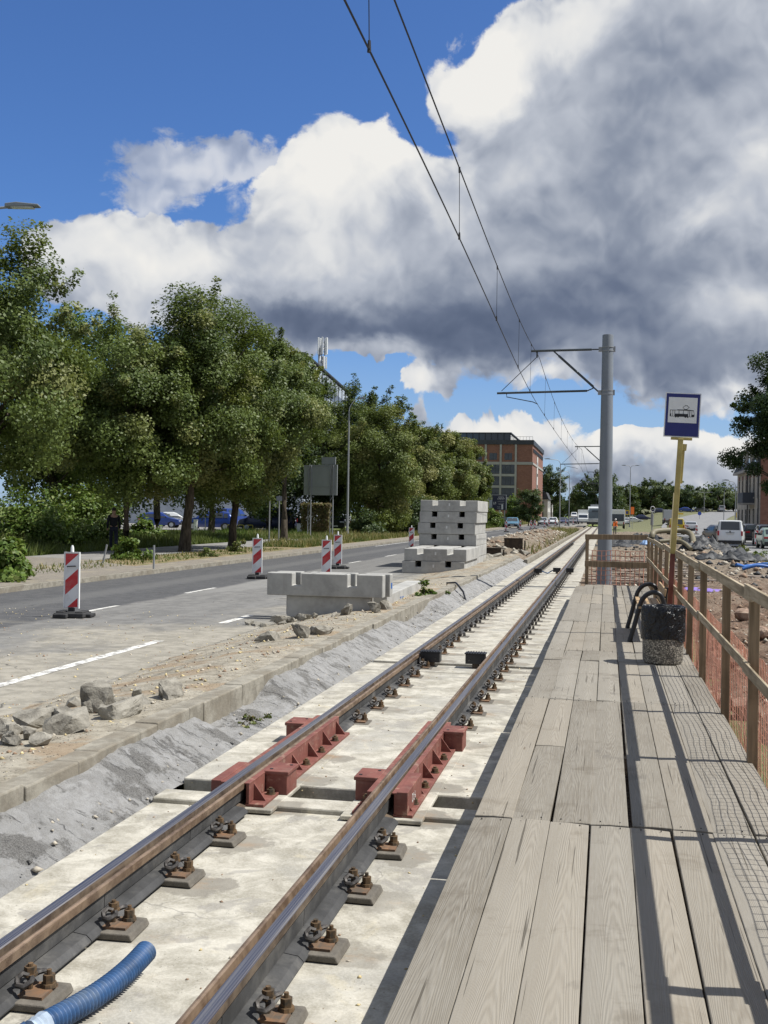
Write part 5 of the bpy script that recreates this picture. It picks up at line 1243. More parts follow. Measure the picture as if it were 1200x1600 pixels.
def tree(loc, top, rx, ry, zb, mat, nleaf, size, label, group, seed, trunk_r=0.18, name='tree', lean=(0, 0), nclump=90, irregular=0.30, cdx=0.0, shoots=10, cat='tree', hue_bias=0.0):
    rs = np.random.RandomState(seed); r = random.Random(seed)
    H = top - loc[2]; zb = zb - loc[2]                                # local heights
    root = empty(name, loc, 0, label, cat, group)
    cz = zb + (H - zb) * 0.46; rz = (H - zb) / 2 * 0.94
    C0 = np.array([cdx + lean[0], lean[1], cz])
    d = rs.normal(size=(nclump, 3)); d /= np.linalg.norm(d, axis=1, keepdims=True)
    rr_ = 0.35 + 0.65 * rs.rand(nclump) ** 0.5
    bulge = np.array([1.0 + irregular * (fbm(v[0] * 1.7 + seed, v[1] * 1.7, v[2] * 1.7, 3) * 1.8) for v in d])
    prof = np.where(d[:, 2] > 0, 1.0, 1.0)
    cen = C0 + d * (rr_ * bulge)[:, None] * np.array([rx, ry, rz])
    cen[:, 2] = np.clip(cen[:, 2], zb * 0.92, None)
    rad = (0.13 + 0.14 * rs.rand(nclump)) * (rx + ry + rz) / 3 + 0.12
    # shoots that break the outline
    if shoots:
        sd = rs.normal(size=(shoots, 3)); sd[:, 2] = np.abs(sd[:, 2]) * 0.9 + 0.1; sd /= np.linalg.norm(sd, axis=1, keepdims=True)
        for k in range(shoots):
            b0 = 1.0 + irregular * (fbm(sd[k][0] * 1.7 + seed, sd[k][1] * 1.7, sd[k][2] * 1.7, 3) * 1.8)
            for q in range(4):
                cen = np.vstack([cen, C0 + sd[k] * (b0 * (0.92 + 0.085 * q)) * np.array([rx, ry, rz]) + rs.normal(size=3) * 0.05])
                rad = np.append(rad, (0.13 - 0.022 * q) * (rx + rz) / 2 * 0.75 + 0.05)
    w = rad ** 2; counts = np.maximum(6, (nleaf * w / w.sum()).astype(int))
    V, F, idx = leaf_cloud(rs, cen, rad, counts, size, C0)
    ch = rs.rand(len(cen)); chue = np.clip(rs.rand(len(cen)) + hue_bias, 0, 1)
    shade = np.clip(ch[idx] * 0.75 + rs.rand(len(idx)) * 0.3 - 0.02, 0, 1); hue = np.clip(chue[idx] * 0.9 + rs.rand(len(idx)) * 0.12, 0, 1)
    np_mesh('crown', V, F, mat, parent=root, attrs={'shade': shade, 'hue': hue})
    b = MB(); th = zb + (H - zb) * 0.55
    pts = [Vector((0, 0, -0.2))]; N = 7
    for i in range(1, N + 1):
        f = i / N; pts.append(Vector((lean[0] * f + cdx * f * 0.6 + r.uniform(-.06, .06), lean[1] * f + r.uniform(-.06, .06), th * f)))
    b.tube(pts, [trunk_r * (1.35 if i == 0 else 1.0 - 0.62 * i / N) for i in range(N + 1)], 10)
    order = rs.permutation(nclump)[:16]
    for k in order:
        e = Vector(cen[k]); f = min(0.95, max(0.38, (e.z * 0.62) / th)) if th > 0 else 0.5
        i = min(N - 1, int(f * N)); s = pts[i].lerp(pts[i + 1], f * N - i)
        m1 = s.lerp(e, 0.45) + Vector((r.uniform(-.15, .15), r.uniform(-.15, .15), 0.25)); rr0 = trunk_r * (0.42 - 0.2 * f)
        b.tube([s, m1, e], [rr0, rr0 * 0.6, rr0 * 0.2], 6)
    b.build('trunk', M['bark'], root, smooth=60)
    return root
G1 = 'street lindens along the road'; G2 = 'yellowish lindens further along the road'; G3 = 'trees standing behind the lindens'; G4 = 'trees on the far horizon'
def gp(px, dist, z=-0.20):
    p = at(px, 800, dist); return (p.x, p.y, z)
tree(gp(-32, 36), 11.0, 3.5, 3.8, 2.5, M['linden'], 86800, 0.115, 'big linden cut by the left picture edge, its crown the first under the lamp head', G1, 11, 0.22, nclump=120, shoots=16)
tree((-18.92, 41.3, -0.2), 9.3, 3.25, 3.3, 2.4, M['linden'], 78400, 0.111, 'linden over the walking person, its slim trunk rising from a leafy bush', G1, 12, 0.15, nclump=105, shoots=12)
tree((-17.43, 43.84, -0.2), 11.0, 3.15, 3.4, 2.4, M['linden'], 84000, 0.111, 'tall linden with a thick leaning dark trunk at the edge of the footpath', G1, 13, 0.23, lean=(0.5, 0.2), nclump=105, shoots=14)
tree((-17.21, 49.26, -0.2), 10.9, 3.1, 3.4, 2.0, M['linden'], 84000, 0.115, 'linden with a straight dark trunk just before the two thin bare posts', G1, 14, 0.20, nclump=105, shoots=12, cdx=0.6)
tree(gp(444, 64), 12.2, 2.35, 2.9, 4.7, M['linden'], 61599, 0.128, 'last linden of the near row, just before the back of the grey road sign', G1, 15, 0.2, nclump=80, cdx=-0.2)
tree(gp(140, 62), 13.4, 3.4, 3.2, 2.5, M['bushleaf'], 30000, 0.16, 'bright green tree peeping out between the first two linden crowns', G3, 21, 0.2, hue_bias=-0.3)
tree(gp(245, 70), 13.4, 4.0, 4.0, 1.0, M['darkleaf'], 26000, 0.19, 'dark tree whose spiky top shows above the linden over the walking person', G3, 22, 0.25)
tree(gp(330, 76), 14.6, 3.0, 3.6, 1.5, M['darkleaf'], 24000, 0.19, 'dark tree standing hidden behind the tallest linden', G3, 23, 0.25)
tree(gp(505, 92), 12.9, 3.4, 3.4, 0.8, M['darkleaf'], 36000, 0.19, 'dark tree behind the back of the grey road sign, below the office roof', G3, 24, 0.3)
tree(gp(560, 104), 14.2, 4.6, 4.2, 1.0, M['darkleaf'], 52000, 0.19, 'broad dark feathery tree rising above the yellowish lindens beside the lamp post', G3, 25, 0.3, shoots=20, irregular=0.42)
tree(gp(420, 90), 11.0, 4.2, 4.0, 0.4, M['darkleaf'], 22000, 0.21, 'dark tree shading the parked van behind the thin posts', G3, 26, 0.3)
tree(gp(84, 56), 12.4, 3.4, 3.4, 0.8, M['linden'], 50400, 0.145, 'green tree filling the gap behind the first two linden crowns', G3, 27, 0.2, hue_bias=-0.2)
tree(gp(592, 88), 10.4, 3.5, 3.4, 0.5, M['yellow_linden'], 78400, 0.136, 'yellowish linden right behind the lamp post, with pale fruit tufts on top', G2, 31, 0.22, nclump=110)
tree(gp(648, 103), 10.6, 3.1, 3.2, 0.5, M['yellow_linden'], 61599, 0.149, 'second yellowish linden, its crown starting above the tall block stack', G2, 32, 0.22)
tree(gp(697, 118), 10.8, 3.1, 3.2, 0.6, M['yellow_linden'], 56000, 0.157, 'third yellowish linden, rising straight above the tall block stack', G2, 33, 0.22)
tree(gp(738, 134), 10.4, 2.2, 3.0, 0.7, M['yellow_linden'], 42000, 0.162, 'last yellowish linden, overlapping the corner of the brick apartment block', G2, 34, 0.22)
tree(gp(672, 150), 14.8, 2.8, 3.2, 2.0, M['darkleaf'], 16000, 0.22, 'green tree top peeping over the second yellowish linden', G3, 35, 0.25)
tree(gp(640, 92), 3.6, 2.4, 2.2, 0.0, M['darkleaf'], 9000, 0.17, 'low dark tree in the shade under the yellowish lindens', G3, 36, 0.1, shoots=0)
tree(gp(826, 186, -0.25), 6.6, 2.35, 2.4, 0.3, M['darkleaf'], 14000, 0.22, 'round young tree in front of the brick apartment block wall', 'young trees by the apartment block', 41, 0.12, shoots=6)
tree(gp(801, 190, -0.25), 5.0, 1.5, 1.8, 0.2, M['bushleaf'], 8000, 0.22, 'lighter young tree between the billboard and the round young tree', 'young trees by the apartment block', 42, 0.1, shoots=4)
tree(gp(861, 345), 18.4, 4.4, 5.0, 5.0, M['darkleaf'], 12000, 0.42, 'tall tree behind the brick block, above the white house', G4, 51, 0.4)
tree(gp(936, 270), 13.0, 6.0, 5.0, 0.3, M['darkleaf'], 22000, 0.38, 'big dark tree behind the standing tram and the grey mast', G4, 52, 0.4)
for i, (px, dd, ty, rx) in enumerate([(972, 320, 756, 5.5), (1000, 330, 760, 5.0), (1023, 325, 751, 6.5), (1047, 335, 768, 3.2), (1078, 330, 764, 6.0), (1102, 340, 767, 5.5), (1124, 335, 766, 5.0), (1146, 345, 770, 5.5), (1168, 340, 768, 5.0), (905, 420, 778, 6.0), (880, 470, 783, 7.0)]):
    p = at(px, 806, dd); tz = 1.6 + (812 - ty) / 1720 * dd
    lab = ['dark tree just past the grey mast on the horizon', 'low tree beyond the double street lamp', 'highest broad tree of the far treeline, left of the stop sign post', 'slim tree right by the stop sign post', 'far dark tree just past the stop sign post', 'far tree over the bend of the rising road', 'far tree before the thin lamp of the rising road', 'far tree next to the old tenement corner', 'far tree hidden behind the tenement', 'pale far tree left of the tram at the end of the road', 'smallest far tree at the end of the queue of cars'][i]
    tree((p.x, p.y, ground_z(p.x, p.y)), tz, rx, 5.0, ground_z(p.x, p.y) + 0.8, M['darkleaf'], 9000, 0.42, lab, G4, 60 + i, 0.35, nclump=60, hue_bias=0.1)
# long dark wood closing the horizon behind the single trees
def wood():
    rs = np.random.RandomState(77); cen, rad = [], []
    for i in range(240):
        px = 700 + 620 * rs.rand(); dd = 470 + 160 * rs.rand(); p = at(px, 806, dd); hz = 3.0 + 7.0 * rs.rand() * (1 if px > 950 else 0.8)
        cen.append((p.x, p.y, ground_z(p.x, p.y) + hz)); rad.append(4.0 + 2.5 * rs.rand())
    cen = np.array(cen); rad = np.array(rad); V, F, idx = leaf_cloud(rs, cen, rad, np.full(240, 150), 1.1, cen.mean(0))
    sh = rs.rand(len(idx)); tag(np_mesh('far_woods', V, F, M['darkleaf'], attrs={'shade': sh, 'hue': rs.rand(len(idx)) * 0.5}), kind='stuff')
wood()
tree(gp(1238, 88, -0.55), 16.2, 3.9, 3.8, 3.2, M['maple'], 74000, 0.18, 'dark maple at the right picture edge, hanging over the old tenement', 'maple by the tenement', 81, 0.3, nclump=80, shoots=18, irregular=0.5)

# shrubs: loose leafy bodies with stems
def shrub(loc, w, d, h, mat, n, size, label, seed, group=None, name='shrub'):
    rs = np.random.RandomState(seed); k = max(10, int(n / 140)); root = empty(name, loc, 0, label, 'shrub', group)
    q = rs.normal(size=(k, 3)); q /= np.linalg.norm(q, axis=1, keepdims=True); q[:, 2] = np.abs(q[:, 2]) * 1.0
    cen = q * (0.3 + 0.7 * rs.rand(k, 1)) * np.array([w / 2, d / 2, h * 0.86]); rad = (0.16 + 0.14 * rs.rand(k)) * (w + h) / 2 * 0.8
    V, F, idx = leaf_cloud(rs, cen, rad, np.full(k, n // k), size, np.array([0, 0, h * 0.2])); V[:, 2] = np.maximum(V[:, 2], 0.01)
    c = rs.rand(k); np_mesh('foliage', V, F, mat, parent=root, attrs={'shade': np.clip(c[idx] * 0.6 + 0.45 * rs.rand(len(idx)), 0, 1), 'hue': rs.rand(len(idx)) * 0.9})
    b = MB()
    for i in range(min(9, k)): b.tube([(rs.uniform(-.1, .1) * w, rs.uniform(-.1, .1) * d, -0.05), tuple(cen[i] * 0.5 + np.array([0, 0, 0.05])), tuple(cen[i])], [0.012 * h + 0.004, 0.009 * h + 0.003, 0.004], 5)
    b.build('stem', M['bark'], root)
    return root
SG = 'shrubs on the verge'
shrub(gp(-5, 26.5, -0.19), 2.1, 1.8, 1.35, M['bushleaf'], 5200, 0.13, 'large-leaved shrub at the left picture edge, next to the closest beacon', 1, SG)
shrub(gp(55, 50, -0.2), 5.4, 3.5, 3.0, M['bushleaf'], 12000, 0.15, 'wide bright shrub behind the large-leaved one, under the first linden', 2, SG)
shrub(gp(135, 54, -0.2), 4.2, 3.0, 3.6, M['bushleaf'], 10000, 0.15, 'tall bright shrub just before the walking person', 3, SG)
shrub(gp(222, 58, -0.2), 2.2, 2.0, 1.5, M['bushleaf'], 4500, 0.15, 'pale shrub between the slim trunk and the parked blue hatchback', 4, SG)
shrub(gp(205, 38.5, -0.19), 1.5, 1.2, 0.85, M['bushleaf'], 2600, 0.10, 'sprouting bush at the foot of the slim linden trunk', 5, SG)
shrub(gp(367, 47.5, -0.19), 1.1, 0.9, 0.7, M['grassm'], 1500, 0.08, 'dry weeds round the straight dark linden trunk', 6, SG)
shrub(gp(325, 42, -0.19), 0.9, 0.8, 0.55, M['grassm'], 900, 0.08, 'thin weeds between two linden trunks', 7, SG)
shrub(gp(572, 84, -0.2), 3.0, 2.2, 2.3, M['darkleaf'], 6000, 0.15, 'round dark shrub just beyond the lamp post', 8, SG)
shrub(gp(612, 92, -0.2), 3.0, 2.2, 1.9, M['darkleaf'], 5000, 0.16, 'dark shrub under the yellowish linden left of the block stack', 9, SG)
shrub(gp(636, 96, -0.2), 2.2, 2.0, 1.5, M['bushleaf'], 3500, 0.15, 'lighter shrub beside the beacon at the block stack', 10, SG)
shrub(gp(770, 150, -0.2), 3.0, 2.4, 3.0, M['bushleaf'], 5000, 0.2, 'pale flowering shrub below the billboard', 11, SG)
shrub(gp(781, 152, -0.2), 2.4, 2.2, 1.8, M['bushleaf'], 3000, 0.2, 'low shrub beside the pale flowering one below the billboard', 12, SG)
shrub((-3.62, 22.2, -0.32), 0.55, 0.7, 0.62, M['bushleaf'], 900, 0.07, 'green weed growing from the broken mortar beside the rail', 13, 'weeds along the trench')
shrub((-3.45, 23.4, -0.34), 0.45, 0.5, 0.38, M['bushleaf'], 420, 0.06, 'smaller weed just past the green one in the broken mortar', 14, 'weeds along the trench')
shrub((-3.12, 9.55, -0.36), 0.3, 1.5, 0.13, M['grassm'], 380, 0.03, 'low dry weeds growing on the bare soil under the kerb', 15, 'weeds along the trench')
shrub(gp(735, 32, -0.35), 0.4, 0.6, 0.3, M['grassm'], 300, 0.06, 'dry tuft on the crumbling slope beyond the weeds', 16, 'weeds along the trench')
p = at(1160, 866, 70); shrub((p.x - 0.4, p.y, -0.56), 2.2, 3.5, 0.42, M['grassm'], 900, 0.10, 'dry weeds at the verge of the side road behind the white van', 17, 'weeds along the side road')
p = at(1188, 872, 62); shrub((p.x - 0.3, p.y, -0.56), 1.8, 2.5, 0.38, M['bushleaf'], 700, 0.09, 'green weeds at the verge of the side road, nearest the blue pipes', 18, 'weeds along the side road')
# hedge / overgrown screen behind the sign
def hedge():
    p = at(494, 806, 84); root = empty('hedge', (p.x, p.y, -0.2), 0.1, 'square brownish hedge behind the posts of the grey road sign', 'hedge'); rs = np.random.RandomState(4); n = 9000
    P = rs.rand(n, 3) * np.array([2.2, 0.9, 2.3]) - np.array([1.1, 0.45, 0]); 
    face = rs.randint(0, 3, n); P[face == 0, 1] = -0.45 + rs.normal(size=(face == 0).sum()) * 0.04; P[face == 1, 2] = 2.3 + rs.normal(size=(face == 1).sum()) * 0.05
    V, F, idx = leaf_cloud(rs, P, np.full(n, 0.06), np.full(n, 1), 0.12, np.array([0, 0.3, 1.0]))
    np_mesh('foliage', V, F, mk_leaf('hedge_leaves', (0.09, 0.065, 0.03), (0.23, 0.17, 0.08), (0.13, 0.16, 0.05)), parent=root, attrs={'shade': rs.rand(n), 'hue': rs.rand(n)})
    b = MB()
    for i in range(5): b.cyl((-0.9 + 0.45 * i, 0, -0.1), (-0.9 + 0.45 * i, 0, 2.0), 0.03, 0.02, 6)
    b.build('stem', M['bark'], root)
hedge()
# grass
def grass(name, n, xf, yf, z, hmin, hmax, mat, seed, dry=0.3):
    rs = np.random.RandomState(seed); y = yf(rs, n); x = xf(rs, n, y); h = hmin + (hmax - hmin) * rs.rand(n) ** 1.5
    patch = np.array([fbm(a * 0.25, b_ * 0.25, seed) for a, b_ in zip(x, y)]); h = h * np.clip(1 + patch * 1.6, 0.25, 1.9)
    a = rs.rand(n) * 6.28; w = 0.012 + 0.02 * rs.rand(n) + h * 0.02; ln = rs.normal(size=(n, 2)) * 0.3 * h[:, None]
    A = np.stack([x - np.cos(a) * w, y - np.sin(a) * w, np.full(n, z)], 1); B = np.stack([x + np.cos(a) * w, y + np.sin(a) * w, np.full(n, z)], 1)
    T = np.stack([x + ln[:, 0], y + ln[:, 1], z + h], 1)
    V = np.stack([A, B, T], 1).reshape(-1, 3); F = np.arange(3 * n).reshape(n, 3)
    return tag(np_mesh(name, V, F, mat, attrs={'shade': np.clip(rs.rand(n) * 0.8 + patch * 0.5, 0, 1), 'hue': np.clip(rs.rand(n) * 0.8 + dry - 0.3 + patch, 0, 1)}), kind='stuff')
grass('grass', 26000, lambda r, n, y: -20.5 - 6.0 * r.rand(n), lambda r, n: 30 + 38 * r.rand(n), -0.24, 0.15, 0.55, M['grassm'], 1, 0.05)
grass('grass', 20000, lambda r, n, y: -14.5 - 2.6 * r.rand(n), lambda r, n: 52 + 48 * r.rand(n) ** 1.2, -0.21, 0.06, 0.36, M['grassm'], 2, 0.55)
grass('grass', 22000, lambda r, n, y: -21.0 - 12.0 * r.rand(n), lambda r, n: 52 + 44 * r.rand(n), -0.25, 0.1, 0.42, M['bushleaf'], 8, 0.2)
grass('grass', 14000, lambda r, n, y: -17.3 - 5.0 * r.rand(n), lambda r, n: 66 + 40 * r.rand(n), -0.22, 0.1, 0.45, M['grassm'], 3, 0.5)
grass('grass', 3500, lambda r, n, y: -14.6 - 2.2 * r.rand(n), lambda r, n: 17 + 33 * r.rand(n), -0.20, 0.02, 0.14, M['grassm'], 4, 0.45)
grass('grass', 9000, lambda r, n, y: -14.4 - 4.0 * r.rand(n), lambda r, n: 100 + 110 * r.rand(n), -0.22, 0.2, 0.7, M['grassm'], 5, 0.3)
grass('grass', 5000, lambda r, n, y: 6.4 + 2.0 * r.rand(n), lambda r, n: 40 + 70 * r.rand(n), -0.60, 0.05, 0.32, M['grassm'], 6, 0.5)
grass('grass', 9000, lambda r, n, y: -6.6 + 3.2 * r.rand(n), lambda r, n: 52 + 90 * r.rand(n), -0.30, 0.1, 0.5, M['grassm'], 7, 0.6)
# ================================================================ VEHICLES
KIND = {
 'hatch': dict(L=4.05, W=1.74, belt=0.93, k=[(-2.02, 0.45), (-2.0, 0.66), (-1.85, 0.76), (-1.05, 0.94), (-0.35, 1.37), (0.05, 1.48), (0.9, 1.48), (1.55, 1.38), (1.92, 0.98), (2.0, 0.70), (2.02, 0.45)], ws=(-1.0, -0.30), rw=(1.58, 1.88), sw=[(-0.62, 0.30), (0.36, 1.42)]),
 'sedan': dict(L=4.55, W=1.80, belt=0.92, k=[(-2.27, 0.45), (-2.25, 0.62), (-2.1, 0.72), (-1.15, 0.92), (-0.40, 1.34), (0.05, 1.43), (0.75, 1.42), (1.15, 1.32), (1.65, 1.03), (2.15, 1.0), (2.25, 0.75), (2.27, 0.45)], ws=(-1.1, -0.36), rw=(1.18, 1.60), sw=[(-0.70, 0.20), (0.26, 1.10)]),
 'suv': dict(L=4.45, W=1.86, belt=1.05, k=[(-2.22, 0.5), (-2.2, 0.80), (-2.05, 0.93), (-1.15, 1.08), (-0.45, 1.55), (0.0, 1.66), (1.2, 1.66), (1.75, 1.55), (2.1, 1.12), (2.2, 0.8), (2.22, 0.5)], ws=(-1.1, -0.40), rw=(1.78, 2.06), sw=[(-0.72, 0.25), (0.32, 1.25), (1.32, 1.68)]),
 'van': dict(L=4.90, W=1.92, belt=1.12, k=[(-2.45, 0.5), (-2.43, 0.82), (-2.25, 1.0), (-1.70, 1.14), (-0.95, 1.78), (-0.45, 1.94), (1.9, 1.96), (2.25, 1.90), (2.42, 1.16), (2.44, 0.8), (2.45, 0.5)], ws=(-1.62, -0.92), rw=(2.262, 2.40), sw=[(-1.30, -0.35), (-0.25, 0.85), (0.95, 2.05)]),
}
PAINT = {}
def paint(name, c, metal=0.25):
    if name not in PAINT:
        m, t = newmat('car_paint_' + name); p = t.obj(); n = t.noise(p, 1.5, 4); low = t.mr(t.xyz(p)[2], 0.2, 0.7, 0.35, 0.0)
        cc = t.mix(t.math('MULTIPLY', t.mr(n, 0.4, 0.7), low), c, (0.25, 0.23, 0.20)); t.surf(cc, 0.32, None, metal, 0.5, Coat_Weight=0.4, Coat_Roughness=0.08); PAINT[name] = m
    return PAINT[name]
PC = dict(white=(0.72, 0.73, 0.72), silver=(0.42, 0.43, 0.44), grey=(0.13, 0.135, 0.14), black=(0.015, 0.016, 0.018), blue=(0.02, 0.055, 0.26), pale_blue=(0.10, 0.22, 0.30), navy=(0.02, 0.025, 0.085), yellow=(0.55, 0.42, 0.03), green=(0.30, 0.40, 0.33))
def car_parts(root, kind, colour):
    K = KIND[kind]; W = K['W'] / 2; belt = K['belt']; kn = K['k']; H = max(z for _, z in kn); y0, y1 = kn[0][0], kn[-1][0]
    def top(y):
        for (a, za), (c, zc_) in zip(kn[:-1], kn[1:]):
            if a <= y <= c: return za + (zc_ - za) * (y - a) / max(1e-6, c - a)
        return kn[0][1]
    def hw(y, z):
        e = 1 - 0.16 * max(0.0, (abs(y) - (y1 - 0.55)) / 0.55) ** 2
        w = W * e
        if z > belt: w *= 1 - 0.17 * (z - belt) / max(0.1, H - belt)
        if z < 0.35: w *= 0.96
        return w
    ys = sorted(set([round(v, 3) for v in [a for a, _ in kn] + frange(y0, y1, 19)]))
    b = MB(); vs, fs = [], []; n = None
    for y in ys:
        t_ = top(y); zb = 0.24 + (0.10 * max(0, (abs(y) - (y1 - 0.5)) / 0.5)); bz = min(belt, t_ - 0.03)
        half = [(0.0, zb), (hw(y, zb) * 0.92, zb), (hw(y, .3), zb + 0.10), (hw(y, .6) * 1.0, min(0.62, bz * 0.8)), (hw(y, bz) * 0.985, bz), (hw(y, (bz + t_) / 2), (bz + t_) / 2), (hw(y, t_) * 0.97, t_ - 0.04 * (1 if t_ > belt + .1 else 0.4)), (hw(y, t_) * 0.86, t_), (0.0, t_ + 0.015)]
        ring = [(x, y, z) for x, z in half] + [(-x, y, z) for x, z in half[-2:0:-1]]
        n = len(ring); vs += ring
    for i in range(len(ys) - 1):
        for k in range(n): fs.append((i * n + k, i * n + (k + 1) % n, (i + 1) * n + (k + 1) % n, (i + 1) * n + k))
    fs += [tuple(range(n)), tuple((len(ys) - 1) * n + k for k in range(n))]
    b.add(vs, fs); b.build('body', paint(colour, PC[colour]), root, smooth=38)
    def panel(nm, pts):
        q = MB(); q.add(pts, [tuple(range(len(pts)))]); return q.build(nm, M['glass'], root)
    for nm, (a, c) in (('windscreen', K['ws']), ('rear_window', K['rw'])):
        za, zc_ = top(a), top(c); o = Vector((0, -(zc_ - za), (c - a))).normalized() * 0.012
        if o.z < 0: o = -o
        o.y = o.y if nm == 'windscreen' else abs(o.y)
        P = [(-hw(a, za) * 0.84, a, za), (hw(a, za) * 0.84, a, za), (hw(c, zc_) * 0.82, c, zc_), (-hw(c, zc_) * 0.82, c, zc_)]
        panel(nm, [(x + o.x, y + o.y, z + o.z + 0.014) for x, y, z in P])
    for s in (-1, 1):
        for (a, c) in K['sw']:
            zt = min(top(a), top(c)) - 0.11; zt0 = min(top(a) - 0.09, zt + 0.2); z0 = belt + 0.03
            if zt - z0 < 0.12: zt = z0 + 0.2
            panel('side_window', [(s * (hw(a, z0) + 0.006), a, z0), (s * (hw(c, z0) + 0.006), c, z0), (s * (hw(c, zt) + 0.014), c - (0.04 if c > 1 else 0), zt), (s * (hw(a, zt) + 0.014), a + (0.05 if a < 0 else 0), zt)])
    r = 0.33 if kind in ('suv', 'van') else 0.31
    for ya in (y0 + 0.82, y1 - 0.78):
        for s in (-1, 1):
            q = MB(); q.tube([(s * (W - 0.20), ya, r), (s * (W + 0.004), ya, r)], r, 20); w = q.build('wheel', M['tyre'], root, smooth=40)
            q = MB(); q.tube([(s * (W + 0.002), ya, r), (s * (W + 0.010), ya, r)], r * 0.64, 16); q.build('rim', M['rim'], w)
            q = MB(); q.tube([(s * (W - 0.05), ya, r + 0.02), (s * (W - 0.012), ya, r + 0.02)], r + 0.07, 20); q.build('wheel_arch', M['black'], root)
    zl = 0.68 if kind in ('hatch', 'sedan') else 0.86
    for s in (-1, 1):
        q = MB(); q.box((s * W * 0.66, y0 + 0.10, zl - 0.03), (0.40, 0.16, 0.13)); q.build('headlight', M['clearlens'], root, bevel=0.02)
        q = MB()
        if kind == 'van': q.box((s * W * 0.855, y1 - 0.02, 1.02), (0.13, 0.12, 0.34))
        else: q.box((s * W * 0.70, y1 - 0.09, zl + 0.10), (0.36, 0.18, 0.13))
        q.build('tail_light', M['redlens'], root, bevel=0.015)
        q = MB(); q.box((s * (W + 0.09), K['ws'][0] + 0.32, belt + 0.09), (0.20, 0.09, 0.14)); q.build('wing_mirror', M['black'], root, bevel=0.02)
    for nm, y, s in (('front_bumper', y0, -1), ('rear_bumper', y1, 1)):
        q = MB(); q.box((0, y + s * 0.005, 0.40), (W * 1.72, 0.12, 0.22)); q.build(nm, M['black'], root, bevel=0.03)
    q = MB(); q.box((0, y0 - 0.066, 0.46), (0.50, 0.012, 0.11)); q.box((0, y1 + (0.015 if kind == 'van' else 0.068), 0.98 if kind == 'van' else 0.50), (0.50, 0.012, 0.11)); q.build('number_plate', M['plate'], root)
    if kind == 'van':
        q = MB(); q.box((0, y1 + 0.004, 1.07), (0.62, 0.03, 0.03)); q.tube([(0, y1 - 0.01, 1.15), (0, y1 + 0.015, 1.15)], 0.055, 16); q.build('tailgate_handle', M['clip'], root)
    if kind in ('hatch', 'suv'):
        q = MB(); q.box((0, y0 - 0.02, 0.60 if kind == 'hatch' else 0.74), (W * 0.9, 0.05, 0.09)); q.build('grille', M['black'], root)
PROTO = {}
def car(kind, colour, loc, rz, label, cat='car', group=None, s=1.0):
    key = (kind, colour)
    if key not in PROTO:
        root = empty('parked_' + cat if group and 'park' in group else cat, loc, rz); car_parts(root, kind, colour); PROTO[key] = root
    else:
        root = copy_tree(PROTO[key]); root.name = 'parked_' + cat if group and 'park' in group else cat
    root.location = loc; root.rotation_euler = (0, 0, rz); root.scale = (s, s, s)
    for k in ('group',):
        if k in root: del root[k]
    return tag(root, label, cat, group)
CP = 'cars in the car park behind the trees'; CQ = 'cars queueing on the main road'; CS = 'cars on the side road'
def cp(px, d, z=-0.20): p = at(px, 806, d); return (p.x, p.y, z)
car('hatch', 'blue', cp(252, 106), PI / 2 + 0.15, 'blue hatchback parked furthest towards the pale shrub', 'car', CP)
car('hatch', 'white', cp(272, 112), PI / 2 + 0.3, 'white car parked between the blue hatchback and the thick leaning trunk', 'car', CP)
car('suv', 'blue', cp(328, 98), -PI / 2 + 0.25, 'big blue car parked behind the white parking sign', 'car', CP)
car('van', 'blue', cp(362, 122), PI - 0.2, 'blue van parked further back above the yellow barriers', 'van', CP)
car('van', 'navy', cp(418, 96), -PI / 2 + 0.1, 'long dark van parked behind the yellow barriers', 'van', CP)
car('sedan', 'black', cp(451, 104), PI - 0.5, 'dark car with red tail lights next to the long dark van', 'car', CP)
car('suv', 'white', cp(458, 132), PI / 2, 'white car parked furthest back beside the hedge', 'car', CP)
car('suv', 'black', cp(522, 104), 0.3, 'black car parked right behind the hedge', 'car', CP)
car('hatch', 'silver', cp(537, 122), 0.2, 'silver car parked further back behind the lamp post', 'car', CP)
car('sedan', 'grey', cp(583, 112), PI / 2, 'grey car glimpsed between the lamp post and the yellowish linden trunk', 'car', CP)
car('suv', 'white', cp(640, 128), PI / 2 + 0.2, 'white car glimpsed left of the tall block stack', 'car', CP)
car('suv', 'black', cp(606, 118), PI / 2 - 0.1, 'black car glimpsed beside the dark shrub', 'car', CP)
zq = -0.296
car('hatch', 'pale_blue', cp(801, 150, zq), 0.06, 'pale blue hatchback driving first past the tall block stack', 'car', CQ)
car('hatch', 'silver', cp(848, 188, zq), 0.06, 'silver car behind the pale blue hatchback', 'car', CQ)
car('hatch', 'white', cp(864, 205, zq), 0.06, 'white car third in the queue', 'car', CQ)
car('sedan', 'navy', cp(881, 225, zq), 0.04, 'dark blue car before the thin far lamp post', 'car', CQ)
car('sedan', 'grey', cp(895, 245, zq), 0.04, 'grey car last but one before the white truck', 'car', CQ)
car('sedan', 'navy', cp(904, 255, zq), 0.04, 'dark car right in front of the white truck', 'car', CQ)
car('van', 'white', cp(897, 330, 0.6), 0.04, 'white van far up the road above the queue', 'van', CQ)
zs = -0.55
car('van', 'white', cp(1142.5, 82, zs), PI - 0.13, 'white van seen from behind on the side road', 'van', CS)
car('hatch', 'grey', cp(1121, 103, zs), PI + 0.25, 'grey hatchback driving just ahead of the white van', 'car', CS)
car('suv', 'black', cp(1176, 95, zs), PI, 'black car parked between the white van and the tenement', 'car', CS)
car('suv', 'black', cp(1199, 88, zs), PI, 'black car parked right behind the striped beacon of the side road', 'car', CS)
car('hatch', 'green', cp(1206, 79, zs), PI, 'pale green car cut by the right picture edge', 'car', CS)
car('sedan', 'silver', cp(1078.5, 158, zs + 0.1), PI + 0.03, 'silver car driving away between two far beacons', 'car', CS)
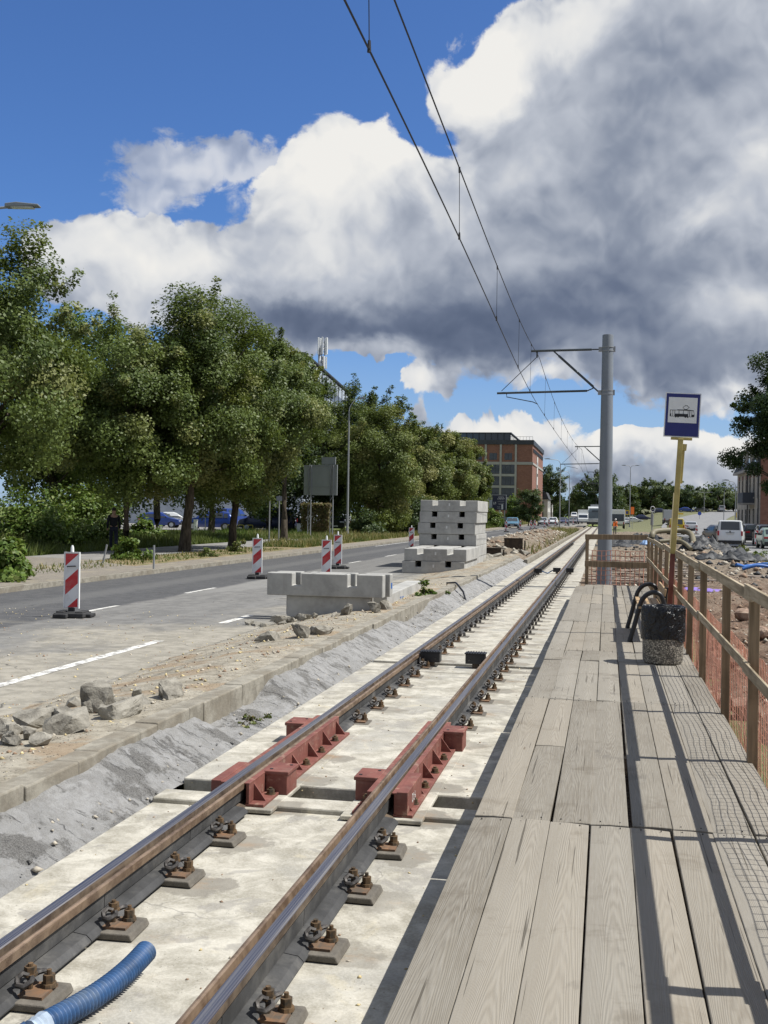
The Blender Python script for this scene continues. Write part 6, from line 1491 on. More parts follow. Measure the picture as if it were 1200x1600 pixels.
def fz(p): return ground_z(p.x, p.y) + 0.06
for (px, d, kd, c, rz, lab) in [(978, 250, 'suv', 'white', PI, 'far white car first past the grey mast'), (990, 262, 'sedan', 'white', PI / 2, 'far white car by the double street lamp'), (1004, 268, 'sedan', 'navy', PI / 2, 'far dark car between the double lamp and the ring post'), (1031, 300, 'sedan', 'navy', PI / 2, 'far dark blue car just left of the stop sign post'), (1072, 320, 'sedan', 'blue', PI / 2, 'far blue car just right of the stop sign post'), (1097, 330, 'sedan', 'grey', PI / 2, 'far grey car under the round blue sign'), (1127, 330, 'van', 'silver', PI, 'far silver van climbing the rising road'), (1117, 345, 'van', 'blue', PI, 'far blue van beside the silver van')]:
    p = at(px, 806, d); car(kd, c, (p.x, p.y, fz(p)), rz, lab, 'van' if kd == 'van' else 'car', 'cars on the rising road')
# tram standing on the track
def tram():
    root = empty('tram', (-1.84, 186.0, -0.145), 0, 'dark-fronted tram standing far down the track beside the grey mast', 'tram'); Wd = 1.2
    b = MB(); prof = [(0.0, 0.35), (-0.25, 0.6), (-0.35, 1.1), (-0.1, 2.3), (0.25, 3.0), (0.7, 3.25)]
    vs = []; ysx = [0, 1]; n = 0
    pts = [(0.0, 0.3)] + [(y, z) for y, z in prof] + [(24, 3.25), (24, 0.3)]
    b.prism(pts, (-Wd, 0, 0), (0, 1, 0), (0, 0, 1), (1, 0, 0), 2 * Wd); b.build('body', simple('tram_pale_panel', (0.50, 0.52, 0.52), 0.4), root, bevel=0.08)
    b = MB(); b.add([(-1.08, -0.36, 1.0), (1.08, -0.36, 1.0), (1.08, -0.12, 2.45), (-1.08, -0.12, 2.45)], [(0, 1, 2, 3)]); b.add([(-1.08, -0.115, 2.46), (1.08, -0.115, 2.46), (1.0, 0.12, 2.95), (-1.0, 0.12, 2.95)], [(0, 1, 2, 3)]); b.build('windscreen', mk_glass('tram_glass', (0.035, 0.05, 0.06)), root)
    b = MB(); b.box((0, -0.20, 2.50), (1.1, 0.04, 0.24)); b.build('destination_display', M['glass'], root)
    b = MB(); b.box((0, -0.22, 0.50), (2.42, 0.30, 0.30)); b.build('bumper', M['black'], root, bevel=0.04)
    for s in (-1, 1):
        b = MB(); b.box((s * 0.85, -0.37, 0.85), (0.34, 0.06, 0.14)); b.build('headlight', M['clearlens'], root)
        for i in range(7):
            b = MB(); b.box((s * 1.203, 2.4 + i * 3.1, 1.95), (0.01, 2.6, 1.0)); b.build('side_window', M['glass'], root)
    b = MB()
    for i in range(3): b.box((0, 4 + 7 * i, 3.42), (1.7, 3.4, 0.34))
    b.build('roof_unit', M['galv'], root, bevel=0.03)
    b = MB(); b.tube([(0, 9, 3.3), (0, 10.2, 4.0), (0, 9.2, 4.66)], 0.03, 6); b.box((0, 9.2, 4.68), (1.4, 0.25, 0.04)); b.build('pantograph', M['black'], root)
    for i in range(4):
        b = MB(); yy = 2.2 + 6.4 * i
        for s in (-1, 1): b.tube([(s * 0.45, yy, 0.30), (s * 0.58, yy, 0.30)], 0.30, 16)
        b.build('wheelset', M['tyre'], root)
tram()
def truck(loc, rz, label, wd, hb, colour, name='truck', ln=6.0, band=False, group=None):
    root = empty(name, loc, rz, label, name.replace('_', ' '), group)
    b = MB(); b.box((0, 0.6, (0.75 + hb) / 2), (wd, ln - 1.5, hb - 0.75)); b.build('box_body', paint(colour, PC[colour], 0.0), root, bevel=0.05)
    b = MB(); b.prism([(-ln / 2, 0.45), (-ln / 2 + 1.8, 0.45), (-ln / 2 + 1.8, min(hb, 2.3)), (-ln / 2 + 0.7, min(hb, 2.3)), (-ln / 2 + 0.15, 1.35), (-ln / 2, 1.2)], (-wd / 2 + 0.06, 0, 0), (0, 1, 0), (0, 0, 1), (1, 0, 0), wd - 0.12); b.build('cab', paint(colour, PC[colour], 0.0), root, bevel=0.05)
    b = MB(); b.add([(-wd * 0.42, -ln / 2 + 0.16, 1.40), (wd * 0.42, -ln / 2 + 0.16, 1.40), (wd * 0.40, -ln / 2 + 0.66, 2.22), (-wd * 0.40, -ln / 2 + 0.66, 2.22)], [(0, 1, 2, 3)]); b.build('windscreen', M['glass'], root)
    if band:
        b = MB(); b.box((0, -ln / 2 + 1.34, hb * 0.62), (wd * 0.9, 0.02, hb * 0.34)); b.box((0, ln / 2 - 0.13, hb * 0.58), (wd * 0.86, 0.06, hb * 0.36)); b.build('rear_window', M['glass'], root)
    for y in (-ln / 2 + 0.9, ln / 2 - 1.0):
        for s in (-1, 1):
            b = MB(); b.tube([(s * (wd / 2 - 0.26), y, 0.40), (s * (wd / 2 + 0.0), y, 0.40)], 0.40, 18); w = b.build('wheel', M['tyre'], root); b = MB(); b.tube([(s * wd / 2, y, 0.40), (s * (wd / 2 + 0.01), y, 0.40)], 0.22, 12); b.build('rim', M['rim'], w)
    for s in (-1, 1):
        b = MB(); b.box((s * wd * 0.36, -ln / 2 - 0.01, 0.80), (0.34, 0.05, 0.18)); b.build('headlight', M['clearlens'], root)
        b = MB(); b.box((s * wd * 0.42, ln / 2 - 0.13, 0.90), (0.16, 0.06, 0.30)); b.build('tail_light', M['redlens'], root)
    b = MB(); b.box((0, -ln / 2 - 0.02, 0.50), (wd * 0.96, 0.10, 0.24)); b.build('bumper', M['black'], root)
    return root
truck(cp(911, 235, zq), 0.03, 'white box truck standing next to the tram', 2.2, 3.1, 'white')
truck(cp(964, 176, -0.4), PI, 'white bus seen from behind, beside the grey mast', 2.4, 3.0, 'white', 'bus', 9.0, True)
p = at(1046, 806, 200); truck((p.x, p.y, fz(p)), PI, 'grey box truck behind the stop sign post', 2.3, 2.6, 'silver', 'truck', 6.0)
p = at(1056, 806, 135); car('van', 'yellow', (p.x, p.y, -0.55), PI, 'yellow works van half hidden by the stop sign post', 'van', None)
# ================================================================ BUILDINGS
M['conc'] = simple('pale_concrete_band', (0.34, 0.33, 0.31), 0.85, var=0.1, scale=0.6); M['dark'] = simple('anthracite_cladding', (0.03, 0.033, 0.04), 0.5, var=0.2, scale=0.5)
M['plaster'] = simple('beige_plaster', (0.46, 0.425, 0.36), 0.9, var=0.15, scale=0.7, dirt=(0.33, 0.30, 0.25)); M['slate'] = simple('slate_roof', (0.055, 0.058, 0.065), 0.8, var=0.25, scale=1.5); M['panelm'] = simple('office_metal_panel', (0.40, 0.44, 0.50), 0.4, var=0.12, scale=0.4); M['whiteplaster'] = simple('white_plaster', (0.50, 0.49, 0.46), 0.9, var=0.12, scale=0.8)
def apartment():
    X1, Y0, Y1 = -18.6, 280.0, 326.0; z0 = -0.3; zt = 19.3; X0 = -62.0; u = 280 / 1720.0
    root = empty('apartment_building', (X1, Y0, z0), 0, 'red brick apartment block with pale concrete grid and dark glass penthouse', 'building')
    def bx(b, x0, x1, y0, y1, za, zb_): b.box(((x0 + x1) / 2 - X1, (y0 + y1) / 2 - Y0, (za + zb_) / 2 - z0), (x1 - x0, y1 - y0, zb_ - za))
    b = MB(); bx(b, X0, X1, Y0, Y1, z0, zt); b.build('wall', M['brick'], root)
    b = MB(); bx(b, X0 - .3, X1 + .3, Y0 - .3, Y1 + .3, zt, zt + 1.15); b.build('cornice', M['dark'], root)
    b = MB(); bx(b, X0, -24.5, Y0 + 2.5, Y1 - 4, zt + 1.15, zt + 3.0); ph = b.build('penthouse', M['glass'], root)
    b = MB(); bx(b, X0, -24.2, Y0 + 2.2, Y1 - 4, zt + 3.0, zt + 3.25)
    x = -24.5
    while x > X0: bx(b, x - 0.12, x + 0.12, Y0 + 2.38, Y0 + 2.5, zt + 1.15, zt + 3.0); x -= 1.6
    b.build('penthouse_frame', M['dark'], ph)
    b = MB()
    x = X1
    while x > -24.4: bx(b, x - 0.03, x + 0.03, Y0 - .1, Y0 - .05, zt + 1.15, zt + 2.0); x -= 0.8
    bx(b, -24.4, X1, Y0 - .1, Y0 - .05, zt + 1.95, zt + 2.02); b.build('terrace_railing', M['dark'], root)
    pil = [-30.5 - 3.9 * k for k in range(-1, 8)] ; pil = [(761 - 948) * u, (784.5 - 948) * u, (808 - 948) * u] + [(761 - 948) * u - 3.85 * k for k in range(1, 8)]
    zb_ = [1.6 + (803.5 - y) * u for y in (724, 742.5, 760.5, 779)] 
    for x in pil:
        b = MB(); bx(b, x - 0.25, x + 0.25, Y0 - .25, Y0 - .003, z0, zt); b.build('pilaster', M['conc'], root)
    b = MB()
    for z in zb_[:1]: bx(b, X0, X1 + .22, Y0 - .20, Y0 - .005, z - 0.35, z + 0.35)
    for z in zb_[1:]: bx(b, X0, pil[2], Y0 - .20, Y0 - .005, z - 0.30, z + 0.30)
    bx(b, X1 + .003, X1 + .18, Y0, Y1, zb_[0] - 0.25, zb_[0] + 0.25); b.build('floor_band', M['conc'], root)
    xs = sorted(pil)
    for xa, xb in zip(xs[:-1], xs[1:]):
        b = MB(); bx(b, (xa + xb) / 2 - 0.95, (xa + xb) / 2 + 0.95, Y0 - .06, Y0 - .01, zb_[0] + 0.85, zb_[0] + 2.55); w = b.build('window', M['glass'], root)
        b = MB(); bx(b, (xa + xb) / 2 - 0.05, (xa + xb) / 2 + 0.05, Y0 - .10, Y0 - .06, zb_[0] + 0.85, zb_[0] + 2.55); b.build('frame', M['dark'], w)
        for za, zc_ in zip(zb_[1:] + [zb_[-1] - 3.0], [zb_[0]] + zb_[1:]):
            b = MB(); bx(b, xa + .3, xb - .3, Y0 - .06, Y0 - .012, za + .35, zc_ - .35); w = b.build('window', M['glass'], root)
            b = MB()
            for f in (0.33, 0.66): bx(b, xa + (xb - xa) * f - .05, xa + (xb - xa) * f + .05, Y0 - .10, Y0 - .06, za + .35, zc_ - .35)
            bx(b, xa + .3, xb - .3, Y0 - .14, Y0 - .10, za + .35, za + .45); b.build('frame', M['dark'], w)
    # stair strip and corbels on the street side
    b = MB(); bx(b, X1 + .004, X1 + .16, Y0 + 16, Y0 + 21, 2.0, zt - 2.2); b.build('stair_panel', M['whiteplaster'], root)
    b = MB()
    for i in range(12): bx(b, X1 + .004, X1 + .20, Y0 + 2 + i * 3.6, Y0 + 3.6 + i * 3.6, zt - 1.9, zt - 0.9)
    b.build('corbel', M['dark'], root)
    for i in range(5):
        b = MB(); bx(b, X1 + .162, X1 + .18, Y0 + 17, Y0 + 20, 2.8 + 3.0 * i, 3.6 + 3.0 * i); b.build('window', M['glass'], root)
apartment()
def billboard():
    p = at(771, 806, 152); u = 152 / 1720.0; root = empty('billboard', (p.x, p.y, -0.25), 0, 'navy billboard with white lettering lines, beside a pale grey half, before the brick block', 'billboard')
    def Z(y): return 1.6 + (803.5 - y) * u + 0.25
    def X(px): return (px - 771) * u
    b = MB(); b.box(((X(769) + X(790)) / 2, 0, (Z(797) + Z(774)) / 2), (X(790) - X(769), 0.12, Z(774) - Z(797))); b.build('navy_panel', simple('billboard_navy', (0.012, 0.016, 0.04), 0.45), root, bevel=0.01)
    b = MB(); b.box(((X(752) + X(768.7)) / 2, 0.02, (Z(797) + Z(778)) / 2), (X(768.7) - X(752), 0.10, Z(778) - Z(797))); b.build('pale_panel', simple('billboard_grey', (0.33, 0.37, 0.40), 0.5, var=0.2, scale=1.5), root)
    b = MB(); b.box(((X(752) + X(768.7)) / 2, 0, (Z(778) + Z(773.5)) / 2), (X(768.7) - X(752), 0.14, Z(773.5) - Z(778) - 0.01)); b.build('header_panel', simple('billboard_header', (0.10, 0.11, 0.15), 0.5), root)
    b = MB()
    b.box((X(790.5), -0.02, (Z(797) + Z(774)) / 2), (0.10, 0.18, Z(774) - Z(797))); b.box((X(779.5), -0.02, Z(773.6)), (X(790.5) - X(769) + .1, 0.18, 0.09)); b.build('frame', M['galv'], root)
    b = MB()
    def row(y, x0, x1, hgt, n):
        b = MB(); w = (x1 - x0) / n
        for i in range(n):
            xa = x0 + i * w; b.box((X(xa + w * 0.22), -0.066, Z(y)), (w * 0.24 * u, 0.006, hgt * u))
            b.box((X(xa + w * 0.52), -0.066, Z(y) + (0.32 if i % 2 else -0.32) * hgt * u), (w * 0.45 * u, 0.006, hgt * 0.28 * u))
            if i % 3: b.box((X(xa + w * 0.74), -0.066, Z(y) + 0.1 * hgt * u), (w * 0.18 * u, 0.006, hgt * 0.8 * u))
        b.build('lettering', M['plate'], root)
    row(776.9, 778, 787, 1.7, 5); row(779.6, 777, 788, 1.9, 6)
    for y, x0, x1 in ((783.5, 777.5, 787.5), (786.5, 778.5, 787), (788.4, 778.5, 785), (792.3, 776.3, 781.5), (794.4, 776.3, 782.5)): row(y, x0, x1, 0.7, 9)
    row(786.5, 770.5, 775, 4, 2); b = MB(); b.box((X(784.6), -0.070, Z(792)), (2.6 * u, 0.008, 8 * u)); b.build('white_picture', M['plate'], root)
    for px in (756, 770, 788):
        b = MB(); b.box((X(px), 0.12, Z(797) / 2), (0.12, 0.12, Z(797))); b.build('support_post', M['galv'], root)
    b = MB()
    for i in range(8): b.box((X(754 + i * 5.2), 0.25, 0.75), (5.1 * u, 0.04, 1.4))
    b.build('hoarding_fence', M['galv'], root)
billboard()
def house(name, x0, x1, y0, y1, z0, ze, zr, wall, roof, label, ncol, nrow, side=1):
    root = empty(name, ((x0 + x1) / 2, y0, z0), 0, label, 'building'); cx = (x0 + x1) / 2
    b = MB(); b.box((0, (y1 - y0) / 2, (ze - z0) / 2), (x1 - x0, y1 - y0, ze - z0)); b.build('wall', wall, root)
    w = (x1 - x0) / 2 + 0.35; b = MB(); b.prism([(-w, ze - z0), (w, ze - z0), (w - 0.9, ze - z0 + (zr - ze) * 0.75), (0, zr - z0), (-w + 0.9, ze - z0 + (zr - ze) * 0.75)], (0, -0.3, 0.004), (1, 0, 0), (0, 0, 1), (0, 1, 0), y1 - y0 + 0.6); rf = b.build('roof', roof, root)
    b = MB(); b.box((0.5, 3.0, zr - z0 + 0.5), (0.7, 0.9, 1.2)); b.build('chimney', M['brick'], rf)
    fh = (ze - z0) / nrow
    for r_ in range(nrow):
        for c in range(ncol):
            yy = (c + 0.5) * (y1 - y0) / ncol; X = side * (x1 - x0) / 2
            b = MB(); b.box((X + side * 0.02, yy, fh * r_ + fh * 0.55), (0.05, 1.0, fh * 0.56)); q = b.build('window', M['glass'], root)
            b = MB(); b.box((X + side * 0.055, yy, fh * r_ + fh * 0.55), (0.03, 0.08, fh * 0.56)); b.box((X + side * 0.06, yy, fh * r_ + fh * 0.25), (0.16, 1.2, 0.08)); b.build('frame', M['whitep'], q)
        for c in range(2):
            xx = -(x1 - x0) / 2 + (c + 0.5) * (x1 - x0) / 2
            b = MB(); b.box((xx, -0.02, fh * r_ + fh * 0.55), (0.9, 0.05, fh * 0.5)); b.build('window', M['glass'], root)
    return root
house('town_house', -24.0, -17.2, 330, 362, -0.2, 6.2, 9.0, M['whiteplaster'], M['slate'], 'pale two-storey house with a dark roof behind the brick block', 9, 2)
house('far_tower', -16.5, -11.5, 560, 590, 0, 13.0, 13.8, M['plaster'], M['slate'], 'small far tower block above the end of the road', 6, 4)
def tenement():
    X0, Y0, Y1 = 14.40, 110.5, 129.5; z0 = -0.6; ze = 6.6; root = empty('tenement', (X0, Y0, z0), 0, 'old plastered tenement with mansard roof, dark balcony and a red brick end wall', 'building')
    def bx(b, x0, x1, y0, y1, za, zb_): b.box(((x0 + x1) / 2 - X0, (y0 + y1) / 2 - Y0, (za + zb_) / 2 - z0), (x1 - x0, y1 - y0, zb_ - za))
    b = MB(); bx(b, X0, 27, Y0, Y1, z0, ze); b.build('wall', M['plaster'], root)
    b = MB(); bx(b, X0 - .01, 27.2, Y0 - .25, Y0 - .003, z0, ze + 2.6); b.build('brick_end_wall', M['brick'], root)
    b = MB(); b.prism([(-0.45, 0), (12, 0), (12, 3.4), (1.6, 3.0), (0.5, 1.9)], (0, 0.02, ze - z0 + 0.003), (1, 0, 0), (0, 0, 1), (0, 1, 0), Y1 - Y0 + 0.3); rf = b.build('roof', M['slate'], root)
    b = MB(); bx(b, X0 - .5, X0 - .004, Y0, Y1 + .2, ze - 0.25, ze - 0.002); b.build('cornice', M['conc'], root)
    for i in range(4):
        y = Y0 + 2.4 + i * 4.7; b = MB(); bx(b, X0 - 0.15, X0 + 1.4, y - 0.8, y + 0.8, ze + 0.25, ze + 2.0); d = b.build('dormer', M['plaster'], rf)
        b = MB(); bx(b, X0 - 0.2, X0 - 0.155, y - 0.5, y + 0.5, ze + 0.5, ze + 1.75); b.build('window', M['glass'], d); b = MB(); bx(b, X0 - 0.35, X0 + 1.6, y - 1.0, y + 1.0, ze + 2.003, ze + 2.15); b.build('dormer_roof', M['slate'], d)
    for i in range(6):
        y = Y0 + 1.7 + i * 3.1
        for k, (za, zb_) in enumerate(((0.5, 2.5), (3.7, 5.6))):
            b = MB(); bx(b, X0 - .05, X0 - .003, y - 0.42, y + 0.42, za, zb_); w = b.build('window', M['glass'], root)
            b = MB(); bx(b, X0 - .09, X0 - .05, y - 0.04, y + 0.04, za, zb_); bx(b, X0 - .09, X0 - .05, y - 0.5, y + 0.5, zb_ - 0.55, zb_ - 0.47); bx(b, X0 - .16, X0 - .003, y - 0.62, y + 0.62, za - 0.14, za - 0.005); b.build('frame', M['conc'], w)
            if k: b = MB(); bx(b, X0 - .045, X0 - .004, y - 0.5, y + 0.5, zb_ + 0.05, zb_ + 0.5); b.build('lintel_panel', M['redbrown'], root)
    b = MB(); bx(b, X0 - 1.1, X0 - .004, Y0 + 4.2, Y0 + 8.4, 2.95, 3.1); bal = b.build('balcony', M['conc'], root)
    b = MB(); bx(b, X0 - 1.14, X0 - 1.10, Y0 + 4.2, Y0 + 8.4, 3.1, 4.15); bx(b, X0 - 1.1, X0 - .006, Y0 + 4.2, Y0 + 4.24, 3.1, 4.15); bx(b, X0 - 1.1, X0 - .006, Y0 + 8.36, Y0 + 8.4, 3.1, 4.15); b.build('railing_screen', simple('balcony_screen', (0.05, 0.06, 0.08), 0.6), bal)
    b = MB(); b.tube([(-0.12, 0.6, 0.1), (-0.12, 0.6, ze - z0 - 0.3)], 0.06, 8); b.tube([(-0.12, 8.9, 0.1), (-0.12, 8.9, ze - z0 - 0.3)], 0.06, 8); b.build('downpipe', M['slate'], root)
    b = MB(); bx(b, 17.5, 18.3, Y0 + 6, Y0 + 7.4, ze + 3.0, ze + 4.8); bx(b, 17.5, 18.3, Y0 + 12, Y0 + 13.2, ze + 3.0, ze + 4.6); b.build('chimney', M['plaster'], rf)
tenement()
def office():
    pa = at(505, 806, 150); an_ = math.radians(6.1); X1, Y0, Y1 = pa.x + math.sin(an_) * 17, pa.y - math.cos(an_) * 17, pa.y - math.cos(an_) * 17 + 47; root = empty('office_building', (X1, Y0, -0.2), an_, 'metal clad office block rising above the linden crowns', 'building')
    b = MB(); b.box((-11, (Y1 - Y0) / 2, 10.2), (22, Y1 - Y0, 20.4)); b.build('wall', M['panelm'], root)
    b = MB(); b.box((-11, (Y1 - Y0) / 2, 20.95), (22.2, Y1 - Y0 + .2, 0.10)); b.build('parapet_rail', M['dark'], root)
    for k in range(6):
        b = MB(); b.box((0.03, (Y1 - Y0) / 2, 2.2 + 3.2 * k), (0.06, Y1 - Y0 - 1, 1.3)); w = b.build('window', M['glass'], root)
    b = MB()
    for i in range(12): b.box((0.05, 2 + i * 4, 10.2), (0.10, 0.10, 20.4))
    b.build('panel_joint', M['dark'], root)
    return root
office()
def antenna():
    p = at(503.5, 590, 156); root = empty('antenna_mast', (p.x, p.y, 20.2), 0, 'mobile phone antenna mast with white panels on the office roof', 'antenna mast')
    b = MB()
    for a in range(3): b.tube([(0.25 * math.cos(a * 2.09), 0.25 * math.sin(a * 2.09), 0), (0.25 * math.cos(a * 2.09), 0.25 * math.sin(a * 2.09), 5.6)], 0.05, 6)
    for k in range(8):
        z = 0.3 + 0.65 * k
        for a in range(3): b.tube([(0.25 * math.cos(a * 2.09), 0.25 * math.sin(a * 2.09), z), (0.25 * math.cos(a * 2.09 + 2.09), 0.25 * math.sin(a * 2.09 + 2.09), z + 0.6)], 0.03, 5)
    b.build('lattice_mast', M['galv'], root)
    for (za, zb_, r_) in ((3.6, 6.0, 0.62), (1.6, 3.3, 0.52)):
        for a in range(5):
            an = a * 1.257 + za
            b = MB(); b.box((r_ * math.cos(an), r_ * math.sin(an), (za + zb_) / 2), (0.24, 0.24, zb_ - za), Matrix.Rotation(an, 3, 'Z')); b.build('panel_antenna', M['whitep'], root, bevel=0.03)
    b = MB(); b.tube([(-0.5, 0, 1.5), (-0.5, 0, 4.6)], 0.16, 8); b.build('remote_radio_unit', M['galv'], root)
antenna()

# ================================================================ STREET FURNITURE
def lamp(px, dist, h, arms, label, z=-0.25, arm_len=1.4, name='street_lamp', headlen=0.75, r=0.085, rise=0.35):
    p = at(px, 806, dist); root = empty(name, (p.x, p.y, z), TH, label, 'street lamp', 'street lamps')
    b = MB(); b.tube([(0, 0, 0), (0, 0, 1.2), (0, 0, h - 0.5)], [r * 1.3, r, r * 0.62], 12); b.tube([(0, 0, 0), (0, 0, 0.25)], r * 2.0, 12); b.build('post', M['galv'], root, smooth=50)
    for s in arms:
        b = MB(); pts = [(0, 0, h - 0.55), (s * 0.03, 0, h - 0.3), (s * 0.14, 0, h - 0.08), (s * 0.35, 0, h + rise * 0.25), (s * arm_len, 0, h + rise * 0.5)]; b.tube(pts, r * 0.42, 8); b.build('arm', M['galv'], root, smooth=60)
        b = MB(); x0 = s * (arm_len - 0.05); x1 = s * (arm_len + headlen); b.prism([(x0, -0.02), (x1, 0.02), (x1, 0.07), (x0 + s * 0.3, 0.12), (x0, 0.08)], (0, -0.14, h + rise * 0.5), (1, 0, 0), (0, 0, 1), (0, 1, 0), 0.28); hd = b.build('lamp_head', M['greypole'], root, bevel=0.02)
        b = MB(); b.box(((x0 + x1) / 2, 0, h + rise * 0.5 - 0.012), (headlen * 0.7, 0.22, 0.02)); b.build('lens', M['clearlens'], hd)
    return root
lamp(-62, 29.6, 9.72, (1,), 'street lamp whose head reaches in at the left picture edge above the trees', arm_len=1.15, headlen=0.85)
lamp(543, 82, 9.9, (1,), 'tall pale street lamp standing before the yellowish lindens', arm_len=0.75, r=0.085, rise=0.8, headlen=0.45)
lamp(874.5, 152, 9.3, (-1,), 'street lamp with its arm over the cars, the taller of the two beside the track', arm_len=1.5, rise=0.5)
lamp(889, 190, 9.2, (-1,), 'street lamp further on, the lower of the two beside the track', arm_len=1.5, rise=0.5)
lamp(984, 185, 10.3, (-1, 1), 'double-armed street lamp between the grey mast and the stop sign', arm_len=0.9, rise=0.1, headlen=0.6)
lamp(1149, 140, 6.6, (-1,), 'street lamp standing before the corner of the tenement', -0.55, arm_len=1.0, rise=0.6)
lamp(1131, 210, 7.2, (1,), 'thin street lamp farther up the side road, its arm turned to the tenement', -0.3, arm_len=1.2, rise=0.9)
lamp(1100, 300, 6.4, (-1, 1), 'small double street lamp before the far trees', 2.0, arm_len=1.5, rise=0.1)
lamp(1152, 165, 10.2, (-1,), 'tall street lamp showing above the eaves of the tenement', -0.5, arm_len=1.2, rise=0.3)
# back of the direction sign
def road_sign():
    pa = at(484, 806, 78); pb = at(518.5, 806, 77); root = empty('road_sign', (pa.x, pa.y, -0.2), math.atan2(pb.y - pa.y, pb.x - pa.x), 'back of a large grey direction sign on two lattice posts', 'road sign'); dx = (Vector((pb.x, pb.y)) - Vector((pa.x, pa.y))).length; u = 78 / 1720.0
    def Z(y): return 1.6 + (799 - y) * u + 0.2
    b = MB(); b.box(((535 + 472 - 2 * 484) / 2 * u, 0.0, (Z(774) + Z(727)) / 2), (63 * u, 0.05, Z(727) - Z(774))); b.build('main_panel', simple('sign_back_grey', (0.27, 0.285, 0.295), 0.5, 0.0, var=0.06, scale=1.0), root)
    b = MB(); b.box(((505 + 531.5 - 968) / 2 * u, 0.01, (Z(726.5) + Z(715)) / 2), (26 * u, 0.05, Z(715) - Z(726.5))); b.build('top_panel', simple('sign_back_grey_top', (0.24, 0.255, 0.27), 0.5, 0.0, var=0.06, scale=1.0), root)
    b = MB()
    for y in (729, 761): b.box(((535 + 472 - 968) / 2 * u, -0.035, Z(y)), (63 * u, 0.02, 0.06))
    b.build('stiffener', M['galv'], root)
    for x in (0.0, dx):
        b = MB(); b.tube([(x - 0.11, -0.08, 0), (x - 0.11, -0.08, Z(735)), (x + 0.02, -0.08, Z(727))], 0.045, 8); b.tube([(x + 0.11, -0.06, 0), (x + 0.11, -0.06, Z(727))], 0.045, 8)
        z = 0.3
        while z < Z(735): b.tube([(x - 0.11, -0.08, z), (x + 0.11, -0.06, z + 0.35)], 0.02, 5); z += 0.45
        b.build('lattice_post', M['galv'], root)
road_sign()
def pole_sign(px, dist, ztop, z, plates, label, name='sign_post', r=0.035, lean=0.0, cat='sign post', group=None):
    p = at(px, 806, dist); root = empty(name, (p.x, p.y, z), TH, label, cat, group)
    b = MB(); b.tube([(0, 0, 0), (lean, 0, ztop - z)], r, 10); b.build('post', M['galv'], root, smooth=50)
    for (zc_, w, h, m_, rnd_) in plates:
        b = MB()
        if rnd_: b.tube([(0, -r - 0.012, zc_ - z), (0, -r - 0.004, zc_ - z)], w / 2, 24)
        else: b.box((0, -r - 0.008, zc_ - z), (w, 0.012, h))
        b.build('sign_plate', m_, root)
    return root
TG = 'thin bare posts beside the path'
pole_sign(421, 56.5, 2.1, -0.2, [], 'thin galvanised post nearer the straight linden trunk', group=TG)
pole_sign(436, 58.8, 2.4, -0.2, [(2.25, 0.30, 0.25, M['greypole'], False)], 'thin galvanised post with a small dark plate up in the leaves', group=TG)
pole_sign(241.5, 32.5, 0.52, -0.19, [], 'short rusty stub post on the leaf litter verge', 'stub_post', 0.03, group='stub posts on the verge', cat='post')
pole_sign(162, 35.5, 0.42, -0.19, [], 'short leaning stub post by the sprouting bush', 'stub_post', 0.03, 0.12, group='stub posts on the verge', cat='post')
pole_sign(321, 86, 2.2, -0.2, [(1.85, 0.33, 0.45, M['whitep'], False), (1.40, 0.33, 0.33, M['plate'], False)], 'white parking sign with two plates by the car park', cat='parking sign')
M['signyellow'] = simple('sign_yellow', (0.62, 0.42, 0.03), 0.5); M['signblue'] = simple('sign_blue', (0.03, 0.07, 0.34), 0.5)
p = at(1155, 806, 190); pole_sign(1154, 190, 2.6, -0.4, [(2.1, 1.2, 0.9, M['signyellow'], False)], 'yellow detour board standing before the tenement corner', cat='road sign')
pole_sign(1093, 230, 2.6, 0.8, [(2.4, 0.8, 0.8, M['signblue'], True)], 'round blue sign on the rising road', cat='road sign')
pole_sign(980, 182, 2.6, -0.5, [(2.2, 0.75, 0.75, M['signyellow'], False), (2.2, 0.5, 0.5, M['signblue'], False)], 'square crossing sign with yellow border by the double street lamp', cat='road sign')
pole_sign(988, 178, 2.9, -0.5, [(2.5, 0.55, 1.2, M['orange'], False)], 'orange works sign behind the double street lamp', cat='road sign')
pole_sign(1062, 240, 2.6, 0.6, [(2.3, 1.6, 0.35, M['signyellow'], False)], 'yellow arrow board behind the stop sign post', cat='road sign')
def ring_post():
    p = at(1019, 806, 120); root = empty('ring_post', (p.x, p.y, -0.55), TH, 'grey post carrying a white ring, standing on the diggings by the barrier corner', 'post')
    b = MB(); b.tube([(0, 0, 0), (0, 0, 2.6)], 0.07, 10); b.tube([(-0.02, 0, 1.2), (0.02, 0, 2.4)], 0.16, 10); b.build('post', M['galv'], root)
    b = MB(); b.tube([(0.05 + 0.24 * math.cos(a * PI / 12), 0, 2.95 + 0.30 * math.sin(a * PI / 12)) for a in range(25)], 0.035, 8); b.build('ring', M['whitep'], root)
ring_post()
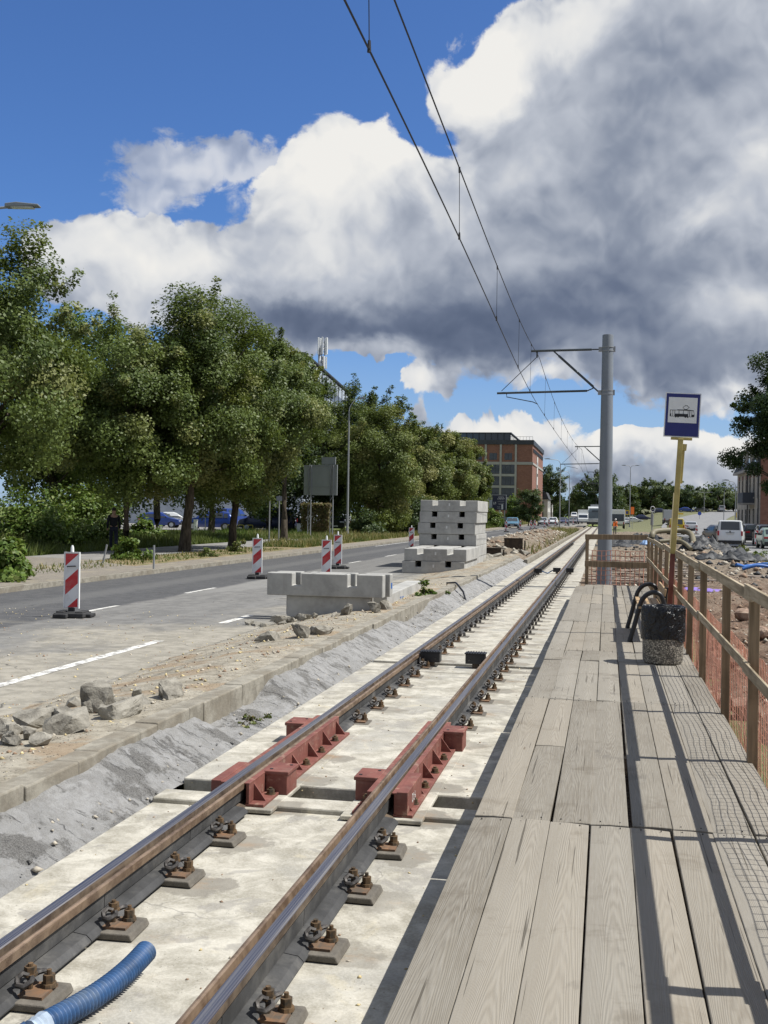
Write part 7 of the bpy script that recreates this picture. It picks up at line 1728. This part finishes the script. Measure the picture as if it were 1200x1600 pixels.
for px, lab in ((360, 'yellow hoop barrier half hidden by the straight linden trunk'), (377, 'yellow hoop barrier in the middle of the three'), (391, 'yellow hoop barrier at the end nearest the thin posts')):
    p = at(px, 806, 90); root = empty('hoop_barrier', (p.x, p.y, -0.2), TH, lab, 'hoop barrier', 'yellow hoop barriers of the car park')
    b = MB(); w, h = 0.46, 0.58; b.tube([(-w / 2, 0, 0), (-w / 2, 0, h - 0.05), (-w / 2 + 0.04, 0, h), (w / 2 - 0.04, 0, h), (w / 2, 0, h - 0.05), (w / 2, 0, 0)], 0.03, 8); b.build('hoop', simple('hoop_yellow', (0.65, 0.55, 0.08), 0.5), root, smooth=50)
    b = MB(); b.box((-w / 2, 0, 0.01), (0.14, 0.14, 0.02)); b.box((w / 2, 0, 0.01), (0.14, 0.14, 0.02)); b.build('foot_plate', M['galv'], root)
def cabinet(px, d, w, h, label, m_):
    p = at(px, 806, d); root = empty('utility_cabinet', (p.x, p.y, -0.2), TH, label, 'cabinet', 'utility cabinets by the car park')
    b = MB(); b.box((0, 0, h / 2 + 0.05), (w, 0.35, h)); b.build('housing', m_, root, bevel=0.012)
    b = MB(); b.box((0, 0, h + 0.07), (w + 0.06, 0.42, 0.04)); b.build('lid', m_, root)
    b = MB(); b.box((0, -0.18, h / 2 + 0.05), (w - 0.08, 0.012, h - 0.10)); d_ = b.build('door', m_, root); b = MB(); b.box((w / 2 - 0.10, -0.195, h / 2), (0.03, 0.03, 0.10)); b.build('handle', M['black'], d_)
cabinet(471, 88, 0.68, 0.72, 'white utility cabinet beside the square hedge', M['whitep'])
cabinet(306, 86, 0.26, 0.90, 'slim pale meter pillar beside the parking sign', M['plate'])
# ================================================================ PEOPLE
def skin_body(name, joints, edges, radii, mat, parent, sub=1):
    me = bpy.data.meshes.new(name); me.from_pydata([tuple(j) for j in joints], edges, []); me.materials.append(mat)
    o = bpy.data.objects.new(name, me); col.objects.link(o); o.parent = parent
    md = o.modifiers.new('skin', 'SKIN'); md.use_smooth_shade = True
    sv = me.skin_vertices[0].data
    for i, r in enumerate(radii): sv[i].radius = r if isinstance(r, tuple) else (r, r); sv[i].use_root = (i == 0)
    s = o.modifiers.new('sub', 'SUBSURF'); s.levels = sub; s.render_levels = sub + 1
    return o
def person(loc, rz, label, jacket, legs, hair, step=0.22, h=1.75, arm=0.2, bend=0.0):
    k = h / 1.75; root = empty('person', loc, rz, label, 'person')
    B = lambda x, y, z: Vector((x, y - bend * max(0, z - 0.95), z)) * k
    J = [B(0, 0, 0.95), B(0, 0, 1.18), B(0, 0.0, 1.40), B(0, -0.01, 1.51), B(0, -0.02, 1.60), B(0, -0.025, 1.68), B(0, -0.02, 1.735),
         B(0.19, 0, 1.41), B(0.24, arm * 0.4, 1.14), B(0.25, -arm * 0.1, 0.90), B(0.25, -arm * 0.25, 0.81), B(-0.19, 0, 1.41), B(-0.24, -arm * 0.4, 1.14), B(-0.25, -arm * 0.7, 0.91), B(-0.25, -arm * 0.85, 0.82),
         B(0.09, 0, 0.90), B(0.10, -step * 0.55, 0.50), B(0.10, -step, 0.09), B(0.11, -step - 0.14, 0.03), B(-0.09, 0, 0.90), B(-0.10, step * 0.25, 0.50), B(-0.10, step * 1.1, 0.12), B(-0.11, step * 1.1 - 0.11, 0.03)]
    E = [(0, 1), (1, 2), (2, 3), (3, 4), (4, 5), (5, 6), (2, 7), (7, 8), (8, 9), (9, 10), (2, 11), (11, 12), (12, 13), (13, 14), (0, 15), (15, 16), (16, 17), (17, 18), (0, 19), (19, 20), (20, 21), (21, 22)]
    R = [(.15, .11), (.14, .10), (.15, .10), .055, .085, .095, .06, .06, .045, .035, .03, .06, .045, .035, .03, .085, .06, .042, .038, .085, .06, .042, .038]
    skin_body('body', J, E, [tuple(v * k for v in (r if isinstance(r, tuple) else (r, r))) for r in R], M['skin'], root)
    Jj = [J[0] + Vector((0, 0, -0.04)), J[1], J[2], J[3] - Vector((0, 0, .05)), J[7], J[8], J[9], J[11], J[12], J[13]]
    Ej = [(0, 1), (1, 2), (2, 3), (2, 4), (4, 5), (5, 6), (2, 7), (7, 8), (8, 9)]; Rj = [(.185, .14), (.17, .125), (.175, .12), (.075, .075), (.08, .08), (.062, .062), (.05, .05), (.08, .08), (.062, .062), (.05, .05)]
    skin_body('jacket', Jj, Ej, [(a * k, c * k) for a, c in Rj], jacket, root)
    Jt = [J[0], J[15], J[16], J[17] + Vector((0, 0, .02)), J[19], J[20], J[21] + Vector((0, 0, .02))]; Et = [(0, 1), (1, 2), (2, 3), (0, 4), (4, 5), (5, 6)]; Rt = [(.16, .125), (.10, .10), (.075, .075), (.06, .06), (.10, .10), (.075, .075), (.06, .06)]
    skin_body('trousers', Jt, Et, [(a * k, c * k) for a, c in Rt], legs, root)
    b = MB()
    for q in (0, 1):
        f = J[17 if q == 0 else 21]; b.box((f.x, f.y - 0.07 * k, 0.045 * k), (0.10 * k, 0.27 * k, 0.09 * k))
    b.build('shoes', M['black'], root, bevel=0.02)
    hb = MB(); c = J[5] + Vector((0, 0.012, 0.028)) * k; hb.lathe([(0.0, 0.085), (0.06, 0.075), (0.092, 0.035), (0.100, -0.015), (0.094, -0.055), (0.085, -0.060)], tuple(c), 16); hb.build('hair', hair, root, smooth=70)
    return root
p = at(178, 806, 46.5); person((p.x, p.y, -0.185), PI + 0.5, 'person in a dark jacket and dark jeans walking away along the shaded path', M['darkcloth'], M['jeans'], M['hairm'], 0.22, 1.78)
p = at(961, 806, 118); person((p.x, p.y, -0.45), 0.4, 'worker in an orange hi-vis vest standing on the diggings beside the mast', M['orange'], M['trouser'], simple('white_helmet', (0.75, 0.75, 0.72), 0.4), 0.05, 1.72, 0.4, 0.25)
p = at(459, 806, 93); person((p.x, p.y, -0.2), -1.2, 'person in a grey top beside the white utility cabinet', simple('grey_top', (0.12, 0.12, 0.115), 0.8), M['darkcloth'], simple('fair_hair', (0.25, 0.18, 0.10), 0.6), 0.1, 1.62, 0.5, 0.35)

# ================================================================ THINGS LYING IN THE DIGGINGS
def gz(x, y): return dirt_z(x, y) if x < 8.1 else -0.6
rp = random.Random(21)
# weathered planks and poles lying behind the barrier
for i in range(22):
    y = 30.5 + i * 0.95 + rp.uniform(-0.3, 0.3); x = rp.uniform(0.6, 1.6); L = rp.uniform(1.8, 3.2); a = rp.uniform(-0.10, 0.10) + 0.06; z = gz(x, y) + 0.06 + 0.10 * (i % 3)
    b = MB(); b.rnd = rp.random(); b.box((0, 0, 0), (L, 0.16 + 0.08 * rp.random(), 0.035)); o = b.build('loose_plank', M['oldplank'], bevel=0.004); o.location = (x, y, z); o.rotation_euler = (rp.uniform(-.08, .08), rp.uniform(-.04, .04), a)
    tag(o, 'weathered plank lying crosswise in the pile seen through the end barrier netting', 'plank', 'planks piled behind the end barrier')
for i in range(7):
    x, y = rp.uniform(2.2, 3.8), 36 + i * 2.4; L = rp.uniform(1.6, 2.6); b = MB(); b.rnd = rp.random(); b.box((0, 0, 0), (L, 0.18, 0.04)); o = b.build('loose_plank', M['oldplank'], bevel=0.004); o.location = (x, y, gz(x, y) + 0.14); o.rotation_euler = (0, 0, rp.uniform(-.2, .2))
    tag(o, 'weathered plank lying beyond the fence behind the stop sign post', 'plank', 'planks beyond the fence')
def pipe_thing(name, pts, r, mat, label, cat, group=None, n=10):
    P = [Vector(q) for q in pts]; sm = []
    for i in range(len(P) - 1):
        for q in range(6):
            t_ = q / 6; p0, p1, p2, p3 = P[max(i - 1, 0)], P[i], P[i + 1], P[min(i + 2, len(P) - 1)]
            sm.append(0.5 * ((2 * p1) + (p2 - p0) * t_ + (2 * p0 - 5 * p1 + 4 * p2 - p3) * t_ ** 2 + (3 * p1 - p0 - 3 * p2 + p3) * t_ ** 3))
    sm.append(P[-1]); b = MB(); b.tube(sm, r, n); return tag(b.build(name, mat, smooth=60), label, cat, group)
a0, a1, a2, a3, a4 = at(1019, 836, 62), at(1026, 830, 62.5), at(1060, 829, 63), at(1079, 834, 62.5), at(1084, 850, 61)
pipe_thing('yellow_pipe', [a0 - Vector((0, 0, 0.35)), a0, a1, a2, a3, a4], 0.16, M['yellowpipe'], 'thick dull yellow pipe bent over the diggings behind the stop sign post', 'pipe', None, 14)
a0, a1, a2 = at(1030, 846, 56), at(1062, 845, 56), at(1080, 858, 55)
pipe_thing('yellow_pipe', [a0, a1, a2], 0.10, M['yellowpipe'], 'thinner yellow pipe lying below the thick bent one', 'pipe', None, 12)
for i, (pts, lab) in enumerate([([(1152, 893, 45), (1170, 884, 46), (1200, 881, 46), (1235, 884, 46)], 'topmost blue pipe of the coil at the right picture edge'), ([(1150, 894, 44), (1180, 889, 44.5), (1212, 888, 44.5), (1240, 893, 44)], 'middle blue pipe of the coil at the right picture edge'), ([(1160, 897, 43), (1185, 894, 43), (1225, 895, 43)], 'lowest blue pipe lying in front of the coil')]):
    pipe_thing('blue_pipe', [Vector((at(*q).x, at(*q).y, max(at(*q).z, gz(at(*q).x, at(*q).y) + 0.07))) for q in pts], 0.065, M['bluepipe'], lab, 'pipe', 'blue pipes beside the side road')
p = at(1194, 891, 44.2); b = MB(); b.tube([(p.x - 0.12, p.y, p.z), (p.x + 0.12, p.y, p.z)], 0.085, 12); tag(b.build('pipe_sleeve', M['redlens'], loc=(p.x, p.y, p.z)), 'red sleeve on the blue pipes', 'pipe sleeve')
def crumpled(name, c, w, d, h, mat, label, cat, seed, group=None):
    vs, fs = [], []; n = 16
    for j in range(n):
        for i in range(n):
            u, v = i / (n - 1) - 0.5, j / (n - 1) - 0.5; e = max(0, 1 - (2 * max(abs(u), abs(v))) ** 3)
            vs.append((u * w * (1 + 0.25 * fbm(u * 3, v * 3, seed)), v * d * (1 + 0.25 * fbm(v * 3, u * 3, seed + 9)), h * e * max(0.05, 0.5 + 1.5 * fbm(u * 5, v * 5, seed + 3)) + 0.05 * fbm(u * 12, v * 12, seed)))
    for j in range(n - 1):
        for i in range(n - 1): fs.append((j * n + i, j * n + i + 1, (j + 1) * n + i + 1, (j + 1) * n + i))
    o = np_mesh(name, vs, fs, mat); o.location = c; o.rotation_euler = (0, 0, seed); s = o.modifiers.new('thick', 'SOLIDIFY'); s.thickness = 0.03; s.offset = -1
    return tag(o, label, cat, group)
BMG = 'dark rubber mats and debris beside the side road'
for i, (px, py, d, w, dp, h, lab) in enumerate([(1096, 846, 74, 1.6, 2.6, 0.30, 'black crumpled mat under the orange cloth'), (1088, 857, 62, 1.4, 2.4, 0.25, 'dark crumpled mat nearer the fence, below the orange cloth'), (1112, 862, 60, 1.5, 2.4, 0.22, 'grey-black mat in the middle of the debris beside the fence'), (1140, 868, 57, 1.7, 3.0, 0.20, 'ribbed black mat nearest the white van'), (1150, 877, 52, 1.5, 2.6, 0.18, 'ribbed black mat next to the blue pipes'), (1120, 884, 49, 1.2, 1.8, 0.16, 'dark torn mat on the pale soil by the top fence rail'), (1085, 868, 56, 1.0, 1.6, 0.22, 'small dark mat right behind the fence top rail')]):
    p = at(px, py, d); crumpled('rubber_mat', (p.x, p.y, gz(p.x, p.y) + 0.02), w * 1.15, dp * 1.0, h * 2.3, M['mat_black'], lab, 'rubber mat', 3 + i, BMG)
for i in range(9):
    p = at(960 + 7.5 * i, 834 + rp.uniform(-4, 3), 88 + rp.uniform(-14, 14)); crumpled('rubber_mat', (p.x, p.y, gz(p.x, p.y) + 0.05), 1.8, 3.0, 0.45, M['mat_black'], 'dark heap of torn matting on the diggings beyond the end barrier', 'rubber mat', 20 + i, 'dark heaps beyond the end barrier')
p = at(1105, 842, 72); crumpled('orange_cloth', (p.x, p.y, gz(p.x, p.y) + 0.42), 1.0, 0.8, 0.35, M['orange'], 'crumpled bright orange cloth thrown on the dark debris', 'cloth', 2)
p = at(1013, 834, 66); crumpled('blue_tarpaulin', (p.x, p.y, gz(p.x, p.y) + 0.3), 0.9, 0.8, 0.40, simple('pale_blue_tarp', (0.25, 0.38, 0.60), 0.5), 'small pale blue tarpaulin behind the corner of the end barrier', 'tarpaulin', 5)
p = at(1093, 930, 30.5); crumpled('purple_sheet', (p.x, p.y, gz(p.x, p.y) + 0.03), 0.75, 1.3, 0.06, M['purple'], 'purple plastic sheet lying on the soil behind the fence posts', 'plastic sheet', 1)
for i, (px, py, d, lab) in enumerate([(1150, 858, 58, 'grey squared post lying slanting across the black mats'), (1187, 903, 39, 'pale board lying in front of the blue pipes')]):
    p = at(px, py, d); b = MB(); b.rnd = 0.5; b.box((0, 0, 0), (0.14, 2.2, 0.10) if i == 0 else (1.1, 0.25, 0.04)); o = b.build('loose_beam', M['conc'] if i == 0 else M['oldplank'], bevel=0.006); o.location = (p.x + (0.4 if i == 0 else 0), p.y, gz(p.x, p.y) + 0.2 - 0.1 * i); o.rotation_euler = (0.08, 0, -0.5 if i == 0 else 0.1); tag(o, lab, 'beam')
# loop of black cable sticking out of the kerb soil
b = MB(); b.tube([(-3.62, 25.4, -0.2), (-3.62, 25.4, -0.02), (-3.40, 25.3, 0.0), (-3.3, 24.9, -0.02), (-3.12, 24.5, -0.15), (-3.02, 24.2, -0.33)], 0.022, 8); tag(b.build('cable_end', M['black'], smooth=60), 'black cable end bending out of the trench edge beyond the block stack', 'cable')
for o in list(bpy.data.objects):
    if o.get('label') and len(o['label'].split()) > 16: print('LONG', o.name, o['label'])
